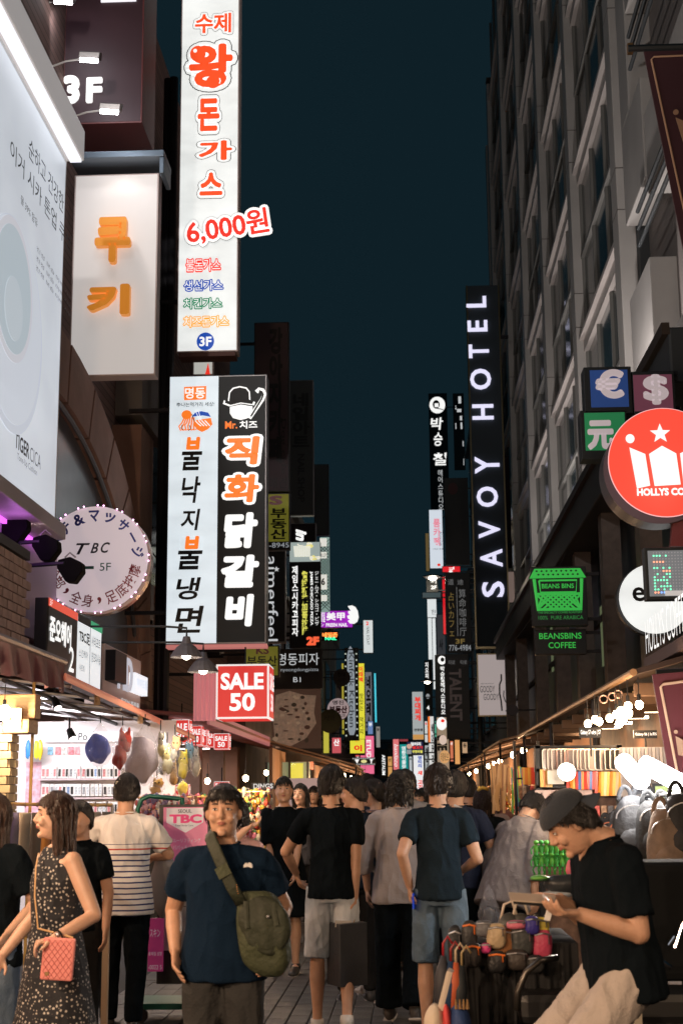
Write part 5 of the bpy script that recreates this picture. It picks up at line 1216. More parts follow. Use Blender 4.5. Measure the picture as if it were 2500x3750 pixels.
# green cart handle and poster stand
Y = 10.7
r = thing('sign_stand', 'wheeled sign stand with pink Seoul TBC poster and green tube handle', 'sign stand', P(660, 3500, Y))
xa, xb, zb, zt = front_rect((592, 2956, 760, 3190), Y)
MB().box(xa-.02, Y+.0, .25, xb+.02, Y+.03, zt+.02).build('board', f_dark, r)
MB().box(xa+.012, Y-.006, zb, xb-.0, Y-.001, zt).build('poster', mat('poster_pink', (.72, .20, .36), .4, emit=(.5, .12, .22), es=.25), r)
f = Face((xa+.012, Y-.006, zt), (xb-xa-.012, 0, 0), (0, 0, zb-zt), (0, -1, 0), (597, 2956, 760, 3190))
pw_ = mat('poster_white', (.8, .78, .8), .5, emit=(.6, .55, .6), es=.2)
f.poly(r, [(609, 2959), (745, 2959), (745, 3012), (680, 3050), (609, 3012)], pw_, 'white_shield')
hp = mat('hot_pink', (.75, .05, .22), .5, emit=(.6, .03, .15), es=.3)
f.text(r, 'SEOUL', (652, 2964, 702, 2977), grey, off=.01, lift=.01); f.text(r, 'TBC', (620, 2982, 740, 3015), hp, off=.05, lift=.01); f.text(r, 'Total Body Care', (642, 3020, 708, 3028), grey, lift=.01)
for k in range(4): f.text(r, ['ヒアルーリフティング', 'ッパパッチリ', '眉', 'アート'][k], (612+k*10, 3070+k*26, [736, 700, 640, 660][k], 3086+k*26), pw_, lift=.01)
x2, x3, z2, z3 = front_rect((545, 3362, 600, 3556), Y-.05)
MB().box(x2, Y-.08, z2, x3, Y-.05, z3).build('poster', mat('poster_mag', (.62, .08, .26), .4, emit=(.4, .04, .16), es=.2), r)
f = Face((x2, Y-.08, z3), (x3-x2, 0, 0), (0, 0, z2-z3), (0, -1, 0), (545, 3362, 600, 3556))
f.text(r, '-0022 5', (548, 3532, 597, 3548), pw_, lift=.006); f.text(r, '총체림 성형', (548, 3484, 596, 3498), pw_, lift=.006); f.text(r, 'スキン', (552, 3400, 590, 3430), pw_, lift=.006)
x4, x5, z4, z5 = front_rect((588, 3250, 700, 3480), Y-.02)
MB().box(x4, Y-.04, z4, x5, Y-.01, z5).build('lower_poster', mat('lowp', (.62, .60, .62), .5), r)
f = Face((x4, Y-.04, z5), (x5-x4, 0, 0), (0, 0, z4-z5), (0, -1, 0), (588, 3250, 700, 3480))
f.text(r, 'A', (590, 3296, 606, 3314), k_ink, lift=.006); f.text(r, 'ㄷㅣ', (672, 3290, 696, 3330), k_ink, lift=.006)
gt = mat('green_tube', (.01, .13, .09), .35, .2)
a, b_ = P(505, 2962, Y+.3), P(668, 2925, Y+.3)
MB().tube([a-V((0, 0, .9)), a, a+V((.03, 0, .07)), a+V((.09, 0, .095)), b_+V((-.03, 0, 0)), b_, b_-V((0, 0, .1))], .018, 10).build('handle', gt, r, smooth=True)
MB().box(xa-.15, Y-.2, .1, xb+.1, Y+.25, .14).build('base', gt, r)
for dx in (-.1, .35): MB().cyl((xa+dx, Y-.21, .06), (xa+dx, Y-.17, .06), .055, 16).build('wheel', k_ink, r)
# white draped bag by the stand
o = blob(P(600, 3240, 10.4), .09, .06, .24, 4, .25).build('shopping_bag', mat('grey_plastic', (.5, .48, .48), .4), loc=P(600, 3240, 10.4), smooth=True); tag(o, 'crumpled pale plastic bag hanging at the side of the pink poster stand', 'bag')
r = thing('folding_table_leg', 'pale wooden table leg and foot left of the striped-shirt man', 'table leg', P(385, 3620, 9.6))
MB().box(-.02+wl(r).x, 9.58, 0, .02+wl(r).x, 9.62, .95).build('post', mat('palewood', (.45, .33, .22), .6), r); MB().box(wl(r).x-.3, 9.56, 0.012, wl(r).x+.1, 9.64, .045).build('foot', mat('palewood', (.45, .33, .22), .6), r)

# ---------------- accessory stalls behind the woman in black (left)
def trinket_stall(label, box, Y, depth, seed, cols, n=420):
    xa, xb, zb, zt = front_rect(box, Y); rr = random.Random(seed)
    r = thing('trinket_stall', label, 'stall', ((xa+xb)/2, Y, 0))
    MB().box(xa, Y+.05, .1, xb, Y+depth, zb).build('counter', f_dark, r)
    MB().box(xa, Y+depth*.8, zb, xb, Y+depth*.85, zt).build('back_board', mat('stall_back', (.25, .14, .08), .8), r)
    for k in range(3): MB().tube([(xa, Y+.04, zb+(zt-zb)*(k+.9)/3), (xb, Y+.04, zb+(zt-zb)*(k+.9)/3)], .008, 6).build('rail', mat('brass_rail', (.6, .42, .2), .3, .8), r)
    for ci, c in enumerate(cols):
        b = MB()
        for k in range(n//len(cols)):
            x = xa+(xb-xa)*rr.random(); z = zb+(zt-zb)*rr.random(); s = .008+.02*rr.random()
            b.sphere((x, Y-.02+depth*.5*rr.random(), z), s, s*.7, s*(1+rr.random()), 6, 4)
        o = b.build('trinkets', mat('trk%s' % (c,), c, .35), r); o['kind'] = 'stuff'
    return r
ct = [(.6, .08, .05), (.7, .5, .08), (.05, .05, .05), (.65, .6, .5), (.6, .3, .05), (.1, .3, .12), (.5, .15, .25)]
trinket_stall('trinket stall crowded with red and gold hair ornaments left of the woman in black', (850, 2890, 985, 3150), 15.2, .8, 3, ct, 900)
trinket_stall('trinket stall with dense hanging earrings behind the man in the navy tee', (700, 2910, 850, 3120), 16.5, .8, 4, ct, 700)
trinket_stall('low rack of pink and white trinkets under the plush toys', (490, 2915, 700, 3050), 14.6, .5, 5, [(.7, .4, .45), (.75, .7, .68), (.5, .1, .1), (.2, .15, .3)], 500)
for k, (px, py, Y) in enumerate(((900, 2850, 14.9), (760, 2860, 16.2), (975, 2830, 18.0))):
    bulb_lamp(['bulb lamp over the red and gold ornament stall', 'bulb lamp over the earring stall behind the navy-tee man', 'bulb lamp farther back over the left stalls'][k], P(px, py, Y), 14, .03, 'bulbs over the left trinket stalls')
# boards and windows around px 930-1180
r = thing('board_sign', 'pale pinkish board sign with Korean letters behind the women', 'sign', P(1110, 2950, 21))
xa, xb, zb, zt = front_rect((1055, 2850, 1172, 2960), 21)
MB().box(xa, 21, zb, xb, 21.05, zt).build('board', mat('board_pink', (.5, .38, .36), .5, emit=(.36, .25, .24), es=.7), r)
f = Face((xa, 21, zt), (xb-xa, 0, 0), (0, 0, zb-zt), (0, -1, 0), (1055, 2850, 1172, 2960)); f.text(r, '파고드', (1062, 2905, 1150, 2935), k_ink, lift=.01, off=.02)
for x in (xa+.05, xb-.05): MB().box(x-.02, 21.05, 0, x+.02, 21.09, zt).build('leg', f_dark, r)
r = thing('board_sign', 'black board sign with white capital letters above the ornament stall', 'sign', P(970, 2895, 17.5))
xa, xb, zb, zt = front_rect((920, 2866, 1004, 2890), 17.5)
MB().box(xa, 17.5, zb, xb, 17.54, zt).build('board', f_black, r); Face((xa, 17.5, zt), (xb-xa, 0, 0), (0, 0, zb-zt), (0, -1, 0)).text(r, 'DINGS', (.1, .15, .95, .9), t_mid, lift=.01, off=.03)
for x in (xa+.05, xb-.05): MB().box(x-.015, 17.54, 0, x+.015, 17.57, zt).build('leg', f_dark, r)
r = thing('shop_window', 'dimly lit greenish shop window with a yellow sign inside, left of the lane', 'shop window', P(1060, 2850, 29))
xa, xb, zb, zt = front_rect((975, 2790, 1130, 2900), 29)
MB().box(xa, 29.3, zb, xb, 29.4, zt).build('interior', mat('greenroom', (.2, .25, .18), .6, emit=(.16, .20, .13), es=.8), r)
MB().box(xa, 29.0, zb, xb, 29.01, zt).build('glass', mat('pane_clear', (.6, .7, .65), .05, alpha=.15), r)
for q in (0, .3, .55, .98): MB().box(xa+(xb-xa)*q-.02, 28.97, zb, xa+(xb-xa)*q+.02, 29.05, zt).build('mullion', f_dark, r)
xq, xw, zq, zw = front_rect((1060, 2795, 1110, 2850), 29.2)
MB().box(xq, 29.15, zq, xw, 29.2, zw).build('yellow_sign', yel, r); 
MB().box(xa, 29.05, 0, xb, 29.4, zb).build('wall_below', f_dark, r)
# ---------------- centre left stall with warm lit tarps
M_tarp = mat('cream_tarp', (.50, .30, .17), .7, noise_=.1)
def tarp_stall(label, X0, X1, Y0, Y1, zf, zbk, side, bulbs=2, pw=40):
    r = thing('tarp_stall', label, 'stall', ((X0+X1)/2, (Y0+Y1)/2, 0)); xf, xk = (X1, X0) if side < 0 else (X0, X1)
    vs = [(xf, Y0, zf), (xf, Y1, zf), (xk, Y1, zbk), (xk, Y0, zbk)]
    MB().add(vs+[(x, y, z+.03) for x, y, z in vs], [(0, 1, 2, 3), (7, 6, 5, 4), (0, 4, 5, 1), (1, 5, 6, 2), (2, 6, 7, 3), (3, 7, 4, 0)]).build('tarp', M_tarp, r)
    MB().tube([(xf, Y0-.1, zf), (xf, Y1+.1, zf)], .03, 6).build('front_bar', MT['wood'], r)
    for k in range(int((Y1-Y0)/1.0)+1):
        y = Y0+k*1.0; MB().tube([(xf, y, zf-.02), (xk, y, zbk-.02)], .018, 5).build('rafter', mat('rafter_dark', (.13, .075, .045), .6), r)
    for y in (Y0+.1, Y1-.1): MB().tube([(xf, y, 0), (xf, y, zf)], .02, 6).build('post', MT['steel_dark'], r)
    MB().box(min(xk, (xf+xk)/2), Y0+.1, .05, max(xk, (xf+xk)/2), Y1-.1, .95).build('counter', f_dark, r)
    MB().box(xk-.03, Y0+.1, .95, xk+.03, Y1-.1, zbk-.1).build('back_cloth', mat('back_warm', (.35, .2, .12), .8), r)
    rr = random.Random(int(Y0*7))
    for ci, c in enumerate(ct[:5]):
        b = MB()
        for k in range(60):
            s = .015+.03*rr.random(); b.sphere(((xf+xk)/2+(xk-xf)*.45*rr.random(), Y0+.1+(Y1-Y0-.2)*rr.random(), 1.0+.9*rr.random()), s, s, s*1.4, 6, 4)
        o = b.build('goods', mat('trk%s' % (c,), c, .35), r); o['kind'] = 'stuff'
    for k in range(bulbs):
        y = Y0+(Y1-Y0)*(k+.5)/bulbs; q = V(((xf*.7+xk*.3), y, zf+(zbk-zf)*.3-.22))
        bulb_lamp('warm bulb under the '+label.split(',')[0][:60], q, pw, .05, 'bulbs under the market tarps', cord=.1)
    return r
tarp_stall('nearer cream tarp stall left of the lane centre', -2.6, -1.0, 27, 31, 2.15, 2.6, -1, 2, 45)
tarp_stall('farther cream tarp stall left of the lane centre', -2.9, -1.2, 34, 39, 2.2, 2.7, -1, 2, 60)
tarp_stall('distant cream tarp stall left of the lane', -3.0, -1.4, 45, 52, 2.3, 2.7, -1, 2, 90)
tarp_stall('cream tarp stall right of the lane past the cases', 1.45, 3.0, 23, 28, 2.42, 2.8, 1, 2, 45)
tarp_stall('second cream tarp stall right of the lane', 1.5, 3.0, 30, 37, 2.40, 2.8, 1, 3, 55)
tarp_stall('distant cream tarp stall right of the lane', 1.5, 3.0, 40, 50, 2.4, 2.8, 1, 2, 90)
tarp_stall('farthest tarp stall on the right of the lane', 1.3, 3.0, 56, 70, 2.4, 2.9, 1, 2, 130)

# ---------------- right: phone case stall
M_redwood = mat('red_wood', (.30, .12, .05), .6, noise_=.3, nscale=4, stretch=(8, 1, 1))
r = thing('case_stall', 'phone case stall with a long sloping roof and timber underside on the right', 'stall', (2.4, 16, 0))
vs = [(1.68, 10.7, 2.44), (1.68, 22.0, 2.44), (3.6, 22.0, 2.95), (3.6, 10.7, 2.95)]
MB().add(vs+[(x, y, z+.04) for x, y, z in vs], [(0, 3, 2, 1), (4, 5, 6, 7), (0, 1, 5, 4), (1, 2, 6, 5), (2, 3, 7, 6), (3, 0, 4, 7)]).build('roof', mat('roof_under', (.05, .03, .025), .7), r)
MB().tube([(1.66, 10.6, 2.45), (1.66, 22.1, 2.45)], .028, 8).build('front_bar', mat('copper_bar', (.42, .24, .12), .35, .5), r)
for k in range(11):
    y = 11.0+k*1.05; MB().box(1.72, y-.035, 2.30, 2.3, y+.035, 2.40).build('rafter', mat('rafter_dark', (.13, .075, .045), .6), r, bevel=.006)
    MB().obox((2.75, y, 2.70), (.85, 0, .22), (0, .03, 0), (-.01, 0, .04)).build('purlin', f_dark, r)
MB().box(2.9, 10.9, .0, 2.95, 22, 2.7).build('back_panel', M_redwood, r)
for (x, y) in ((1.72, 13.4), (1.72, 17.5), (1.72, 21.6)): MB().tube([(x, y, 0), (x, y, 2.44)], .025, 8).build('post', MT['steel_dark'], r)
MB().box(1.75, 11.4, .05, 2.9, 21.8, .9).build('counter', f_dark, r)
MB().box(2.84, 13.2, 1.95, 2.895, 14.2, 2.35).build('red_board', mat('red_board', (.45, .06, .05), .5), r)
MB().box(2.84, 11.6, 2.0, 2.895, 12.6, 2.3).build('cream_board', mat('cream_board2', (.6, .5, .3), .5), r)
for k in range(6):
    y = 13.2+k*1.25; t = thing('strip_light', 'warm strip light under the roof of the phone case stall, '+['nearest', 'second', 'third', 'fourth', 'fifth', 'farthest'][k], 'light', (2.5, y, 2.5), 'strip lights under the case stall roof')
    MB().box(2.15, y-.03, 2.44, 2.8, y+.03, 2.47).build('tube', G('warmtube', (1, .78, .5), 12, True), t)
    if k % 2 == 0: area('strip_beam', (2.45, y, 2.42), (0, 0, -1), 10, (1, .72, .45), .6, .1, t)
# bulbs
for k, (px, py, Y) in enumerate(((2151, 2651, 11.6), (2178, 2635, 11.5), (2192, 2642, 11.3), (2231, 2630, 11.2), (2256, 2616, 11.0), (2272, 2604, 10.9), (2280, 2636, 11.1), (2298, 2586, 10.7), (2300, 2612, 10.8), (2266, 2650, 11.4), (2339, 2581, 10.5))):
    bulb_lamp(['leftmost warm bulb under the case stall roof', 'second warm bulb from the left under the case stall roof', 'third warm bulb, touching the second', 'fourth warm bulb, left end of the bright cluster', 'bulb inside the bright cluster, left upper', 'bulb inside the bright cluster, centre', 'bulb inside the bright cluster, lower centre', 'topmost bulb of the bright cluster', 'bulb inside the bright cluster, right', 'lowest bulb of the bright cluster', 'single warm bulb right of the bright cluster'][k], P(px, py, Y), 5 if k % 2 == 0 else 0, .029, 'warm bulbs under the case stall roof')
globe = thing('globe_lamp', 'round white globe lamp glowing before the phone case rack', 'lamp', P(2073, 2827, 10.9))
MB().sphere(wl(globe), .068, nu=24, nv=16).build('globe', G('globe', (1, .93, .78), 5, True), globe, smooth=True)
MB().tube([wl(globe)+V((0, .07, 0)), wl(globe)+V((0, .3, 0))], .01, 6).build('arm', k_ink, globe)
point('globe_light', wl(globe)+V((0, -.12, 0)), 12, (1, .80, .58), .07, globe)
# LED bars at right
for k, (a, b_, lab) in enumerate((((2282, 2792), (2345, 2858), 'short glaring white LED bar over the backpacks'), ((2362, 2800), (2520, 2885), 'long glaring white LED bar over the backpacks at the right edge'))):
    p, q = P(a[0], a[1], 9.5), P(b_[0], b_[1], 9.1); t = thing('led_bar', lab, 'light', p)
    MB().tube([p+V((0, .07, .03)), q+V((0, .07, .03))], .03, 8).build('housing', MT['white'], t)
    MB().tube([p, q], .058, 12).build('tube', G('ledbar', (1, .97, .95), 40, True), t)
    area('led_light', (p+q)/2+V((-.05, -.1, -.05)), (-.5, -.75, -.35), 18, (1, .90, .80), (q-p).length, .1, t)
# rack frame
Y = 11.2
rk = thing('case_rack', 'black wire rack of the phone case stall hung with rows of cases', 'rack', P(2120, 3200, Y))
xa, xb, zb, zt = front_rect((1976, 2738, 2276, 3260), Y)
MB().box(xa, Y+.12, .1, xb, Y+.15, zt).build('back_panel', mat('rack_back', (.20, .12, .09), .7, noise_=.5, nscale=14), rk)
for z in (P(2100, 2740, Y).z, P(2100, 2825, Y).z, P(2100, 2885, Y).z, P(2100, 2995, Y).z):
    MB().box(xa-.02, Y-.03, z, xb+.02, Y+.11, z+.02).build('rail', k_ink, rk)
for x in (xa, xb): MB().box(x-.02, Y-.03, .05, x+.02, Y+.11, zt+.02).build('post', k_ink, rk)
def rounded_frame(w, h, t, d, hollow=True):
    b = MB(); n = 5; pts = []
    for (cx, cz, a0) in ((w/2-.018, h/2-.018, 0), (-w/2+.018, h/2-.018, 90), (-w/2+.018, -h/2+.018, 180), (w/2-.018, -h/2+.018, 270)):
        for k in range(n): a = math.radians(a0+90*k/(n-1)); pts.append(V((cx+.018*math.cos(a), 0, cz+.018*math.sin(a))))
    b.tube(pts+[pts[0]], [(t, d)]*(len(pts)+1), 6, up=(0, 1, 0)); n0 = len(b.f)
    b.prism([p*.99 for p in pts], (0, .003, 0)); b.disc((w*.2, -.004, -h*.36), .007, .004, 10)
    return b, n0
def case_mesh(rim, back, w=.078, h=.155):
    b, n0 = rounded_frame(w, h, .004, .006); me = b.mesh('phone_case'); me.materials.append(rim); me.materials.append(back)
    for i in range(n0, len(me.polygons)): me.polygons[i].material_index = 1
    return me
rimw = mat('case_rim', (.72, .66, .62), .3, .2); clearb = mat('case_back', (.55, .45, .42), .2, alpha=.75); darkb = mat('case_dark', (.03, .03, .03), .3)
cms = [case_mesh(rimw, clearb), case_mesh(mat('rose_rim', (.65, .42, .38), .3, .5), clearb), case_mesh(rimw, darkb)]
x = 1992; k = 0
while x < 2272:
    front = k in (0, 12, 15)
    o = bpy.data.objects.new('phone_case', cms[2 if k in (12, 14, 15, 16) else (1 if k in (3, 5, 6) else 0)]); COL.objects.link(o)
    o.location = P(x+(12 if front else 0), 2782, Y-.06-.004*(k % 3)); o.rotation_euler = (0, rs.uniform(-.03, .03), .1 if front else rs.uniform(.5, .95))
    tag(o, 'rounded phone case shell with a pale rim hanging in the top row of the rack', 'phone case', 'phone cases in the top row'); x += 26 if front else 15; k += 1
def slab(name, w, h, d, m): me = MB().box(-w/2, -d/2, -h/2, w/2, d/2, h/2).mesh(name); me.materials.append(m); return me
spines = {nm: slab('card_box', .026, .135, .03, mat('spine_'+nm, c, .35)) for nm, c in (('red', (.65, .06, .04)), ('orange', (.75, .25, .03)), ('yellow', (.80, .50, .10)), ('blue', (.05, .12, .4)), ('cream', (.75, .62, .4)))}
x = 2078; k = 0
while x < 2275:
    nm = ['red', 'orange', 'yellow', 'red', 'blue', 'orange', 'red', 'red', 'blue', 'red'][k % 10] if x < 2205 else ['yellow', 'cream', 'yellow', 'orange'][k % 4]
    o = bpy.data.objects.new('card_box', spines[nm]); COL.objects.link(o); big = x > 2180
    o.location = P(x, 2858 if not big else 2870, Y-.05); o.scale = (.9, 1, 1 if not big else 1.35); o.rotation_euler = (0, (x-2078)/200*.13, rs.uniform(-.3, .3))
    tag(o, nm+' narrow carded box in the second row of the phone case rack', 'box', nm+' boxes in the second row'); x += 10.5; k += 1
for k in range(5):
    nm = ['yellow', 'orange', 'yellow', 'cream', 'yellow'][k]; o = bpy.data.objects.new('card_box', spines[nm]); COL.objects.link(o); o.location = P(1982+k*8, 2850, Y-.05); tag(o, nm+' narrow carded box left of the white note on the rack', 'box', 'boxes left of the white note')
o = MB().box(*(tuple(P(2004, 2872, Y-.12))+tuple(P(2062, 2820, Y-.115)))).build('paper_note', mat('note_paper', (.62, .60, .56), .6), loc=P(2004, 2872, Y-.12)); tag(o, 'blank looking white paper note hung left of the globe lamp', 'note')
# sunglasses cards and pouches row
def slab_thing(name, label, cat, px, py, w, h, Y, m, group=None, rz=0, ry=0, d=.02):
    c = P(px, py, Y); o = MB().box(c.x-w/2, c.y-d/2, c.z-h/2, c.x+w/2, c.y+d/2, c.z+h/2).build(name, m, loc=c, bevel=.004); o.rotation_euler = (0, ry, rz); tag(o, label, cat, group); return o
for k in range(7):
    c = P(1972+k*30, 2920, Y-.04); r = thing('sunglasses_card', 'pale pink card with round dark sunglasses in the third row', 'sunglasses', c, 'sunglasses cards in the third row')
    MB().box(c.x-.03, c.y, c.z-.055, c.x+.03, c.y+.006, c.z+.055).build('card', mat('pinkcard', (.62, .46, .44), .5), r)
    MB().disc(c+V((-.002, -.002, -.02)), .016, .006, 14).disc(c+V((.014, -.010, -.024)), .016, .006, 14).build('lens', k_ink, r)
for k in range(26):
    px = 1960+(k % 13)*25; py = 2975+(k//13)*62; col = [(.5, .3, .2), (.6, .5, .42), (.08, .06, .06), (.55, .1, .1), (.35, .22, .15), (.1, .1, .12)][k % 6]
    if px > 2290: continue
    slab_thing('goods_card', 'small carded accessory hanging low on the phone case rack', 'accessory', px, py, .042, .10, Y-.03, mat('gc%d' % (k % 6), col, .5, noise_=.5, nscale=50), 'carded accessories low on the rack', rz=rs.uniform(-.4, .4))
for (a, b_, c_, d_, txt, lab) in ((2119, 2664, 2200, 2702, 'Galaxy S7 edge | S7', 'black price placard with white lettering over the top row of cases'), (2318, 2674, 2404, 2704, 'Galaxy S6 | 노트5', 'black price placard with white lettering near the maroon banner')):
    r, f = front_sign('placard', lab, (a, b_, c_, d_), 11.0, k_ink, k_ink, th=.015, bracket=False, border=.001)
    f.text(r, txt, (a+5, b_+9, c_-3, d_-8), t_white, off=.02)
    q = f.pt((a+c_)/2, d_); MB().tube([q+V((0, .01, 0)), q+V((0, .01, -.14))], .008, 6).build('stem', k_ink, r)
# left goods column of the stall: straps and cords
for k in range(16):
    px = 1795+k*3.6; top = P(px+14*math.sin(k), 2790+rs.random()*15, 12.6); L = .30+.12*rs.random(); sw = .10*(rs.random()-.7)
    o = MB().tube([top, top+V((sw*.4, 0, -L*.5)), top+V((sw, .01, -L))], [(.004, .013)]*3, 6, up=(0, 1, 0)).build('hanging_strap', mat('tan_strap%d' % (k % 3), [(.55, .33, .15), (.62, .42, .24), (.30, .16, .08)][k % 3], .5), loc=top)
    tag(o, 'tan leather strap hanging in a bunch beside the stall post', 'strap', 'tan straps hanging in a bunch')
for k in range(14):
    col = [(.65, .6, .05), (.05, .2, .5), (.1, .4, .1), (.5, .05, .15), (.7, .62, .1)][k % 5]; px = 1868+k*3.2; top = P(px, 2800+rs.random()*20, 12.2); L = .22+.16*rs.random(); sw = .08*(rs.random()-.3)
    o = MB().tube([top, top+V((sw*.4, 0, -L*.5)), top+V((sw, .01, -L))], [(.003, .008)]*3, 6, up=(0, 1, 0)).build('hanging_lanyard', mat('lany%d' % (k % 5), col, .5), loc=top)
    tag(o, ['yellow', 'blue', 'green', 'crimson', 'gold'][k % 5]+' lanyard hanging in the bunch left of the phone case rack', 'lanyard', 'coloured lanyards in a bunch')
for k in range(8):
    nm = ['yellow', 'orange', 'yellow', 'orange', 'red', 'red', 'red', 'cream'][k]; o = bpy.data.objects.new('card_box', spines[nm]); COL.objects.link(o); o.location = P(1918+k*7.5, 2842, 11.6)
    tag(o, nm+' narrow carded box on the small rack left of the main rack', 'box', 'boxes on the small rack')
for k in range(10): slab_thing('goods_card', 'small carded accessory on the small rack left of the main rack', 'accessory', 1905+(k % 5)*14, 2900+(k//5)*60, .035, .10, 11.7, mat('gc%d' % (k % 6), (.3, .3, .3), .5), 'carded accessories on the small rack', rz=.2)
r = thing('small_rack', 'narrow wire rack left of the main phone case rack', 'rack', P(1935, 3100, 11.75))
a = wl(r); MB().box(a.x-.10, 11.72, .05, a.x-.08, 11.78, 2.0).box(a.x+.09, 11.72, .05, a.x+.11, 11.78, 2.0).build('frame', k_ink, r)
for z in (1.2, 1.45, 1.7, 1.95): MB().tube([(a.x-.1, 11.73, z), (a.x+.11, 11.73, z)], .008, 5).build('rung', k_ink, r)
slab_thing('white_tag', 'white tag panel at the top left corner of the small rack', 'tag', 1962, 2790, .035, .16, 11.5, MT['white'])
# little ring shapes under the roof
for k, px in enumerate((2208, 2240, 2262)):
    c = P(px, 2560+(-k*9), 11.2); o = MB().tube([c+V((.03*math.cos(2*PI*i/16), 0, .03*math.sin(2*PI*i/16))) for i in range(17)], .006, 6).build('hoop', mat('hoopm', (.5, .35, .3), .4, .4), loc=c); tag(o, ['large hoop clip under the roof bar', 'middle hoop clip under the roof bar', 'right hoop clip under the roof bar'][k], 'hoop')
# grey package wall at right
r = thing('package_rack', 'pale rack of clear film packages left of the maroon banner', 'rack', P(2350, 2900, 10.9))
xa, xb, zb, zt = front_rect((2278, 2735, 2460, 3000), 10.9)
MB().box(xa, 10.95, .1, xb, 11.0, zt).build('back_panel', mat('greyp', (.45, .42, .43), .6), r)
for k in range(13):
    x = xa+.02+(xb-xa-.04)*k/12; MB().box(x-.012, 10.88, zt-.2, x+.010, 10.94, zt-.005).build('package', mat('filmp%d' % (k % 2), [(.6, .58, .6), (.42, .42, .46)][k % 2], .25), r)
# yellow-green board with letters
r, f = front_sign('board_sign', 'yellow green lit board with partial dark lettering behind the backpacks', (2388, 2868, 2520, 2972), 10.2, G('lime', (.55, .68, .25), .75, True), f_dark, th=.03, bracket=False)
f.text(r, 'Lyon', (2370, 2922, 2444, 2960), k_ink, off=.01); 
# backpacks
def backpack(label, px, py, s, Y, col, seed, hoop=True, trim=None):
    c = P(px, py, Y); r = thing('backpack', label, 'backpack', c, 'backpacks hanging on the right')
    m = mat('bp%s' % (col,), col, .75, noise_=.3, nscale=9, bump=.5, bscale=22)
    b = blob(c, .13*s, .09*s, .21*s, seed, .10, 1.4, 28, 18)
    for i, p in enumerate(b.v):
        q = p-c; q.x = math.copysign(abs(q.x/(.13*s))**.7*.13*s, q.x); b.v[i] = c+q
    b.build('body', m, r, smooth=True)
    b = blob(c+V((0, -.075*s, -.07*s)), .10*s, .04*s, .09*s, seed+3, .12, 1.5, 20, 12); b.build('front_pocket', m, r, smooth=True)
    MB().tube([c+V((.11*s*math.cos(t), -.06*s, .07*s+.08*s*math.sin(t))) for t in [PI*k/10 for k in range(11)]], .005, 5).build('zip', trim or MT['steel'], r)
    if hoop:
        for dx in (-.04, .05): MB().tube([c+V((dx*s+.04*s*math.cos(t), .02, .17*s+.09*s*math.sin(t))) for t in [PI*k/12 for k in range(13)]], [(.006, .016)]*13, 6, up=(0, 1, 0)).build('strap', m, r, smooth=True)
    return r
ot = mat('orange_trim', (.6, .15, .05), .5)
backpack('dark grey textured backpack hanging leftmost under the LED bars', 2318, 3040, 1.05, 9.4, (.035, .037, .042), 1)
backpack('black backpack with a metal clasp hanging under the long LED bar', 2400, 3045, .95, 9.2, (.02, .022, .025), 2)
backpack('beige backpack with pale folds at the right edge', 2452, 3100, 1.1, 8.9, (.20, .14, .10), 3)
backpack('black backpack half cut by the right frame edge', 2510, 3040, 1.1, 8.9, (.02, .02, .022), 4)
backpack('small black backpack with orange piping behind the phone man', 2268, 3060, .6, 9.8, (.03, .028, .028), 5, trim=ot)
backpack('second small black backpack with orange piping behind the phone man', 2228, 3052, .5, 10.2, (.025, .022, .022), 6, trim=ot)
backpack('large grey backpack higher up in front of the film packages', 2352, 2985, .75, 9.8, (.045, .045, .05), 7)
r = thing('backpack_rail', 'black steel rail the backpacks hang from', 'rail', P(2300, 2905, 9.6))
MB().tube([P(2255, 2925, 9.7), P(2560, 2900, 8.8)], .012, 6).build('rail', k_ink, r); MB().tube([V((P(2262, 2925, 9.7).x, 9.7, 0)), P(2262, 2925, 9.7)], .015, 6).build('post', k_ink, r)
# green toy creatures
gm_ = mat('leaf_toy', (.03, .30, .04), .6); gl2 = mat('leaf_toy2', (.10, .42, .05), .6)
for k in range(14):
    px = 1962+(k % 7)*19; py = 3110+(k//7)*44; c = P(px, py, 9.3); r = thing('frog_toy', 'green rubber frog toy in the hanging bunch beside the phone man', 'toy', c, 'green frog toys hanging in a bunch')
    b = blob(c, .018, .015, .034, k, .1, nu=10, nv=8); blob(c+V((0, -.004, .042)), .017, .015, .014, k, .1, nu=10, nv=6, b=b); b.build('body', gm_ if k % 2 else gl2, r, smooth=True)
    for sg in (-1, 1):
        MB().tube([c+V((sg*.012, 0, .02)), c+V((sg*.034, -.01, .0)), c+V((sg*.03, -.01, -.03))], [.006, .005, .007], 6).build('arm', gm_, r)
        MB().tube([c+V((sg*.010, 0, -.03)), c+V((sg*.024, -.01, -.05)), c+V((sg*.012, 0, -.08))], [.007, .005, .007], 6).build('leg', gm_, r)
# lower goods behind the phone man's hands
o = blob(P(2092, 3180, 8.4), .035, .02, .05, 3, .1).build('pink_pouch', mat('hotp', (.7, .15, .22), .5), loc=P(2092, 3180, 8.4), smooth=True); tag(o, 'coral pink shell pouch beside the phone man', 'pouch')
for k, (px, py, w, h, col, lab) in enumerate(((2070, 3240, .22, .10, (.03, .035, .04), 'black folded pouch stack above the phone'), (1975, 3215, .10, .03, (.12, .4, .06), 'green leaf-like toy lying over the black pouches'), (2040, 3275, .16, .04, (.45, .5, .55), 'pale blue plastic wrap beside the phone'))):
    o = blob(P(px, py, 7.6), w/2, .05, h/2, k+5, .25).build('pouch', mat('lp%d' % k, col, .4), loc=P(px, py, 7.6), smooth=True); tag(o, lab, 'pouch')
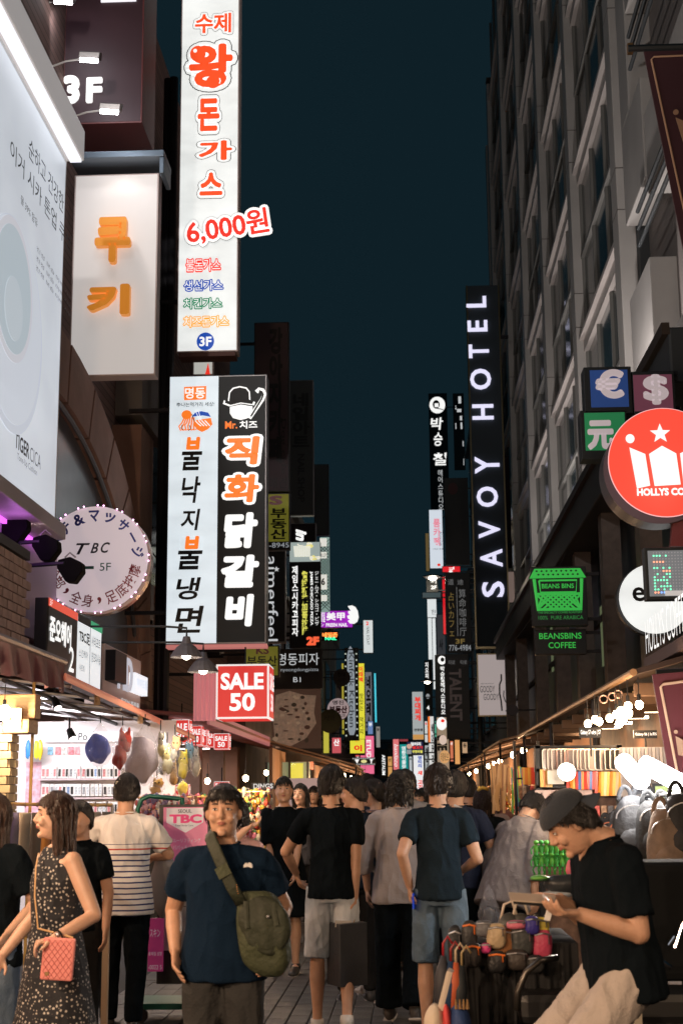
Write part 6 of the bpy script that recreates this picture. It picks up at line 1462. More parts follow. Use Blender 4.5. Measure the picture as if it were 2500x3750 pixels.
# foreground goods table
Y = 6.6
r = thing('goods_table', 'black draped goods table in the lower right foreground', 'table', P(1850, 3600, Y))
xa, xb, zb, zt = front_rect((1660, 3455, 2120, 3700), Y)
b = MB(); n = 60; vs = []
for k in range(n+1):
    x = xa+(xb-xa)*k/n; dy = .02*math.sin(k*.8)+.012*math.sin(k*1.9)
    vs += [V((x, Y, zt)), V((x, Y-.02+dy, zt-.3)), V((x, Y-.04+dy*1.4, .03))]
b.add(vs, [(3*k+j, 3*k+j+1, 3*k+4+j, 3*k+3+j) for k in range(n) for j in (0, 1)]); b.box(xa, Y+.01, zt-.04, xb, Y+.75, zt)
blk_cloth = mat('black_drape', (.013, .013, .014), .85)
b.build('drape', blk_cloth, r, smooth=True)
for (x, y) in ((xa+.05, Y+.05), (xb-.05, Y+.05), (xa+.05, Y+.7), (xb-.05, Y+.7)): MB().box(x-.02, y-.02, 0, x+.02, y+.02, zt-.04).build('leg', MT['steel_dark'], r)
def pouch(label, x0, y0, x1, y1, Y, col, seed, zipc=None, rough=.5, group='zip pouches on the goods table'):
    c = P((x0+x1)/2, (y0+y1)/2, Y); w = (x1-x0)/ppm(Y); h = (y1-y0)/ppm(Y)
    r = thing('zip_pouch', label, 'pouch', c, group); m = mat('po%s' % (col,), col, rough, noise_=.2, nscale=12, bump=.4, bscale=30)
    b = blob(c, w/2, w*.32, h/2, seed, .10, 1.3, 24, 16)
    for i, p in enumerate(b.v):
        q = p-c; q.x = math.copysign(abs(2*q.x/w)**.65*w/2, q.x); q.z = math.copysign(abs(2*q.z/h)**.7*h/2, q.z); b.v[i] = c+q
    b.build('body', m, r, smooth=True)
    MB().tube([c+V((-w*.42, -w*.25, h*.30)), c+V((0, -w*.32, h*.36)), c+V((w*.42, -w*.25, h*.30))], .0045, 6).build('zip', zipc or MT['steel'], r)
    MB().tube([c+V((w*.30, -w*.31, h*.30)), c+V((w*.31, -w*.34, h*.02))], [(.006, .003), (.008, .003)], 6).build('zip_pull', zipc or MT['steel'], r)
op = mat('orange_pull', (.85, .2, .03), .5)
for k, (x0, y0, x1, y1, col, zc, lab) in enumerate([
    (1640, 3395, 1690, 3540, (.02, .022, .026), None, 'tall black folded umbrella pouch at the table corner'),
    (1690, 3375, 1745, 3470, (.03, .03, .032), op, 'black pouch with an orange pull, left of the cream one'),
    (1740, 3372, 1800, 3430, (.14, .14, .15), None, 'grey crinkled pouch behind the cream one'),
    (1782, 3385, 1850, 3470, (.55, .42, .26), None, 'cream pouch leaning on the brown one'),
    (1806, 3400, 1884, 3492, (.30, .13, .05), None, 'caramel brown leather pouch with a centre seam'),
    (1870, 3395, 1950, 3500, (.06, .065, .065), None, 'dark green grey pouch in the table middle'),
    (1855, 3372, 1925, 3402, (.70, .18, .26), None, 'pink pouch lying behind the dark one'),
    (1922, 3358, 1972, 3420, (.05, .04, .28), None, 'royal blue pouch behind the yellow one'),
    (1946, 3362, 2008, 3430, (.72, .58, .10), None, 'yellow pouch above the rose pink one'),
    (1952, 3405, 2018, 3512, (.55, .07, .14), None, 'rose pink tall pouch nearest the phone man'),
    (1700, 3455, 1760, 3540, (.025, .022, .022), op, 'low black pouch with an orange pull, left'),
    (1785, 3485, 1850, 3560, (.022, .022, .024), op, 'low black pouch with an orange pull, middle'),
    (1850, 3480, 1930, 3550, (.06, .05, .045), None, 'low dark brown pouch in the front row'),
    (1760, 3455, 1795, 3490, (.60, .05, .22), None, 'small magenta pouch between the front black ones'),
    (1930, 3500, 1990, 3560, (.03, .03, .03), None, 'low black pouch below the rose pink one')]):
    pouch(lab, x0, y0, x1, y1, Y-.02-.012*(k % 4)-(.05 if y0 > 3440 else 0), col, k, zc)
for k, px in enumerate((1862, 1905)):
    c = P(px, 3350, Y+.1); r = thing('handbag', ['white handled dark bag standing behind the pouches, left', 'white handled dark bag standing behind the pouches, right'][k], 'handbag', c)
    blob(c+V((0, 0, -.05)), .05, .03, .06, k, .1).build('body', mat('olbag', (.05, .05, .045), .5), r, smooth=True)
    MB().tube([c+V((-.04, 0, -.03)), c+V((-.02, 0, .045)), c+V((.015, 0, .06)), c+V((.035, 0, -.0))], .007, 6).build('handle', mat('bone', (.65, .55, .45), .4), r, smooth=True)
# hanging umbrellas at the table's left side
for k, (px, y0, y1, col, col2, lab) in enumerate(((1622, 3500, 3700, (.05, .05, .06), (.4, .02, .03), 'black umbrella with a red rim hanging outermost'), (1650, 3520, 3720, (.02, .05, .12), (.3, .02, .02), 'navy umbrella hanging second from the left'), (1668, 3525, 3700, (.55, .12, .05), (.6, .48, .34), 'orange umbrella with a cream strap'), (1690, 3535, 3760, (.02, .025, .03), (.4, .3, .15), 'black umbrella hanging nearest the table'))):
    a, b_ = P(px, y0, Y-.25), P(px-14, y1, Y-.25); r = thing('folded_umbrella', lab, 'umbrella', a, 'umbrellas hanging at the table side')
    MB().tube([a, a*.6+b_*.4, b_], [.012, .032, .022], 10).build('canopy', mat('umb%d' % k, col, .6), r, smooth=True)
    MB().tube([a, a+V((0, 0, .05)), a+V((.02, 0, .08)), a+V((.04, 0, .05))], .006, 6).build('handle', mat('umh%d' % k, col2, .4), r, smooth=True)
    MB().tube([b_+V((0, 0, .02)), b_+V((0, 0, -.04))], .006, 6).build('tip', MT['steel'], r)
MB_s = mat('bone', (.65, .55, .45), .4)
r = thing('striped_tote', 'cream, red and navy tote bag at the lower edge', 'bag', P(1640, 3750, 6.1))
for k, (x0, x1, col) in enumerate(((1560, 1622, (.60, .50, .38)), (1618, 1650, (.62, .06, .06)), (1646, 1716, (.02, .05, .16)))):
    c = P((x0+x1)/2, 3770, 6.1); w = (x1-x0)/ppm(6.1); blob(c, w*.6, .08, .10, k, .08, 1.2, 20, 14).build('body_panel', mat('tote%d' % k, col, .7, bump=.3), r, smooth=True)
MB().tube([P(1610, 3700, 6.08), P(1645, 3560, 6.15), P(1652, 3550, 6.2)], [(.004, .014)]*3, 6, up=(0, 1, 0)).build('strap', MB_s, r)
for k in range(4): MB().tube([P(1668+k*14, 3660, 6.05), P(1670+k*14, 3695, 6.05)], [.004, .008], 6).build('gold_tassel', mat('brass', (.3, .18, .08), .4, .7), r)
# ---------------- scooter behind the phone man
sc_b = mat('scooter_black', (.012, .013, .014), .25, spec=.6); chrome = mat('chrome', (.55, .55, .57), .15, 1)
Y = 6.5; c = P(2230, 3560, Y)
r = thing('delivery_scooter', 'black delivery scooter with a plate and chrome rails behind the phone man', 'scooter', (c.x, Y, 0))
x0 = c.x
MB().obox((x0+.10, Y+.1, .66), (.50, 0, 0), (0, .15, 0), (0, 0, .07)).build('seat', mat('seat_vinyl', (.014, .014, .015), .45), r, bevel=.04)
MB().obox((x0+.12, Y+.12, .46), (.42, 0, 0), (0, .13, 0), (0, 0, .14)).build('body', sc_b, r, bevel=.06)
MB().obox((x0+.30, Y+.42, 1.00), (.26, 0, 0), (0, .22, 0), (0, 0, .26)).build('delivery_box', mat('box_black', (.008, .009, .010), .9, spec=.15), r, bevel=.04)
for dx in (-.55, .75):
    w = MB().tube([V((x0+dx+.20*math.cos(t), Y+.12, .24+.20*math.sin(t))) for t in [2*PI*k/24 for k in range(25)]], .045, 10).build('tyre', mat('rubber', (.015, .015, .015), .8), r, smooth=True)
    MB().disc((x0+dx, Y+.10, .24), .15, .04, 24).build('rim', MT['steel'], w)
MB().tube([P(1890, 3700, Y-.2), P(1895, 3630, Y-.2), P(1925, 3560, Y-.2), P(1975, 3518, Y-.2), P(2040, 3506, Y-.15)], .014, 8).build('front_rail', mat('rail_dark', (.10, .09, .08), .3, .8), r, smooth=True)
MB().tube([P(2180, 3512, Y-.1), P(2380, 3510, Y-.1), P(2420, 3518, Y-.1), P(2455, 3545, Y-.1)], .011, 8).build('rear_rail', chrome, r, smooth=True)
MB().tube([(x0-.55, Y+.12, .3), (x0-.42, Y+.12, .95)], .035, 8).build('fork', sc_b, r)
MB().tube([P(2500, 3380, Y+.1), P(2470, 3470, Y+.1)], .007, 6).tube([P(2470, 3430, Y), P(2448, 3462, Y)], .007, 6).build('cable', chrome, r)
xa, xb, zb, zt = front_rect((2235, 3694, 2348, 3752), Y-.12)
MB().box(xa, Y-.13, zb, xb, Y-.12, zt).build('number_plate', mat('plate_cream', (.5, .44, .34), .5), r)
Face((xa, Y-.13, zt), (xb-xa, 0, 0), (0, 0, zb-zt), (0, -1, 0), (2235, 3694, 2348, 3752)).text(r, 'M13', (2244, 3690, 2338, 3722), mat('plate_dark', (.05, .04, .035), .5), off=.05, lift=.004)

# ---------------- unseen bulbs, assumed beside and behind the camera and added to light the crowd
for k, (x, y, z, pw) in enumerate(((-2.6, 3.2, 2.35, 330), (-2.7, 1.0, 2.35, 290), (-2.5, -1.2, 2.4, 230), (1.9, 1.6, 2.45, 130), (2.0, -1.0, 2.45, 110), (-2.75, 6.3, 2.35, 110), (2.2, 4.6, 2.5, 36), (-2.7, 8.8, 2.30, 70))):
    bulb_lamp('warm market bulb hung along the lane beyond the frame', V((x, y, z)), pw, .05, 'market bulbs beyond the frame', col=(1, .68, .44), cord=.35)

# ---------------- cables, meters and small wall clutter
for k, (a, b_, sag) in enumerate((((-3.95, 12.5, 4.6), (-3.9, 20.5, 5.4), .25), ((-3.9, 20.5, 5.4), (-3.9, 33, 6.0), .5), ((-4.2, 18.5, 8.6), (-4.2, 30, 8.9), .3), ((3.05, 24, 6.3), (3.05, 46, 6.2), .4), ((-3.9, 34, 5.6), (-3.9, 60, 6.6), .9))):
    o = MB().tube([V(a)*(1-t)+V(b_)*t-V((0, 0, sag*4*t*(1-t))) for t in [i/16 for i in range(17)]], .012, 5).build('overhead_cable', k_ink, loc=a); tag(o, ['thin black cable sagging along the arch wall', 'thin black cable along the left wall behind the two column sign', 'thin black cable on the left wall behind the tall white sign', 'black cable along the dark shopfront block', 'black cable along the far left buildings'][k], 'cable')
for k, (y, z) in enumerate(((21.6, 4.3), (22.8, 8.4), (30.2, 4.6))):
    r = thing('air_conditioner', ['outdoor air conditioner unit on the wall behind the black letter column', 'outdoor air conditioner unit higher on the left wall', 'outdoor air conditioner unit over the salmon awning'][k], 'air conditioner', (-4.0, y, z))
    MB().box(-4.3, y-.4, z, -3.95, y+.4, z+.55).build('housing', mat('ac_grey', (.35, .33, .31), .5, noise_=.15), r, bevel=.015)
    MB().disc((-3.945, y-.08, z+.27), .2, .015, 24, N=(1, 0, 0)).build('fan_grille', f_dark, r)
    for q in (-.35, .3): MB().box(-4.3, y+q, z-.06, -3.95, y+q+.05, z).build('bracket', MT['steel_dark'], r)
# extra hanging stock at the right stall
for k in range(27):
    px = 2285+(k % 9)*24; py = 2960+(k//9)*48; Yk = 10.4-.02*k
    c = P(px, py, Yk); r = thing('keyring_toy', 'small dangling keyring toy on the backpack rail', 'keyring', c, 'keyring toys on the backpack rail')
    blob(c, .018, .014, .022, k, .2, nu=10, nv=8).build('charm', mat('charm%d' % (k % 5), [(.6, .1, .08), (.05, .05, .06), (.65, .55, .4), (.1, .25, .5), (.6, .3, .1)][k % 5], .5), r, smooth=True)
    MB().tube([c+V((0, 0, .02)), c+V((0, 0, .07))], .002, 4).build('loop', MT['steel'], r)
# glowing signs added to fill and brighten the dark far lane
for (bx, Yd, face, t, tm_, wx, lab) in (
    ((1182, 2640, 1206, 2760), 48, (.55, .50, .06), '부', k_ink, -3.9, 'small yellow vertical sign at the left under the olive round sign'),
    ((1214, 2700, 1250, 2760), 52, (.60, .10, .12), '산', t_white, -3.9, 'small red box sign left of the square yellow sign'),
    ((1345, 2640, 1366, 2690), 70, (.15, .25, .50), '부', t_white, -3.9, 'small blue sign above the pink cosmetics sign'),
    ((1376, 2660, 1392, 2738), 88, (.30, .28, .26), '동', k_ink, -3.9, 'dim grey strip sign above the black cosmetics sign'),
    ((1418, 2770, 1436, 2846), 104, (.75, .38, .12), '산', k_ink, -3.9, 'amber strip sign left of the salmon pink sign'),
    ((1497, 2770, 1509, 2840), 92, (.55, .60, .62), '부', k_ink, 3.9, 'slim pale sign between the teal and the white lit signs'),
    ((1553, 2640, 1566, 2722), 74, (.70, .72, .70), '동', c_red, 3.9, 'slim white sign above the grey lettered one'),
    ((1646, 2712, 1660, 2790), 60, (.70, .20, .10), '산', t_white, 3.9, 'orange red strip sign beside the cream sign'),
    ((1690, 2716, 1712, 2760), 47, (.55, .35, .20), '동', k_ink, 3.9, 'tan box sign under the unlit grey letter sign'),
    ((1590, 2640, 1599, 2700), 90, (.10, .45, .30), '부', t_white, 3.9, 'thin green sign between the white and the cream signs'),
    ((1300, 2764, 1316, 2772), 70, (.8, .1, .1), '산', t_white, -3.9, 'tiny red sign over the film strip sign'),
    ((1146, 2560, 1176, 2600), 46, (.20, .20, .22), '부', k_ink, -3.9, 'dim grey box sign beside the pizza banner')):
    r, f = fs('small_sign', lab, bx, Yd, G('fx%s' % (face,), face, .85, True), wallx=wx)
    w_ = bx[2]-bx[0]; f.text(r, t, (bx[0]+w_*.2, bx[1]+6, bx[2]-w_*.2, bx[1]+6+w_*.7), tm_, off=.03)
# ================================================================ PEOPLE
import numpy as np
TS = bpy.data.scenes.new('scratch')
def remesh(b, voxel, smooth=3, fac=.5):
    me = b.mesh('tmp'); o = bpy.data.objects.new('tmp', me); TS.collection.objects.link(o)
    m = o.modifiers.new('r', 'REMESH'); m.mode = 'VOXEL'; m.voxel_size = voxel; m.adaptivity = 0
    if smooth: s = o.modifiers.new('s', 'SMOOTH'); s.factor = fac; s.iterations = smooth
    vl = TS.view_layers[0]; vl.update(); dg = vl.depsgraph
    r = bpy.data.meshes.new_from_object(o.evaluated_get(dg))
    TS.collection.objects.unlink(o); bpy.data.objects.remove(o); bpy.data.meshes.remove(me)
    return r
def displace(me, fn):
    n = len(me.vertices); co = np.empty(n*3, 'f'); me.vertices.foreach_get('co', co); nr = np.empty(n*3, 'f')
    me.vertex_normals.foreach_get('vector', nr); co = co.reshape(-1, 3); nr = nr.reshape(-1, 3)
    co = fn(co, nr); me.vertices.foreach_set('co', co.astype('f').ravel()); me.update()
def folds(amp, seed, sx=11, sz=4.5, hem=None, diag=.6):
    def fn(co, nr):
        out = co.copy()
        for i in range(len(co)):
            x, y, z = co[i]
            p = V((x*sx+z*diag*3, y*sx, z*sz+x*diag*2))+V((seed*3.1, 0, seed))
            a = noise.noise(p); b_ = 1-abs(noise.noise(p*1.9+V((5, 1, 2))))*2.2
            out[i] = co[i]+nr[i]*(amp*(a*1.0+max(0, b_)*.65))
        return out
    return fn
def put_mesh(me, name, m, root):
    off = wl(root); n = len(me.vertices); co = np.empty(n*3, 'f'); me.vertices.foreach_get('co', co); co = co.reshape(-1, 3)-np.array(off, 'f')
    me.vertices.foreach_set('co', co.ravel()); me.polygons.foreach_set('use_smooth', [True]*len(me.polygons)); me.name = name
    me.materials.clear(); me.materials.append(m); me.update()
    o = bpy.data.objects.new(name, me); COL.objects.link(o); o.parent = root; WL[o.name] = V(off); return o
def ik(a, t, l1, l2, pole):
    d = t-a; L = min(d.length, (l1+l2)*.999); d.normalize()
    x = (l1*l1-l2*l2+L*L)/(2*L); h = math.sqrt(max(0, l1*l1-x*x)); p = V(pole); p = (p-d*p.dot(d)).normalized()
    e = a+d*x+p*h; return e, a+d*L
skin_m = mat('skin', (.56, .32, .21), .48, bump=.15, bscale=120, sss=.1, noise_=.07, nscale=22)
skin_f = mat('skin_fair', (.62, .38, .27), .46, bump=.12, bscale=120, sss=.1, noise_=.05, nscale=22)
hair_m = mat('hair_black', (.010, .008, .007), .38, noise_=.6, nscale=30, stretch=(6, 6, .6), bump=.9, bscale=60, spec=.6)
hair_b = mat('hair_brown', (.045, .020, .012), .38, noise_=.6, nscale=30, stretch=(6, 6, .6), bump=.9, bscale=60, spec=.6)
lip_m = mat('lips', (.42, .14, .11), .4); lid_m = mat('lash', (.015, .01, .01), .5); eye_w = mat('eye_white', (.65, .6, .56), .2); iris = mat('iris', (.02, .01, .006), .15)
HEADS = [(-.116, .026, .062, .000), (-.104, .042, .076, -.02), (-.082, .055, .084, -.045), (-.055, .064, .087, -.066), (-.025, .070, .087, -.084), (.01, .074, .087, -.095), (.04, .076, .086, -.099), (.07, .073, .079, -.095), (.094, .060, .062, -.080), (.110, .038, .038, -.055), (.118, .012, .008, -.03)]
def tee(b, Q, s, bw, hem, slv, loose, arms, dz=0, neck=1.455):
    """garment torso + sleeves into builder b; Q maps local to world"""
    rows = [(hem, .168+loose*1.5, .124+loose*1.2), (max(hem+.05, .95), .162+loose*1.2, .124+loose), (1.08, .142+loose*1.1, .112+loose), (1.20, .148+loose*.9, .118+loose*.7), (1.30, .160+loose*.5, .120+loose*.4), (1.375, .155+loose*.2, .105+loose*.2), (1.42, .118, .085), (neck, .072, .064)]
    pts = [Q(V((0, -.005, z))) for z, _, _ in rows]; rad = [(rx*bw*s, ry*(bw*.6+.4)*s) for _, rx, ry in rows]
    b.tube(pts, rad, 24, up=tuple(Q(V((1, 0, 1)))-Q(V((0, 0, 1)))))
    for (sh, el, wr) in arms:
        d = el-sh; L = d.length
        if slv <= 1: q = [sh+d*t for t in (-.02, .3, .65, slv*1.0)]; r = [.058, .060+loose*.4, .058+loose*.5, .057+loose*.8]
        else:
            e = wr-el; f = slv-1; q = [sh+d*t for t in (-.02, .35, .8)]+[el, el+e*f*.5, el+e*f]; r = [.064, .062+loose*.4, .056+loose*.4, .054+loose*.5, .048+loose*.6, .044+loose*.7]
        b.tube(q, [x*s*(.6+.4*bw) for x in r], 16); b.sphere(sh-V((0, 0, .006))*s, .059*s*(.6+.4*bw), nu=14, nv=10)
        c = Q(V((0, 0, 1.40))); b.tube([c, c*.35+sh*.65, sh], [(.058*s, .058*s)]*2+[.055*s], 14)
def hand(b, w, d, n, s, side, curl=.35, spread=1.0, point_=None):
    d = V(d).normalized(); n = V(n); n = (n-d*n.dot(d)).normalized(); u = d.cross(n)*side
    k = s
    b.tube([w-d*.01*k, w+d*.03*k, w+d*.088*k], [(.017*k, .027*k), (.017*k, .036*k), (.013*k, .038*k)], 12, up=tuple(n))
    for i, (o, L) in enumerate(((.031, .070), (.0105, .079), (-.0105, .074), (-.031, .058))):
        a = w+d*.082*k+u*o*k; c = curl*(1+.12*i); pts = [a]; ang = c*.6; r = u*.004*spread*(o/.01)*.5
        for L_ in (.45, .32, .23):
            ang += c*.55; v = d*math.cos(ang)+n*math.sin(ang)+r; a = a+v*(L*L_*k); pts.append(a)
        b.tube([pts[0]-d*.012*k]+pts, [.0095*k, .0095*k, .0088*k, .008*k, .0064*k], 8); b.sphere(pts[-1], .0066*k, nu=8, nv=6)
    a = w+d*.022*k+u*.026*k; t1 = a+(d*.62+u*.62+n*.35).normalized()*.045*k; t2 = t1+(d*.85+u*.15+n*.45).normalized()*.033*k
    b.tube([a, t1, t2], [.014*k, .0105*k, .008*k], 8); b.sphere(t2, .0078*k, nu=8, nv=6)
def person(label, px, Y, Hh, yaw, cat='person', bw=1.0, skin=None, hair='short', hcol=None, top=('tee', (.012, .014, .018)), bottom=('trousers', (.02, .02, .02)), hyaw=0, hpitch=0, hroll=0,
           la=None, ra=None, lhand=None, rhand=None, lean=0, vox=.009, ll=(0, 0), rl=(0, 0), face=True, shoes=(.05, .05, .05), group=None, hem=None, slv=.62, loose=.012, z0=0.012, curl=(.35, .35), x=None,
           topmat=None, botmat=None, fem=False, foldamp=.007, long_len=.35, fringe=True, hip=None, seed=None, palm=(None, None), bodyname='body', sideh=0, hoff=(0, 0, 0)):
    s = Hh/1.72; seed = seed if seed is not None else int(px) % 97
    X0 = x if x is not None else P(px, 2920, Y).x
    root = thing('person', label, cat, (X0, Y, 0), group)
    Rz = Matrix.Rotation(math.radians(yaw), 3, 'Z'); Rl = Matrix.Rotation(-math.radians(lean), 3, 'X'); Rs = Matrix.Rotation(math.radians(sideh), 3, 'Y')
    piv = V((0, 0, .92)); base = V((X0, Y, z0)); hz = 0 if hip is None else hip
    def Qg(p): return base+Rz @ (V(p)*s+V((0, 0, hz)))            # lower body
    def Q(p): return base+Rz @ ((piv+Rl @ Rs @ (V(p)-piv))*s+V((0, 0, hz)))   # leaned upper body
    kind_ = top[0]
    skin = skin or (skin_f if fem else skin_m)
    SW = (.152 if fem else .166)*(.55+.45*bw)
    def px3(t): return P(t[0], t[1], t[2])
    arms = {}
    for side, tgt, dflt in ((-1, la, None), (1, ra, None)):
        sh = Q((side*SW, -.005, 1.385)); u = .285*s; f = .25*s
        if tgt is None: wr = Q((side*(SW+.075), .035, .865)); pole = Rz @ V((side*.25, -1, 0))
        elif len(tgt) == 3: wr = px3(tgt); pole = Rz @ V((side*.25, -.9, -.3))
        else: wr = px3(tgt[:3]); pole = V(tgt[3]) if len(tgt) == 5 else Rz @ V(tgt[3])
        e, w = ik(sh, wr, u, f, pole); arms[side] = (sh, e, w)
    b = MB()
    # torso
    rows = [(.84, .13, .085), (.92, .15, .095), (1.0, .14, .092), (1.10, .125, .085), (1.2, .138, .095), (1.30, .155, .10), (1.38, .15, .085), (1.43, .10, .065), (1.46, .06, .052)]
    b.tube([Q((0, -.005, z)) for z, _, _ in rows], [(rx*(.5+.5*bw)*s, ry*(.5+.5*bw)*s) for _, rx, ry in rows], 20, up=tuple(Rz @ V((1, 0, 0))))
    # head frame
    HM = Rz @ Rl @ Rs @ Matrix.Rotation(math.radians(hyaw), 3, 'Z') @ Matrix.Rotation(-math.radians(hpitch), 3, 'X') @ Matrix.Rotation(math.radians(hroll), 3, 'Y')
    nb = Q((0, -.012, 1.44)); hc0 = Q((0, .012, 1.515)); ks = s*(1.0 if not fem else .965)
    C = hc0+HM @ V((0, .012, .088))*s+Rz @ V(hoff)
    def HQ(p): return C+HM @ V(p)*ks
    nr = .056 if not fem else .044
    b.tube([nb, nb*.5+HQ((0, -.035, -.06))*.5, HQ((0, -.03, -.03))], [nr*1.2*s*(.6+.4*bw), nr*s*(.6+.4*bw), nr*1.05*s], 16)
    jw = 1.14 if bw > 1.1 else (1.0 if not fem else .95)
    b.tube([HQ((0, (f+k)/2, z)) for z, w_, f, k in HEADS], [(w_*ks*(jw if z < 0 else 1), (f-k)/2*ks) for z, w_, f, k in HEADS], 26, up=tuple(HM @ V((1, 0, 0))))
    b.tube([HQ((0, .084, .022)), HQ((0, .094, .0)), HQ((0, .103, -.020)), HQ((0, .094, -.030))], [.007*ks, .009*ks, .0125*ks, .010*ks], 10)
    for sg in (-1, 1):
        b.sphere(HQ((sg*.011, .091, -.025)), .0085*ks, nu=8, nv=6)
        b.sphere(HQ((sg*.077, -.008, -.008)), .010*ks, .019*ks, .030*ks, 12, 10, M=HM @ Matrix.Rotation(sg*-.35, 3, 'Z'))
        b.sphere(HQ((sg*.036, .066, -.028)), .024*ks, .022*ks, .024*ks, 10, 8, M=HM)
    b.tube([HQ((-.019, .082, -.050)), HQ((0, .090, -.0475)), HQ((.019, .082, -.050))], [.004*ks, .0085*ks, .004*ks], 8); b.tube([HQ((-.016, .082, -.057)), HQ((0, .089, -.0585)), HQ((.016, .082, -.057))], [.004*ks, .0085*ks, .004*ks], 8)
    b.sphere(HQ((0, .072, -.096)), .022*ks, .018*ks, .018*ks, 10, 8, M=HM)
    # arms and hands
    for side in (-1, 1):
        sh, e, w = arms[side]; t = (.5+.5*bw)*(.86 if fem else 1)*s
        b.tube([sh, sh*.5+e*.5, e], [.044*t if kind_ != 'dress' else .050*t, .047*t, .040*t], 14); b.sphere(sh, .044*t if kind_ != 'dress' else .052*t, nu=12, nv=8)
        b.tube([e, e*.62+w*.38, w], [.037*t, .038*t, .026*t], 14); b.sphere(e, .040*t, nu=12, nv=8)
        d = (w-e).normalized(); hd = (lhand if side < 0 else rhand)
        dd = Rz @ V(hd[0]) if hd else (d+V((0, 0, -.35))).normalized(); nn = (Rz @ V(hd[1])) if hd else Rz @ V((-side, .25, 0))
        hand(b, w, dd, nn, s*(.9 if fem else 1), (-1 if side > 0 else 1) if not hd or len(hd) < 3 else hd[2], curl[0 if side < 0 else 1])
    # legs
    legs = []
    for side, (a1, a2) in ((-1, ll), (1, rl)):
        hp = Qg((side*.088, 0, .90)); d1 = Rz @ V((side*.035, math.sin(math.radians(a1)), -math.cos(math.radians(a1)))); kn = hp+d1.normalized()*.42*s
        a = math.radians(a1-a2); d2 = Rz @ V((0, math.sin(a), -math.cos(a))); an = kn+d2.normalized()*.41*s; legs.append((hp, kn, an, a))
        b.tube([hp+V((0, 0, .02)), hp*.5+kn*.5, kn], [.082*s*(.6+.4*bw), .068*s*(.6+.4*bw), .048*s], 14); b.sphere(kn, .049*s, nu=12, nv=8)
        b.tube([kn, kn*.66+an*.34, an*.8+kn*.2, an], [.047*s, .053*s, .034*s, .032*s], 14)
        fd = Rz @ V((0, math.cos(a*.8), math.sin(a*.8))); up_ = Rz @ V((0, -math.sin(a*.8), math.cos(a*.8)))
        b.tube([an-fd*.03*s, an-up_*.045*s+fd*.06*s, an-up_*.055*s+fd*.15*s], [.034*s, .034*s, .022*s], 10)
    me = remesh(b, vox, 2, .45)
    Ci = np.array(C, 'f'); Hm = np.array(HM, 'f')
    def sculpt(co, nrm):
        l = (co-Ci) @ Hm/ks
        m = (np.abs(l[:, 0]) < .1) & (l[:, 1] > .03) & (np.abs(l[:, 2]) < .13)
        dy = np.zeros(len(co), 'f')
        for (gx, gz, sx, sz, am) in ((.031, .010, .016, .009, -.0075), (-.031, .010, .016, .009, -.0075), (0, -.0535, .012, .0026, -.002), (0, .022, .010, .012, -.002), (.031, .032, .02, .006, .002), (-.031, .032, .02, .006, .002), (0, -.074, .014, .008, -.003)):
            dy += am*np.exp(-((l[:, 0]-gx)/sx)**2-((l[:, 2]-gz)/sz)**2)
        dy[~m] = 0
        return co+(dy[:, None]*ks)*Hm[:, 1][None, :]
    displace(me, sculpt)
    bo = put_mesh(me, bodyname, skin, root)
    # face parts
    if face:
        for sg in (-1, 1):
            e = MB().sphere(HQ((sg*.031, .0765, .0095)), .013*ks, .007*ks, .0052*ks, 14, 10, M=HM).build('eye', eye_w, root, smooth=True)
            MB().sphere(HQ((sg*.031, .0815, .0095)), .0054*ks, .003*ks, .0050*ks, 12, 8, M=HM).build('iris', iris, e, smooth=True)
            MB().tube([HQ((sg*(.031+.0145*t), .082-.006*t*t-.002*abs(t), .0135+.0025*(1-t*t)-.003*t*t)) for t in (-1, -.5, 0, .5, 1)], [.0006*ks, .0016*ks, .0020*ks, .0018*ks, .0008*ks], 6).build('eyelid', lid_m, root)
            MB().tube([HQ((sg*(.031+.019*t), .0885-.008*(t+.3)**2-.004*abs(t), .032+.004*(1-t*t))) for t in (-1, -.5, 0, .5, 1)], [(.0022*ks, .0012*ks), (.0034*ks, .0016*ks), (.0034*ks, .0016*ks), (.0028*ks, .0014*ks), (.001*ks, .0008*ks)], 6, up=tuple(HM @ V((0, 0, 1)))).build('eyebrow', hcol or hair_m, root)
        MB().tube([HQ((x_, .0935-.022*(abs(x_)/.02)**2*.45, -.0495-.0035*(abs(x_)/.02)**2)) for x_ in (-.021, -.012, -.004, 0, .004, .012, .021)], [(.001*ks, .0015*ks), (.0026*ks, .0034*ks), (.0034*ks, .004*ks), (.003*ks, .004*ks), (.0034*ks, .004*ks), (.0026*ks, .0034*ks), (.001*ks, .0015*ks)], 8, up=tuple(HM @ V((0, 0, 1)))).build('upper_lip', lip_m, root, smooth=True)
        MB().tube([HQ((x_, .0925-.022*(abs(x_)/.02)**2*.45, -.0575+.001*(abs(x_)/.02)**2)) for x_ in (-.018, -.009, 0, .009, .018)], [(.001*ks, .0015*ks), (.0036*ks, .004*ks), (.0044*ks, .0046*ks), (.0036*ks, .004*ks), (.001*ks, .0015*ks)], 8, up=tuple(HM @ V((0, 0, 1)))).build('lower_lip', lip_m, root, smooth=True)
    # hair
    hm = hcol or hair_m
    if hair != 'none':
        hb = MB(); nu, nv = 44, 12; rr = random.Random(seed); th = {'short': .016, 'long': .012, 'tail': .010, 'cap': .012, 'bob': .018}[hair]
        def zt(az):
            a = abs(az)
            for (a0, z0_), (a1, z1_) in zip(((0, .066), (40, .058), (62, .030), (84, .000), (100, -.035), (125, -.072), (180, -.080)), ((40, .058), (62, .030), (84, .000), (100, -.035), (125, -.072), (180, -.080), (181, -.08))):
                if a0 <= a <= a1: z = z0_+(z1_-z0_)*(a-a0)/(a1-a0); break
            return z+(-.02 if hair in ('long', 'bob') and a > 60 else 0)
        rings = []
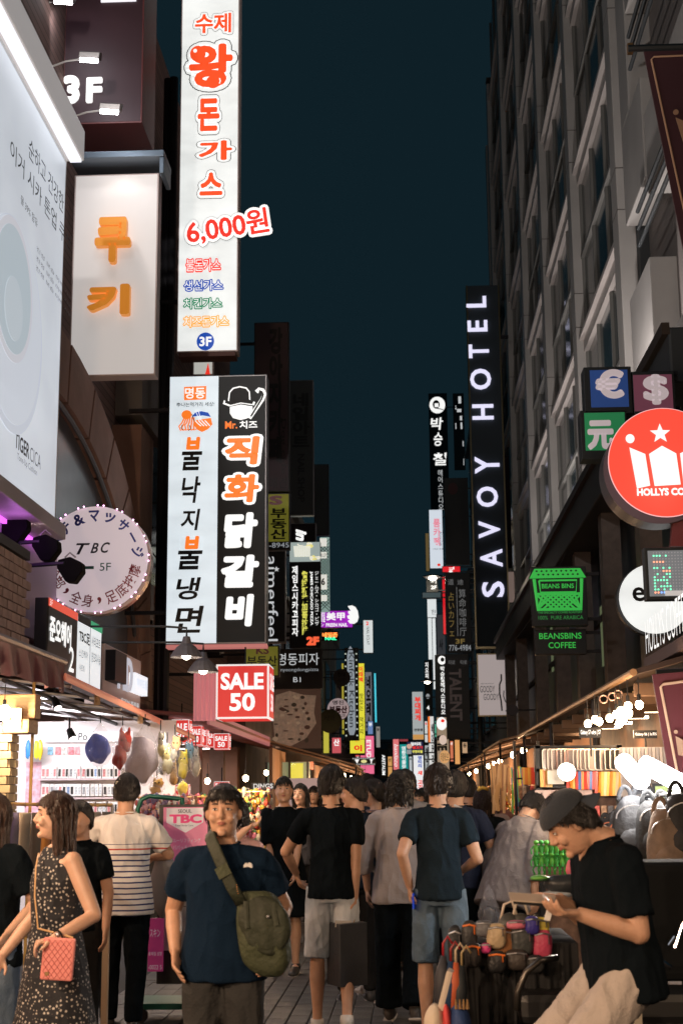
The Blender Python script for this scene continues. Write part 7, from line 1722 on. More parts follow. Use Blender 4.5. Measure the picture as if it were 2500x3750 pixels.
        def sp(az, z, t_):
            a = math.radians(az); zz = max(-1, min(1, (z-.0)/(.121+t_))); rad = math.sqrt(max(0, 1-zz*zz)) if z > 0 else max(.72, math.sqrt(1-zz*zz*.55))
            return V((math.sin(a)*(.079+t_)*rad, -.008+math.cos(a)*((.094 if abs(az) < 90 else .096)+t_)*rad, z))
        for i in range(nu):
            az = -180+360*i/nu; z1 = zt(az)+.006*rr.random(); col = []
            for j in range(nv+1):
                t = j/nv; z = .121+th-(.121+th-z1)*(1-(1-t)**1.4 if t < 1 else 1); nz = .006*noise.noise(V((az*.09+seed, z*30, 1)))+.003*noise.noise(V((az*.4, z*8, seed)))
                p = sp(az, z, th*(1 if t < .85 else .55)+nz); col.append(p)
            col.append(sp(az, z1+.004, -.006)); rings.append(col)
        vs = [HQ(p) for c_ in rings for p in c_]; m_ = nv+2
        hb.add(vs, [(i*m_+j, i*m_+j+1, ((i+1) % nu)*m_+j+1, ((i+1) % nu)*m_+j) for i in range(nu) for j in range(m_-1)])
        # tufts lying over the cap
        for k in range(300 if vox < .0085 else 90):
            az = rr.uniform(-180, 180); zmin = zt(az); z = zmin+(.118-zmin)*rr.random()**.8; p = sp(az, z, th*.55); L = .030+.030*rr.random()
            q1 = sp(az+rr.uniform(-3, 3), max(z-L*.5, zmin-.006), th+.0015); q2 = sp(az+rr.uniform(-5, 5), max(z-L, zmin-.010), th*.8+.002*rr.random())
            hb.tube([HQ(p), HQ(q1), HQ(q2)], [(.0040*ks, .0022*ks), (.0034*ks, .0022*ks), (.0006*ks, .0006*ks)], 4)
        if fringe and hair in ('short', 'long', 'bob', 'tail'):
            lowz = .036 if hair == 'short' else .030
            for k in range(34):
                az = -52+104*k/33+rr.uniform(-2, 2); c0 = sp(az*.7, .100, th); c1 = sp(az, .072, th*.9+.003); e_ = rr.uniform(-.006, .014) if hair == 'short' else rr.uniform(-.004, .006); c2 = sp(az+rr.uniform(-4, 4), lowz+e_+(.016 if abs(az) > 40 else 0), .010)
                hb.tube([HQ(c0), HQ(c1), HQ(c2)], [(.007*ks, .004*ks), (.0065*ks, .003*ks), (.001*ks, .0008*ks)], 4)
        if hair in ('long', 'bob'):
            L = long_len
            for k in range(110 if vox < .0085 else 56):
                az = rr.choice((-1, 1))*rr.uniform(62, 180); st_ = sp(az, rr.uniform(-.02, .07), th*.9); pts = []
                a = math.radians(az); ll_ = L*rr.uniform(.82, 1.05)
                for j in range(7):
                    t = j/6; sway = .010*math.sin(t*5+k)+.006*rr.uniform(-1, 1)
                    w_ = V((math.sin(a)*(.083+.012*t), min(-.012, -.008+math.cos(a)*(.092-.02*t)) if abs(az) > 95 else (-.012+.035*(1-abs(az)/95)), st_.z-ll_*t))
                    if t < .25: w_ = st_*(1-t*4)+w_*(t*4)
                    w_.x += sway; w_.y += sway*.6-(.02*t if abs(az) > 110 else 0)
                    pw = C+HM @ V((w_.x, w_.y, 0))*ks+(HM @ V((0, 0, min(w_.z, 0)*0+0)))*0
                    up_l = HM @ V((0, 0, 1)); vert = w_.z
                    pw = C+HM @ V((w_.x, w_.y, max(vert, -.06)))*ks+V((0, 0, min(0, vert+.06)))*ks
                    pts.append(pw)
                hb.tube(pts, [(.013*ks, .006*ks)]*5+[(.010*ks, .005*ks), (.001*ks, .001*ks)], 5)
        if hair == 'tail':
            st_ = V((0, -.105, .035))
            for k in range(26):
                pts = []
                for j in range(7):
                    t = j/6; pts.append(C+HM @ V((rr.uniform(-.010, .010)+.012*math.sin(k), -.105-.045*math.sin(t*2.2)-.008*rr.random(), .035))*ks+V((0, 0, -long_len*t*ks)))
                hb.tube(pts, [(.010*ks, .007*ks)]*5+[(.008*ks, .005*ks), (.001, .001)], 5)
        hb.build('hair', hm, root, smooth=True)
    # clothes
    kind, col = top
    hem = hem if hem is not None else (.86 if kind == 'tee' else .8)
    tm = topmat or mat('cloth%s' % (col,), col, 1, spec=.08, noise_=.05, nscale=5, bump=.25, bscale=120, crease=.7)
    A = [arms[-1], arms[1]]
    if kind in ('tee', 'shirt'):
        b = MB(); tee(b, Q, s, bw*(.93 if fem else 1), hem, slv, loose, A); me = remesh(b, max(.010, vox), 5, .5); displace(me, folds(foldamp, seed)); to = put_mesh(me, 'shirt', tm, root)
        b = MB(); c = Q((0, .0, 1.462)); up = (Q((0, 0, 1.5))-Q((0, 0, 1.4))).normalized(); r_ = .073*s*(.6+.4*bw)
        ux = (Q((1, 0, 1))-Q((0, 0, 1))).normalized(); uy = up.cross(ux)
        b.tube([c+ux*(r_*math.cos(t))+uy*(r_*.92*math.sin(t))-up*(.014*max(0, math.sin(t))*s) for t in [2*PI*k/20 for k in range(21)]], .006*s, 6); b.build('collar', tm, root, smooth=True)
    elif kind == 'dress':
        b = MB(); rows = [(hem, .27, .20), (.62, .235, .175), (.78, .205, .15), (.92, .180, .130), (1.06, .142, .105), (1.18, .150, .112), (1.28, .162, .118), (1.36, .150, .095), (1.42, .105, .07), (1.45, .075, .06)]
        b.tube([Q((0, -.002, z)) if z > .9 else Qg((0, -.002, z)) for z, _, _ in rows], [(rx*(.5+.5*bw)*s, ry*(.5+.5*bw)*s) for _, rx, ry in rows], 28, up=tuple(Rz @ V((1, 0, 0))))
        if slv > 0:
            for (sh, e, w) in A: b.tube([sh, sh+(e-sh)*slv], [.062*s, .070*s], 14); b.sphere(sh, .063*s, nu=12, nv=8)
        me = remesh(b, max(.010, vox), 4, .5)
        f1 = folds(foldamp, seed, 8, 1.2, diag=.1)
        displace(me, f1); put_mesh(me, 'dress', tm, root)
    if kind != 'dress' or bottom[0] != 'none':
        kind2, col2 = bottom; bm = botmat or mat('cloth%s' % (col2,), col2, 1, spec=.08, noise_=.06, nscale=6, bump=.3, bscale=90, crease=.7)
        b = MB()
        if kind2 in ('trousers', 'shorts', 'wide'):
            b.tube([Qg((0, -.003, 1.0)), Qg((0, -.005, .92)), Qg((0, -.002, .83))], [(.135*bw*s, .095*(.4+.6*bw)*s), (.158*bw*s, .112*(.4+.6*bw)*s), (.155*bw*s, .108*(.4+.6*bw)*s)], 22, up=tuple(Rz @ V((1, 0, 0))))
            for (hp, kn, an, a) in legs:
                if kind2 == 'shorts':
                    e = kn+(kn-hp)*.02; b.tube([hp+V((0, 0, .03)), hp*.55+kn*.45, e], [.090*s*bw, .095*s*bw, .094*s*bw], 16)
                else:
                    wd = .088 if kind2 == 'wide' else .062
                    b.tube([hp+V((0, 0, .03)), hp*.5+kn*.5, kn, kn*.5+an*.5, an+V((0, 0, .01))], [.100*s*bw, .088*s*bw, (.070 if kind2 != 'wide' else .082)*s*bw, wd*s, wd*s*(1.1 if kind2 == 'wide' else .92)], 16)
        elif kind2 == 'skirt':
            b.tube([Qg((0, 0, .98)), Qg((0, 0, .85)), Qg((0, 0, .52))], [(.145*s, .11*s), (.185*s, .15*s), (.25*s, .20*s)], 26, up=tuple(Rz @ V((1, 0, 0))))
        me = remesh(b, max(.010, vox), 4, .5); displace(me, folds(foldamp*.9, seed+3, 12, 6)); put_mesh(me, {'skirt': 'skirt', 'shorts': 'shorts'}.get(kind2, 'trousers'), bm, root)
    # shoes
    sm = mat('shoe%s' % (shoes,), shoes, .55)
    for (hp, kn, an, a) in legs:
        fd = Rz @ V((0, math.cos(a*.8), math.sin(a*.8))); up_ = Rz @ V((0, -math.sin(a*.8), math.cos(a*.8))); rt = fd.cross(up_)
        b = MB(); b.tube([an-fd*.055*s-up_*.035*s, an-up_*.042*s+fd*.01*s, an-up_*.052*s+fd*.09*s, an-up_*.060*s+fd*.165*s, an-up_*.064*s+fd*.195*s], [(.040*s, .030*s), (.046*s, .040*s), (.036*s, .046*s), (.026*s, .044*s), (.014*s, .028*s)], 14, up=tuple(up_))
        b.tube([an-fd*.01*s+up_*.01*s, an-fd*.005*s-up_*.04*s], [.043*s, .046*s], 14)
        so = b.build('shoe', sm, root, smooth=True)
        MB().obox(an-up_*.083*s+fd*.062*s, rt*.044*s, fd*.135*s, up_*.009*s).build('sole', mat('sole_w', (.55, .5, .45), .6), so, bevel=.008)
    return root, dict(arms=arms, C=C, HQ=HQ, HM=HM, Q=Q, Qg=Qg, Rz=Rz, s=s, legs=legs, ks=ks, tm=tm)
# ---------------------------------------------------------------- pattern cloths
def stripe_mat():
    m = mat('striped_cotton', (.66, .60, .55), .85, bump=.2, bscale=120, crease=.6); nt = m.node_tree; N = nt.nodes; L = nt.links; bs = N['Principled BSDF']
    tc = N.new('ShaderNodeTexCoord'); sx = N.new('ShaderNodeSeparateXYZ'); L.new(tc.outputs['Object'], sx.inputs[0]); z = sx.outputs['Z']
    def M(op, a, b=None):
        n = N.new('ShaderNodeMath'); n.operation = op
        for i, v in enumerate((a, b)):
            if v is None: continue
            if isinstance(v, (int, float)): n.inputs[i].default_value = v
            else: L.new(v, n.inputs[i])
        return n.outputs[0]
    nz = N.new('ShaderNodeTexNoise'); nz.inputs['Scale'].default_value = 5; L.new(tc.outputs['Object'], nz.inputs['Vector'])
    zz = M('ADD', z, M('MULTIPLY', M('SUBTRACT', nz.outputs[0], .5), .012))
    fr = M('FRACT', M('DIVIDE', zz, .037)); st = M('MULTIPLY', M('LESS_THAN', fr, .28), M('LESS_THAN', zz, 1.262))
    red = M('MULTIPLY', M('GREATER_THAN', zz, 1.208), M('LESS_THAN', zz, 1.232))
    mx = N.new('ShaderNodeMix'); mx.data_type = 'RGBA'; mx.inputs['A'].default_value = (.74, .72, .70, 1); mx.inputs['B'].default_value = (.025, .03, .13, 1); L.new(st, mx.inputs['Factor'])
    m2 = N.new('ShaderNodeMix'); m2.data_type = 'RGBA'; L.new(M('MULTIPLY', red, st), m2.inputs['Factor']); L.new(mx.outputs['Result'], m2.inputs['A']); m2.inputs['B'].default_value = (.45, .05, .04, 1)
    L.new(m2.outputs['Result'], bs.inputs['Base Color']); return m
def floral_mat():
    m = mat('floral_cotton', (.015, .016, .02), .85, bump=.2, bscale=120, crease=.6); nt = m.node_tree; N = nt.nodes; L = nt.links; bs = N['Principled BSDF']
    tc = N.new('ShaderNodeTexCoord'); vo = N.new('ShaderNodeTexVoronoi'); vo.inputs['Scale'].default_value = 54; vo.inputs['Randomness'].default_value = .75; L.new(tc.outputs['Object'], vo.inputs['Vector'])
    nz = N.new('ShaderNodeTexNoise'); nz.inputs['Scale'].default_value = 160; L.new(tc.outputs['Object'], nz.inputs['Vector'])
    ad = N.new('ShaderNodeMath'); ad.operation = 'MULTIPLY_ADD'; L.new(nz.outputs[0], ad.inputs[0]); ad.inputs[1].default_value = .35; L.new(vo.outputs['Distance'], ad.inputs[2])
    rp = N.new('ShaderNodeValToRGB'); rp.color_ramp.elements[0].position = .40; rp.color_ramp.elements[0].color = (.50, .46, .42, 1); rp.color_ramp.elements[1].position = .50; rp.color_ramp.elements[1].color = (.014, .015, .02, 1)
    L.new(ad.outputs[0], rp.inputs[0]); L.new(rp.outputs[0], bs.inputs['Base Color']); return m
def denim(key, a, b_, sc=5):
    m = mat(key, a, .8, bump=.35, bscale=150, crease=.7); nt = m.node_tree; N = nt.nodes; L = nt.links; bs = N['Principled BSDF']
    tc = N.new('ShaderNodeTexCoord'); nz = N.new('ShaderNodeTexNoise'); nz.inputs['Scale'].default_value = sc; nz.inputs['Detail'].default_value = 6; L.new(tc.outputs['Object'], nz.inputs['Vector'])
    rp = N.new('ShaderNodeValToRGB'); rp.color_ramp.elements[0].position = .38; rp.color_ramp.elements[0].color = (*a, 1); rp.color_ramp.elements[1].position = .62; rp.color_ramp.elements[1].color = (*b_, 1)
    L.new(nz.outputs[0], rp.inputs[0]); L.new(rp.outputs[0], bs.inputs['Base Color']); return m
navy = (.007, .018, .038); black = (.005, .008, .011)
# ---- man in the navy tee, front
Y = 6.4
r, k = person('stocky man in a navy tee facing the camera, olive messenger bag across him', 822, Y, 1.60, 180, bw=1.06, top=('tee', navy), bottom=('trousers', (.045, .045, .045)), hem=.84, slv=.66, loose=.020, vox=.0052,
    ra=(642, 3486, Y-.04, (.35, -.9, 0)), la=(1000, 3470, Y-.04, (-.35, -.9, 0)), hair='short', hyaw=0, hpitch=-2, fringe=True, ll=(3, 4), rl=(-2, 2), foldamp=.006, curl=(.4, .30))
ol = mat('olive_canvas', (.055, .065, .032), .75, noise_=.2, nscale=8, bump=.5, bscale=40); olk = mat('olive_dark', (.030, .036, .02), .7, noise_=.2, bump=.4)
bg_ = thing('messenger_bag', 'olive green messenger bag hanging at the hip of the navy-tee man', 'bag', P(965, 3420, Y-.12))
b = MB(); c = P(962, 3415, Y-.10); w, h = 165/ppm(Y)/2, 275/ppm(Y)/2
b = blob(c, w*1.12, .07, h*1.02, 3, .10, 1.5, 36, 24)
for i, p in enumerate(b.v):
    q = p-c; q.x = math.copysign(abs(q.x/w)**.62*w, q.x); q.z = math.copysign(abs(q.z/h)**.75*h, q.z); q.x += -q.z*.16; q.y += .012*noise.noise(V((q.x*22, q.z*16, 3))); b.v[i] = c+q
b.build('body', ol, bg_, smooth=True)
b = blob(c+V((.02, -.052, .035)), w*1.06, .035, h*.70, 8, .10, 1.5, 30, 18)
for i, p in enumerate(b.v):
    q = p-c; b.v[i] = c+V((q.x-q.z*.12, q.y+.014*noise.noise(V((q.x*26, q.z*14, 9))), q.z))
b.build('flap', olk, bg_, smooth=True)
for (a, d) in (((900, 3300), (905, 3400)), ((1000, 3305), (1012, 3390))): MB().tube([P(a[0], a[1], Y-.17), P(d[0], d[1], Y-.19)], [(.004, .012)]*2, 6, up=(0, 1, 0)).build('buckle_strap', olk, bg_)
MB().sphere(P(982, 3357, Y-.19), .008, nu=8, nv=6).build('snap', MT['steel'], bg_)
q = k['Q']
pts = [P(770, 3045, Y+.02), P(768, 3062, Y-.10), P(792, 3120, Y-.155), P(822, 3190, Y-.17), P(850, 3250, Y-.175), P(885, 3310, Y-.16)]
MB().tube(pts, [(.004, .028)]*len(pts), 8, up=(0, 1, 0)).build('shoulder_strap', olk, bg_, smooth=True)
MB().tube([P(808, 3172, Y-.176), P(826, 3210, Y-.182)], [(.005, .034)]*2, 6, up=(0, 1, 0)).build('strap_pad', ol, bg_)
lg = MB()
for (pts_) in ([(892, 3177), (892, 3168), (899, 3160), (906, 3163), (912, 3158), (920, 3162), (923, 3172), (922, 3179), (908, 3174)],):
    lg.prism([P(x, y, Y-.171) for x, y in pts_], (0, .03, 0))
lg.build('chest_emblem', mat('emb', (.7, .68, .66), .6), r)
for j in range(5): MB().sphere(P(866+j*1.5, 3240+j*8, Y-.19), .0022, nu=6, nv=4).build('stitch', mat('orst', (.6, .25, .08), .5), bg_)

# ---- woman in the floral dress
Y = 6.7
r, k = person('woman in a sleeveless floral dress looking left, pink quilted purse in hand', 222, Y, 1.585, 128, fem=True, bw=1.10, hair='long', hcol=hair_b, top=('dress', black), bottom=('none', None), topmat=floral_mat(), hem=.50, slv=0, vox=.0052,
    hyaw=-22, hpitch=0, la=(196, 3440, Y-.30, (-.2, -1, -.5)), ra=(8, 3500, Y+.05), lhand=((.25, 1, -.15), (.0, -.1, -1)), curl=(.75, .4), long_len=.33, fringe=False, foldamp=.008, shoes=(.3, .2, .15))
pc = P(214, 3512, Y-.33)
ps = thing('purse', 'salmon pink quilted flat purse held by the woman in the floral dress', 'purse', pc)
w, h = 112/ppm(Y-.33)/2, 142/ppm(Y-.33)/2; pk_ = mat('pink_leather', (.80, .27, .24), .45, bump=.1)
MB().obox(pc, (w, 0, -.004), (0, .014, 0), (.006, 0, h)).build('body', pk_, ps, bevel=.008)
for j in range(-5, 6):
    for sg in (1, -1):
        t0 = max(-1, -1-j*.33*sg if sg > 0 else -1+0); a = []
        for t in [i/20*2-1 for i in range(21)]:
            zz = sg*t+j*.36
            if abs(zz) <= .96 and abs(t) < .96: a.append(pc+V((w*t, -.0150, h*zz)))
        if len(a) > 1: MB().tube([a[0], a[-1]], [(.0022, .0010)]*2, 4, up=(0, 1, 0)).build('quilt_seam', mat('pink_seam', (.55, .14, .14), .5), ps)
MB().box(pc.x-w*.75, pc.y-.019, pc.z-h*.75, pc.x-w*.5, pc.y-.0145, pc.z-h*.58).build('gold_badge', mat('brass', (.3, .18, .08), .4, .7), ps)
MB().tube([pc+V((w*.9, 0, h)), P(236, 3425, Y-.28), P(140, 3400, Y-.20), P(128, 3280, Y-.17), P(132, 3180, Y-.15), P(142, 3125, Y-.06)], [(.002, .005)]*6, 6, up=(0, 1, 0)).build('strap', mat('tan_strap0', (.55, .33, .15), .5), ps, smooth=True)
wr = k['arms'][-1]; d = (wr[2]-wr[1]).normalized(); c = wr[2]-d*.03; u = d.orthogonal().normalized(); v = d.cross(u)
wt = thing('wristwatch', 'dark banded watch on the wrist of the woman in the floral dress', 'watch', c)
MB().tube([c+u*.026*math.cos(t)+v*.026*math.sin(t) for t in [2*PI*i/16 for i in range(17)]], [(.003, .008)]*17, 6, up=tuple(d)).build('band', k_ink, wt); MB().sphere(c+V((0, -.026, .008)), .012, .006, .012).build('dial', MT['steel'], wt, smooth=True)

# ---- woman cut by the left frame edge
person('woman with long dark hair in a black tee, cut by the left frame edge', -12, 7.4, 1.585, 150, fem=True, bw=1.05, hair='long', hcol=hair_b, top=('tee', black), botmat=denim('denim_blue', (.05, .09, .16), (.12, .17, .24)), hem=.80, slv=.75, loose=.022, vox=.008, hyaw=-60, la=(28, 3420, 7.2), face=False, long_len=.36, fringe=False)
# ---- striped shirt man
Y = 10.1
person('man in a white tee with navy stripes seen from behind at the shop', 462, Y, 1.72, -6, bw=1.06, top=('tee', (.6, .6, .6)), topmat=stripe_mat(), bottom=('trousers', black), hem=.775, slv=.72, loose=.022, vox=.0075, la=(370, 3080, Y+.35, (-1, -.2, -.6)), ra=(560, 3140, Y+.32, (1, -.1, -.7)), hyaw=12, hpitch=8, ll=(4, 3), rl=(-3, 2), hair='short', shoes=(.02, .02, .02), foldamp=.008)
# ---- black dress woman
person('young woman in a loose black dress with bangs, facing the camera', 1040, 13.4, 1.745, 176, fem=True, bw=1.12, hair='tail', top=('dress', black), bottom=('none', None), hem=.50, slv=.95, vox=.0085, hyaw=8, la=(1075, 3220, 13.2), ra=(1000, 3220, 13.25), foldamp=.008, long_len=.2, shoes=(.03, .03, .03))
person('woman with long hair whose face shows beside the black tee man', 1102, 15.6, 1.70, 172, fem=True, bw=.95, hair='long', hcol=hair_m, top=('tee', (.08, .08, .09)), vox=.0095, hyaw=-10, long_len=.3, fringe=False)
person('woman in a pink top raising a hand behind the navy-tee man', 862, 8.9, 1.56, 165, fem=True, bw=1, hair='bob', top=('shirt', (.62, .36, .32)), slv=1.5, loose=.02, vox=.009, la=(903, 3035, 8.7, (1, 0, -1)), long_len=.12)
# ---- black tee man with shopping bag
Y = 10.1
r, k = person('man in a plain black tee and bleached denim shorts seen from behind', 1213, Y, 1.765, 0, bw=.92, top=('tee', black), bottom=('shorts', (.4, .4, .4)), botmat=denim('denim_white', (.30, .36, .43), (.60, .64, .68), 3), hem=.85, slv=.62, loose=.010, vox=.0068,
    ra=(1298, 3290, Y-.04, (.4, -1, 0)), la=(1085, 3200, Y+.25, (-1, -.1, -.9)), hyaw=-14, hpitch=2, ll=(3, 6), rl=(-4, 24), hair='short', shoes=(.62, .58, .54), curl=(.5, 1.1), foldamp=.007, rhand=((.05, .1, -1), (-1, .2, 0)))
w_ = k['arms'][1][2]; c = P(1270, 3490, Y-.05)
sb_ = thing('shopping_bag', 'black paper shopping bag with rope handles carried by the black-tee man', 'bag', c)
bw_, bh = 92/ppm(Y)/2, 205/ppm(Y)/2; pb = mat('paper_black', (.035, .037, .042), .45, noise_=.1, bump=.15)
MB().obox(c, (bw_, .04, .004), (-.05, .10, 0), (.0, 0, bh)).build('body', pb, sb_, bevel=.004)
MB().obox(c+V((-.02, -.02, bh-.006)), (bw_*.6, .02, 0), (0, .05, 0), (0, 0, .02)).build('tissue', mat('tissue', (.6, .56, .52), .7), sb_)
hc_ = w_+V((0, 0, -.09))
for sg in (-1, 1): MB().tube([c+V((-.045, sg*.05-.02, bh-.01)), hc_+V((-.012, sg*.01, -.02)), hc_+V((0, 0, 0)), hc_+V((.012, sg*.01, -.02)), c+V((.045, sg*.05, bh-.01))], .004, 6).build('rope_handle', mat('rope', (.42, .30, .18), .8), sb_, smooth=True)
# ---- others around
person('man in dark navy turning his head left beside the black-tee man', 1302, 11.6, 1.70, 10, bw=1.05, top=('tee', (.015, .022, .035)), hair='short', hyaw=70, hpitch=4, vox=.0085, slv=.7)
person('woman with a ponytail in a mauve tee and lime skirt, in profile', 1372, 12.0, 1.70, 20, fem=True, bw=1.0, top=('tee', (.36, .27, .28)), bottom=('skirt', (.36, .52, .05)), hem=.96, slv=.8, loose=.018, hair='tail', hyaw=58, vox=.0085, long_len=.30, fringe=False, shoes=(.4, .35, .3))
person('woman in a loose grey linen shirt and black flared trousers from behind', 1462, 10.6, 1.735, -4, fem=True, bw=1.12, top=('shirt', (.40, .36, .36)), bottom=('wide', black), hem=.80, slv=1.45, loose=.024, hair='bob', hcol=hair_m, vox=.0072, la=(1345, 3260, 10.7, (-1, -.6, 0)), long_len=.14, ll=(6, 2), rl=(-6, 18), foldamp=.007, shoes=(.08, .07, .065), curl=(.4, .4), lhand=((0, .1, -1), (1, .2, 0)))
Y = 9.8
r, k = person('tall man in a charcoal tee and blue denim shorts seen from behind', 1602, Y, 1.76, -3, bw=.92, top=('tee', (.014, .024, .034)), bottom=('shorts', (.1, .1, .2)), botmat=denim('denim_mid', (.05, .09, .14), (.13, .19, .25), 3), hem=.86, slv=.60, loose=.009, vox=.0068, hair='short', hcol=mat('hair_dkbrown', (.022, .014, .010), .4, noise_=.6, nscale=30, stretch=(6, 6, .6), bump=.9, bscale=60),
    la=(1500, 3250, Y-.03, (-.4, -1, 0)), ra=(1694, 3185, Y+.18, (.5, -.8, -.2)), hyaw=-12, ll=(2, 3), rl=(-3, 6), curl=(.9, .5), lhand=((.05, .15, -1), (1, .1, 0)))
w_ = k['arms'][-1][2]; o = MB().obox(w_+V((.022, -.035, -.085)), (.004, .030, 0), (.004, -.004, .0), (0, 0, .05)).build('mobile_phone', mat('phone_blue', (.02, .05, .35), .2, emit=(.02, .06, .45), es=.5), loc=w_, bevel=.004); tag(o, 'blue edged phone in the hand of the charcoal-tee man', 'phone')
r, _ = person('man in navy with white shoulder piping behind the charcoal-tee man', 1668, 11.2, 1.74, -10, bw=1.05, top=('tee', (.02, .026, .05)), bottom=('trousers', black), hair='short', vox=.0085, ra=(1740, 3190, 11.35, (1, -.2, -.6)))
t = MB().tube([P(1662, 2948, 11.05), P(1695, 2965, 11.0), P(1722, 2992, 11.02)], [(.004, .010)]*3, 6, up=(0, 1, 0)).build('shoulder_piping', mat('pipe_white', (.6, .58, .58), .6), r)
person('man with a half hidden face looking back over the crowd', 1492, 13.6, 1.80, 150, bw=1.02, top=('tee', (.45, .45, .45)), hair='short', vox=.0095, hyaw=10, hpitch=14)
person('woman with very long dark hair and a yellow hair tie, from behind', 1768, 12.8, 1.63, -8, fem=True, bw=1.1, top=('tee', black), bottom=('trousers', black), hair='long', hcol=mat('hair_plum', (.022, .012, .014), .4, noise_=.6, nscale=30, stretch=(6, 6, .6), bump=.9, bscale=60), vox=.0095, long_len=.48, fringe=False, slv=1.3)
o = MB().tube([P(1750, 2893, 12.65), P(1765, 2884, 12.6), P(1785, 2890, 12.65)], .016, 8).build('hair_tie', mat('ytie', (.6, .4, .08), .6), loc=P(1765, 2885, 12.6), smooth=True); tag(o, 'yellow scrunchie in the dark hair right of the crowd', 'hair tie')
person('person in a pale grey linen shirt bending over the stall, from behind', 1852, 11.0, 1.68, -48, bw=1.18, top=('shirt', (.27, .24, .24)), bottom=('trousers', black), hem=.74, slv=1.6, loose=.034, hair='bob', hcol=hair_m, vox=.0085, lean=24, hpitch=24, long_len=.10, foldamp=.007)
bagc = P(1790, 3340, 10.3); r = thing('plastic_bag', 'clear crumpled plastic bag hanging behind the bending person', 'bag', bagc)
bag_film(bagc, .15, .38, 33, .1).build('clear_bag', film, r, smooth=True); blob(bagc+V((0, .01, -.06)), .05, .04, .10, 4, .2).build('contents', mat('blkplastic', (.03, .03, .035), .3), r, smooth=True)
# ---- phone man
Y = 5.8
M_kh = mat('khaki_cotton', (.46, .40, .36), .85, noise_=.08, nscale=5, bump=.3, bscale=90, crease=1)
r, k = person('man in a black V-neck and backward cap looking down at his phone', 2248, Y, 1.67, 110, bw=1.08, top=('tee', black), bottom=('trousers', (.4, .4, .4)), botmat=M_kh, hem=.84, slv=.78, loose=.018, vox=.0052, lean=7, hpitch=30, hyaw=-12, hair='short', hcol=hair_m,
    la=(2112, 3345, Y-.24, (1, .1, -.25), 1), ra=(2040, 3290, Y-.02, (.6, .5, -1), 1), lhand=((-.15, 1, .05), (.1, .0, 1)), rhand=((-.2, 1, .18), (.1, -.2, -1)), ll=(48, 40), rl=(52, 46), hip=-.03, hoff=(0, .055, -.055), curl=(.45, .25), foldamp=.008)
HQ = k['HQ']; ks = k['ks']; cp = thing('baseball_cap', 'dark navy cap worn backwards by the man with the phone', 'cap', k['C'])
capm = mat('cap_cloth', (.016, .022, .032), .85, sheen=.2, bump=.2, bscale=80)
b = MB(); nu, nv = 36, 12; vs = []
for j in range(nv+1):
    t = j/nv*PI/2
    for i in range(nu):
        a = 2*PI*i/nu; vs.append(HQ((math.sin(a)*.091*math.sin(t), -.006+math.cos(a)*.109*math.sin(t), .050+.083*math.cos(t)-.010*math.cos(a)*math.sin(t))))
b.add(vs, [(j*nu+i, (j+1)*nu+i, (j+1)*nu+(i+1) % nu, j*nu+(i+1) % nu) for j in range(nv) for i in range(nu)])
b.build('crown', capm, cp, smooth=True)
b = MB(); vs = []
for j in range(5):
    t = j/4
    for i in range(11):
        a = math.radians(180-44+8.8*i); vs.append(HQ((math.sin(a)*.092*(1-.12*t), -.006+math.cos(a)*.107-.066*t*math.cos((i-5)/5*1.2), .054-.034*t-.022*((i-5)/5)**2*t)))
n_ = len(vs); b.add(vs+[v-k['HM'] @ V((0, 0, .004)) for v in vs], [(j*11+i, j*11+i+1, (j+1)*11+i+1, (j+1)*11+i) for j in range(4) for i in range(10)]+[(n_+j*11+i, n_+(j+1)*11+i, n_+(j+1)*11+i+1, n_+j*11+i+1) for j in range(4) for i in range(10)])
b.build('brim', mat('brim_cloth', (.045, .055, .075), .8), cp, smooth=True)
ph = thing('mobile_phone', 'dark phone in a flip cover held by the seated man', 'phone', P(1955, 3300, Y-.12))
pc = P(1958, 3298, Y-.13)
MB().obox(pc, (.085, 0, -.008), (0, .042, .012), (.001, -.002, .006)).build('body', k_ink, ph, bevel=.003)
MB().obox(pc+V((-.01, -.01, .010)), (.088, 0, -.006), (0, .044, .012), (0, 0, .002)).build('cover', mat('coverlt', (.45, .36, .28), .5), ph)
MB().obox(P(2012, 3308, Y-.2), (.022, 0, -.026), (0, .04, .004), (.003, 0, .003)).build('flap', mat('coverlt2', (.5, .46, .44), .4), ph)
MB().obox(P(2008, 3345, Y-.22), (.008, 0, .025), (0, .012, 0), (.010, 0, -.002)).build('stylus', MT['white'], ph)
q = k['Q']; vn = MB().prism([q((-.040, .082, 1.440)), q((.040, .082, 1.440)), q((0, .104, 1.385))], k['Rz'] @ V((0, .010, 0))).build('neck_opening', skin_m, r)

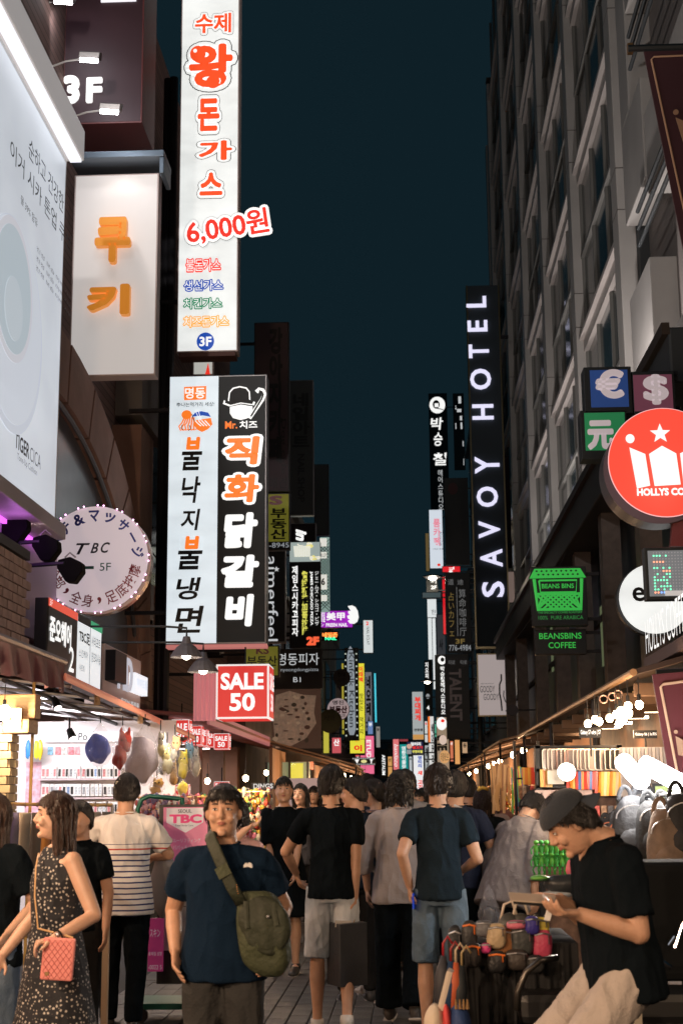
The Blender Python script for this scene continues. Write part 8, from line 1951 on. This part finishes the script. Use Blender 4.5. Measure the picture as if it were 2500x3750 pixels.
# ---- cap head seen between the women at the left, and the deep crowd
person('person in a dark cap behind the floral dress woman', 300, 9.0, 1.535, 160, bw=1.0, top=('tee', black), hair='short', vox=.011, face=False)
base = []
specs = [dict(px=1150, Y=19, Hh=1.70, yaw=176, fem=True, hair='long', top=('tee', (.03, .03, .035))), dict(px=1420, Y=17, Hh=1.72, yaw=0, hair='short', top=('tee', (.03, .04, .06))),
         dict(px=1715, Y=16, Hh=1.74, yaw=4, hair='short', top=('tee', (.02, .02, .025))), dict(px=1395, Y=16, Hh=1.64, yaw=8, fem=True, hair='bob', hcol=hair_b, top=('shirt', (.25, .2, .2)), slv=1.3), dict(px=1640, Y=17.5, Hh=1.66, yaw=184, fem=True, hair='long', top=('tee', (.2, .1, .1)))]
labs = ['woman with long hair walking towards the camera, left of the lane', 'short haired man in dark blue seen from behind, mid crowd', 'dark haired man seen from behind near the right stalls', 'bob haired woman in a mauve shirt seen from behind, mid crowd', 'woman in dark red walking towards the camera, right of the lane']
for sp_, lb_ in zip(specs, labs):
    base.append(person(lb_, vox=.014, long_len=.2, group='people in the deep crowd', face=sp_['yaw'] > 90, **sp_)[0])
rc = random.Random(21)
where = [(1080, 22), (1125, 24), (1200, 21), (1255, 19), (1290, 24), (1330, 20), (1360, 26), (1400, 22), (1440, 20), (1470, 24), (1500, 19), (1520, 28), (1545, 22), (1570, 18), (1590, 26), (1620, 21), (1650, 24), (1685, 19), (1700, 27), (1735, 17.5), (1750, 22), (1450, 34), (1490, 38), (1530, 36), (1400, 32), (1580, 33), (1560, 45), (1470, 48), (1795, 15.5), (1820, 18), (1540, 17), (1345, 17.5), (1240, 28), (1620, 30)]
cols = ['near the left tarp stalls', 'in the lane centre', 'near the right tarp stalls']
for i, (px, Y) in enumerate(where):
    o = base[i % 5]; X = P(px, 2920, Y).x; wh = cols[0] if px < 1380 else (cols[1] if px < 1590 else cols[2])
    how = ['long haired woman facing the camera', 'short haired man from behind', 'dark haired man from behind', 'bob haired woman from behind', 'dark red topped woman facing the camera'][i % 5]
    dup(o, V((X, Y, 0)), math.radians(rc.uniform(-25, 25)), how+' '+wh+', in the far crowd', rc.uniform(.95, 1.06))
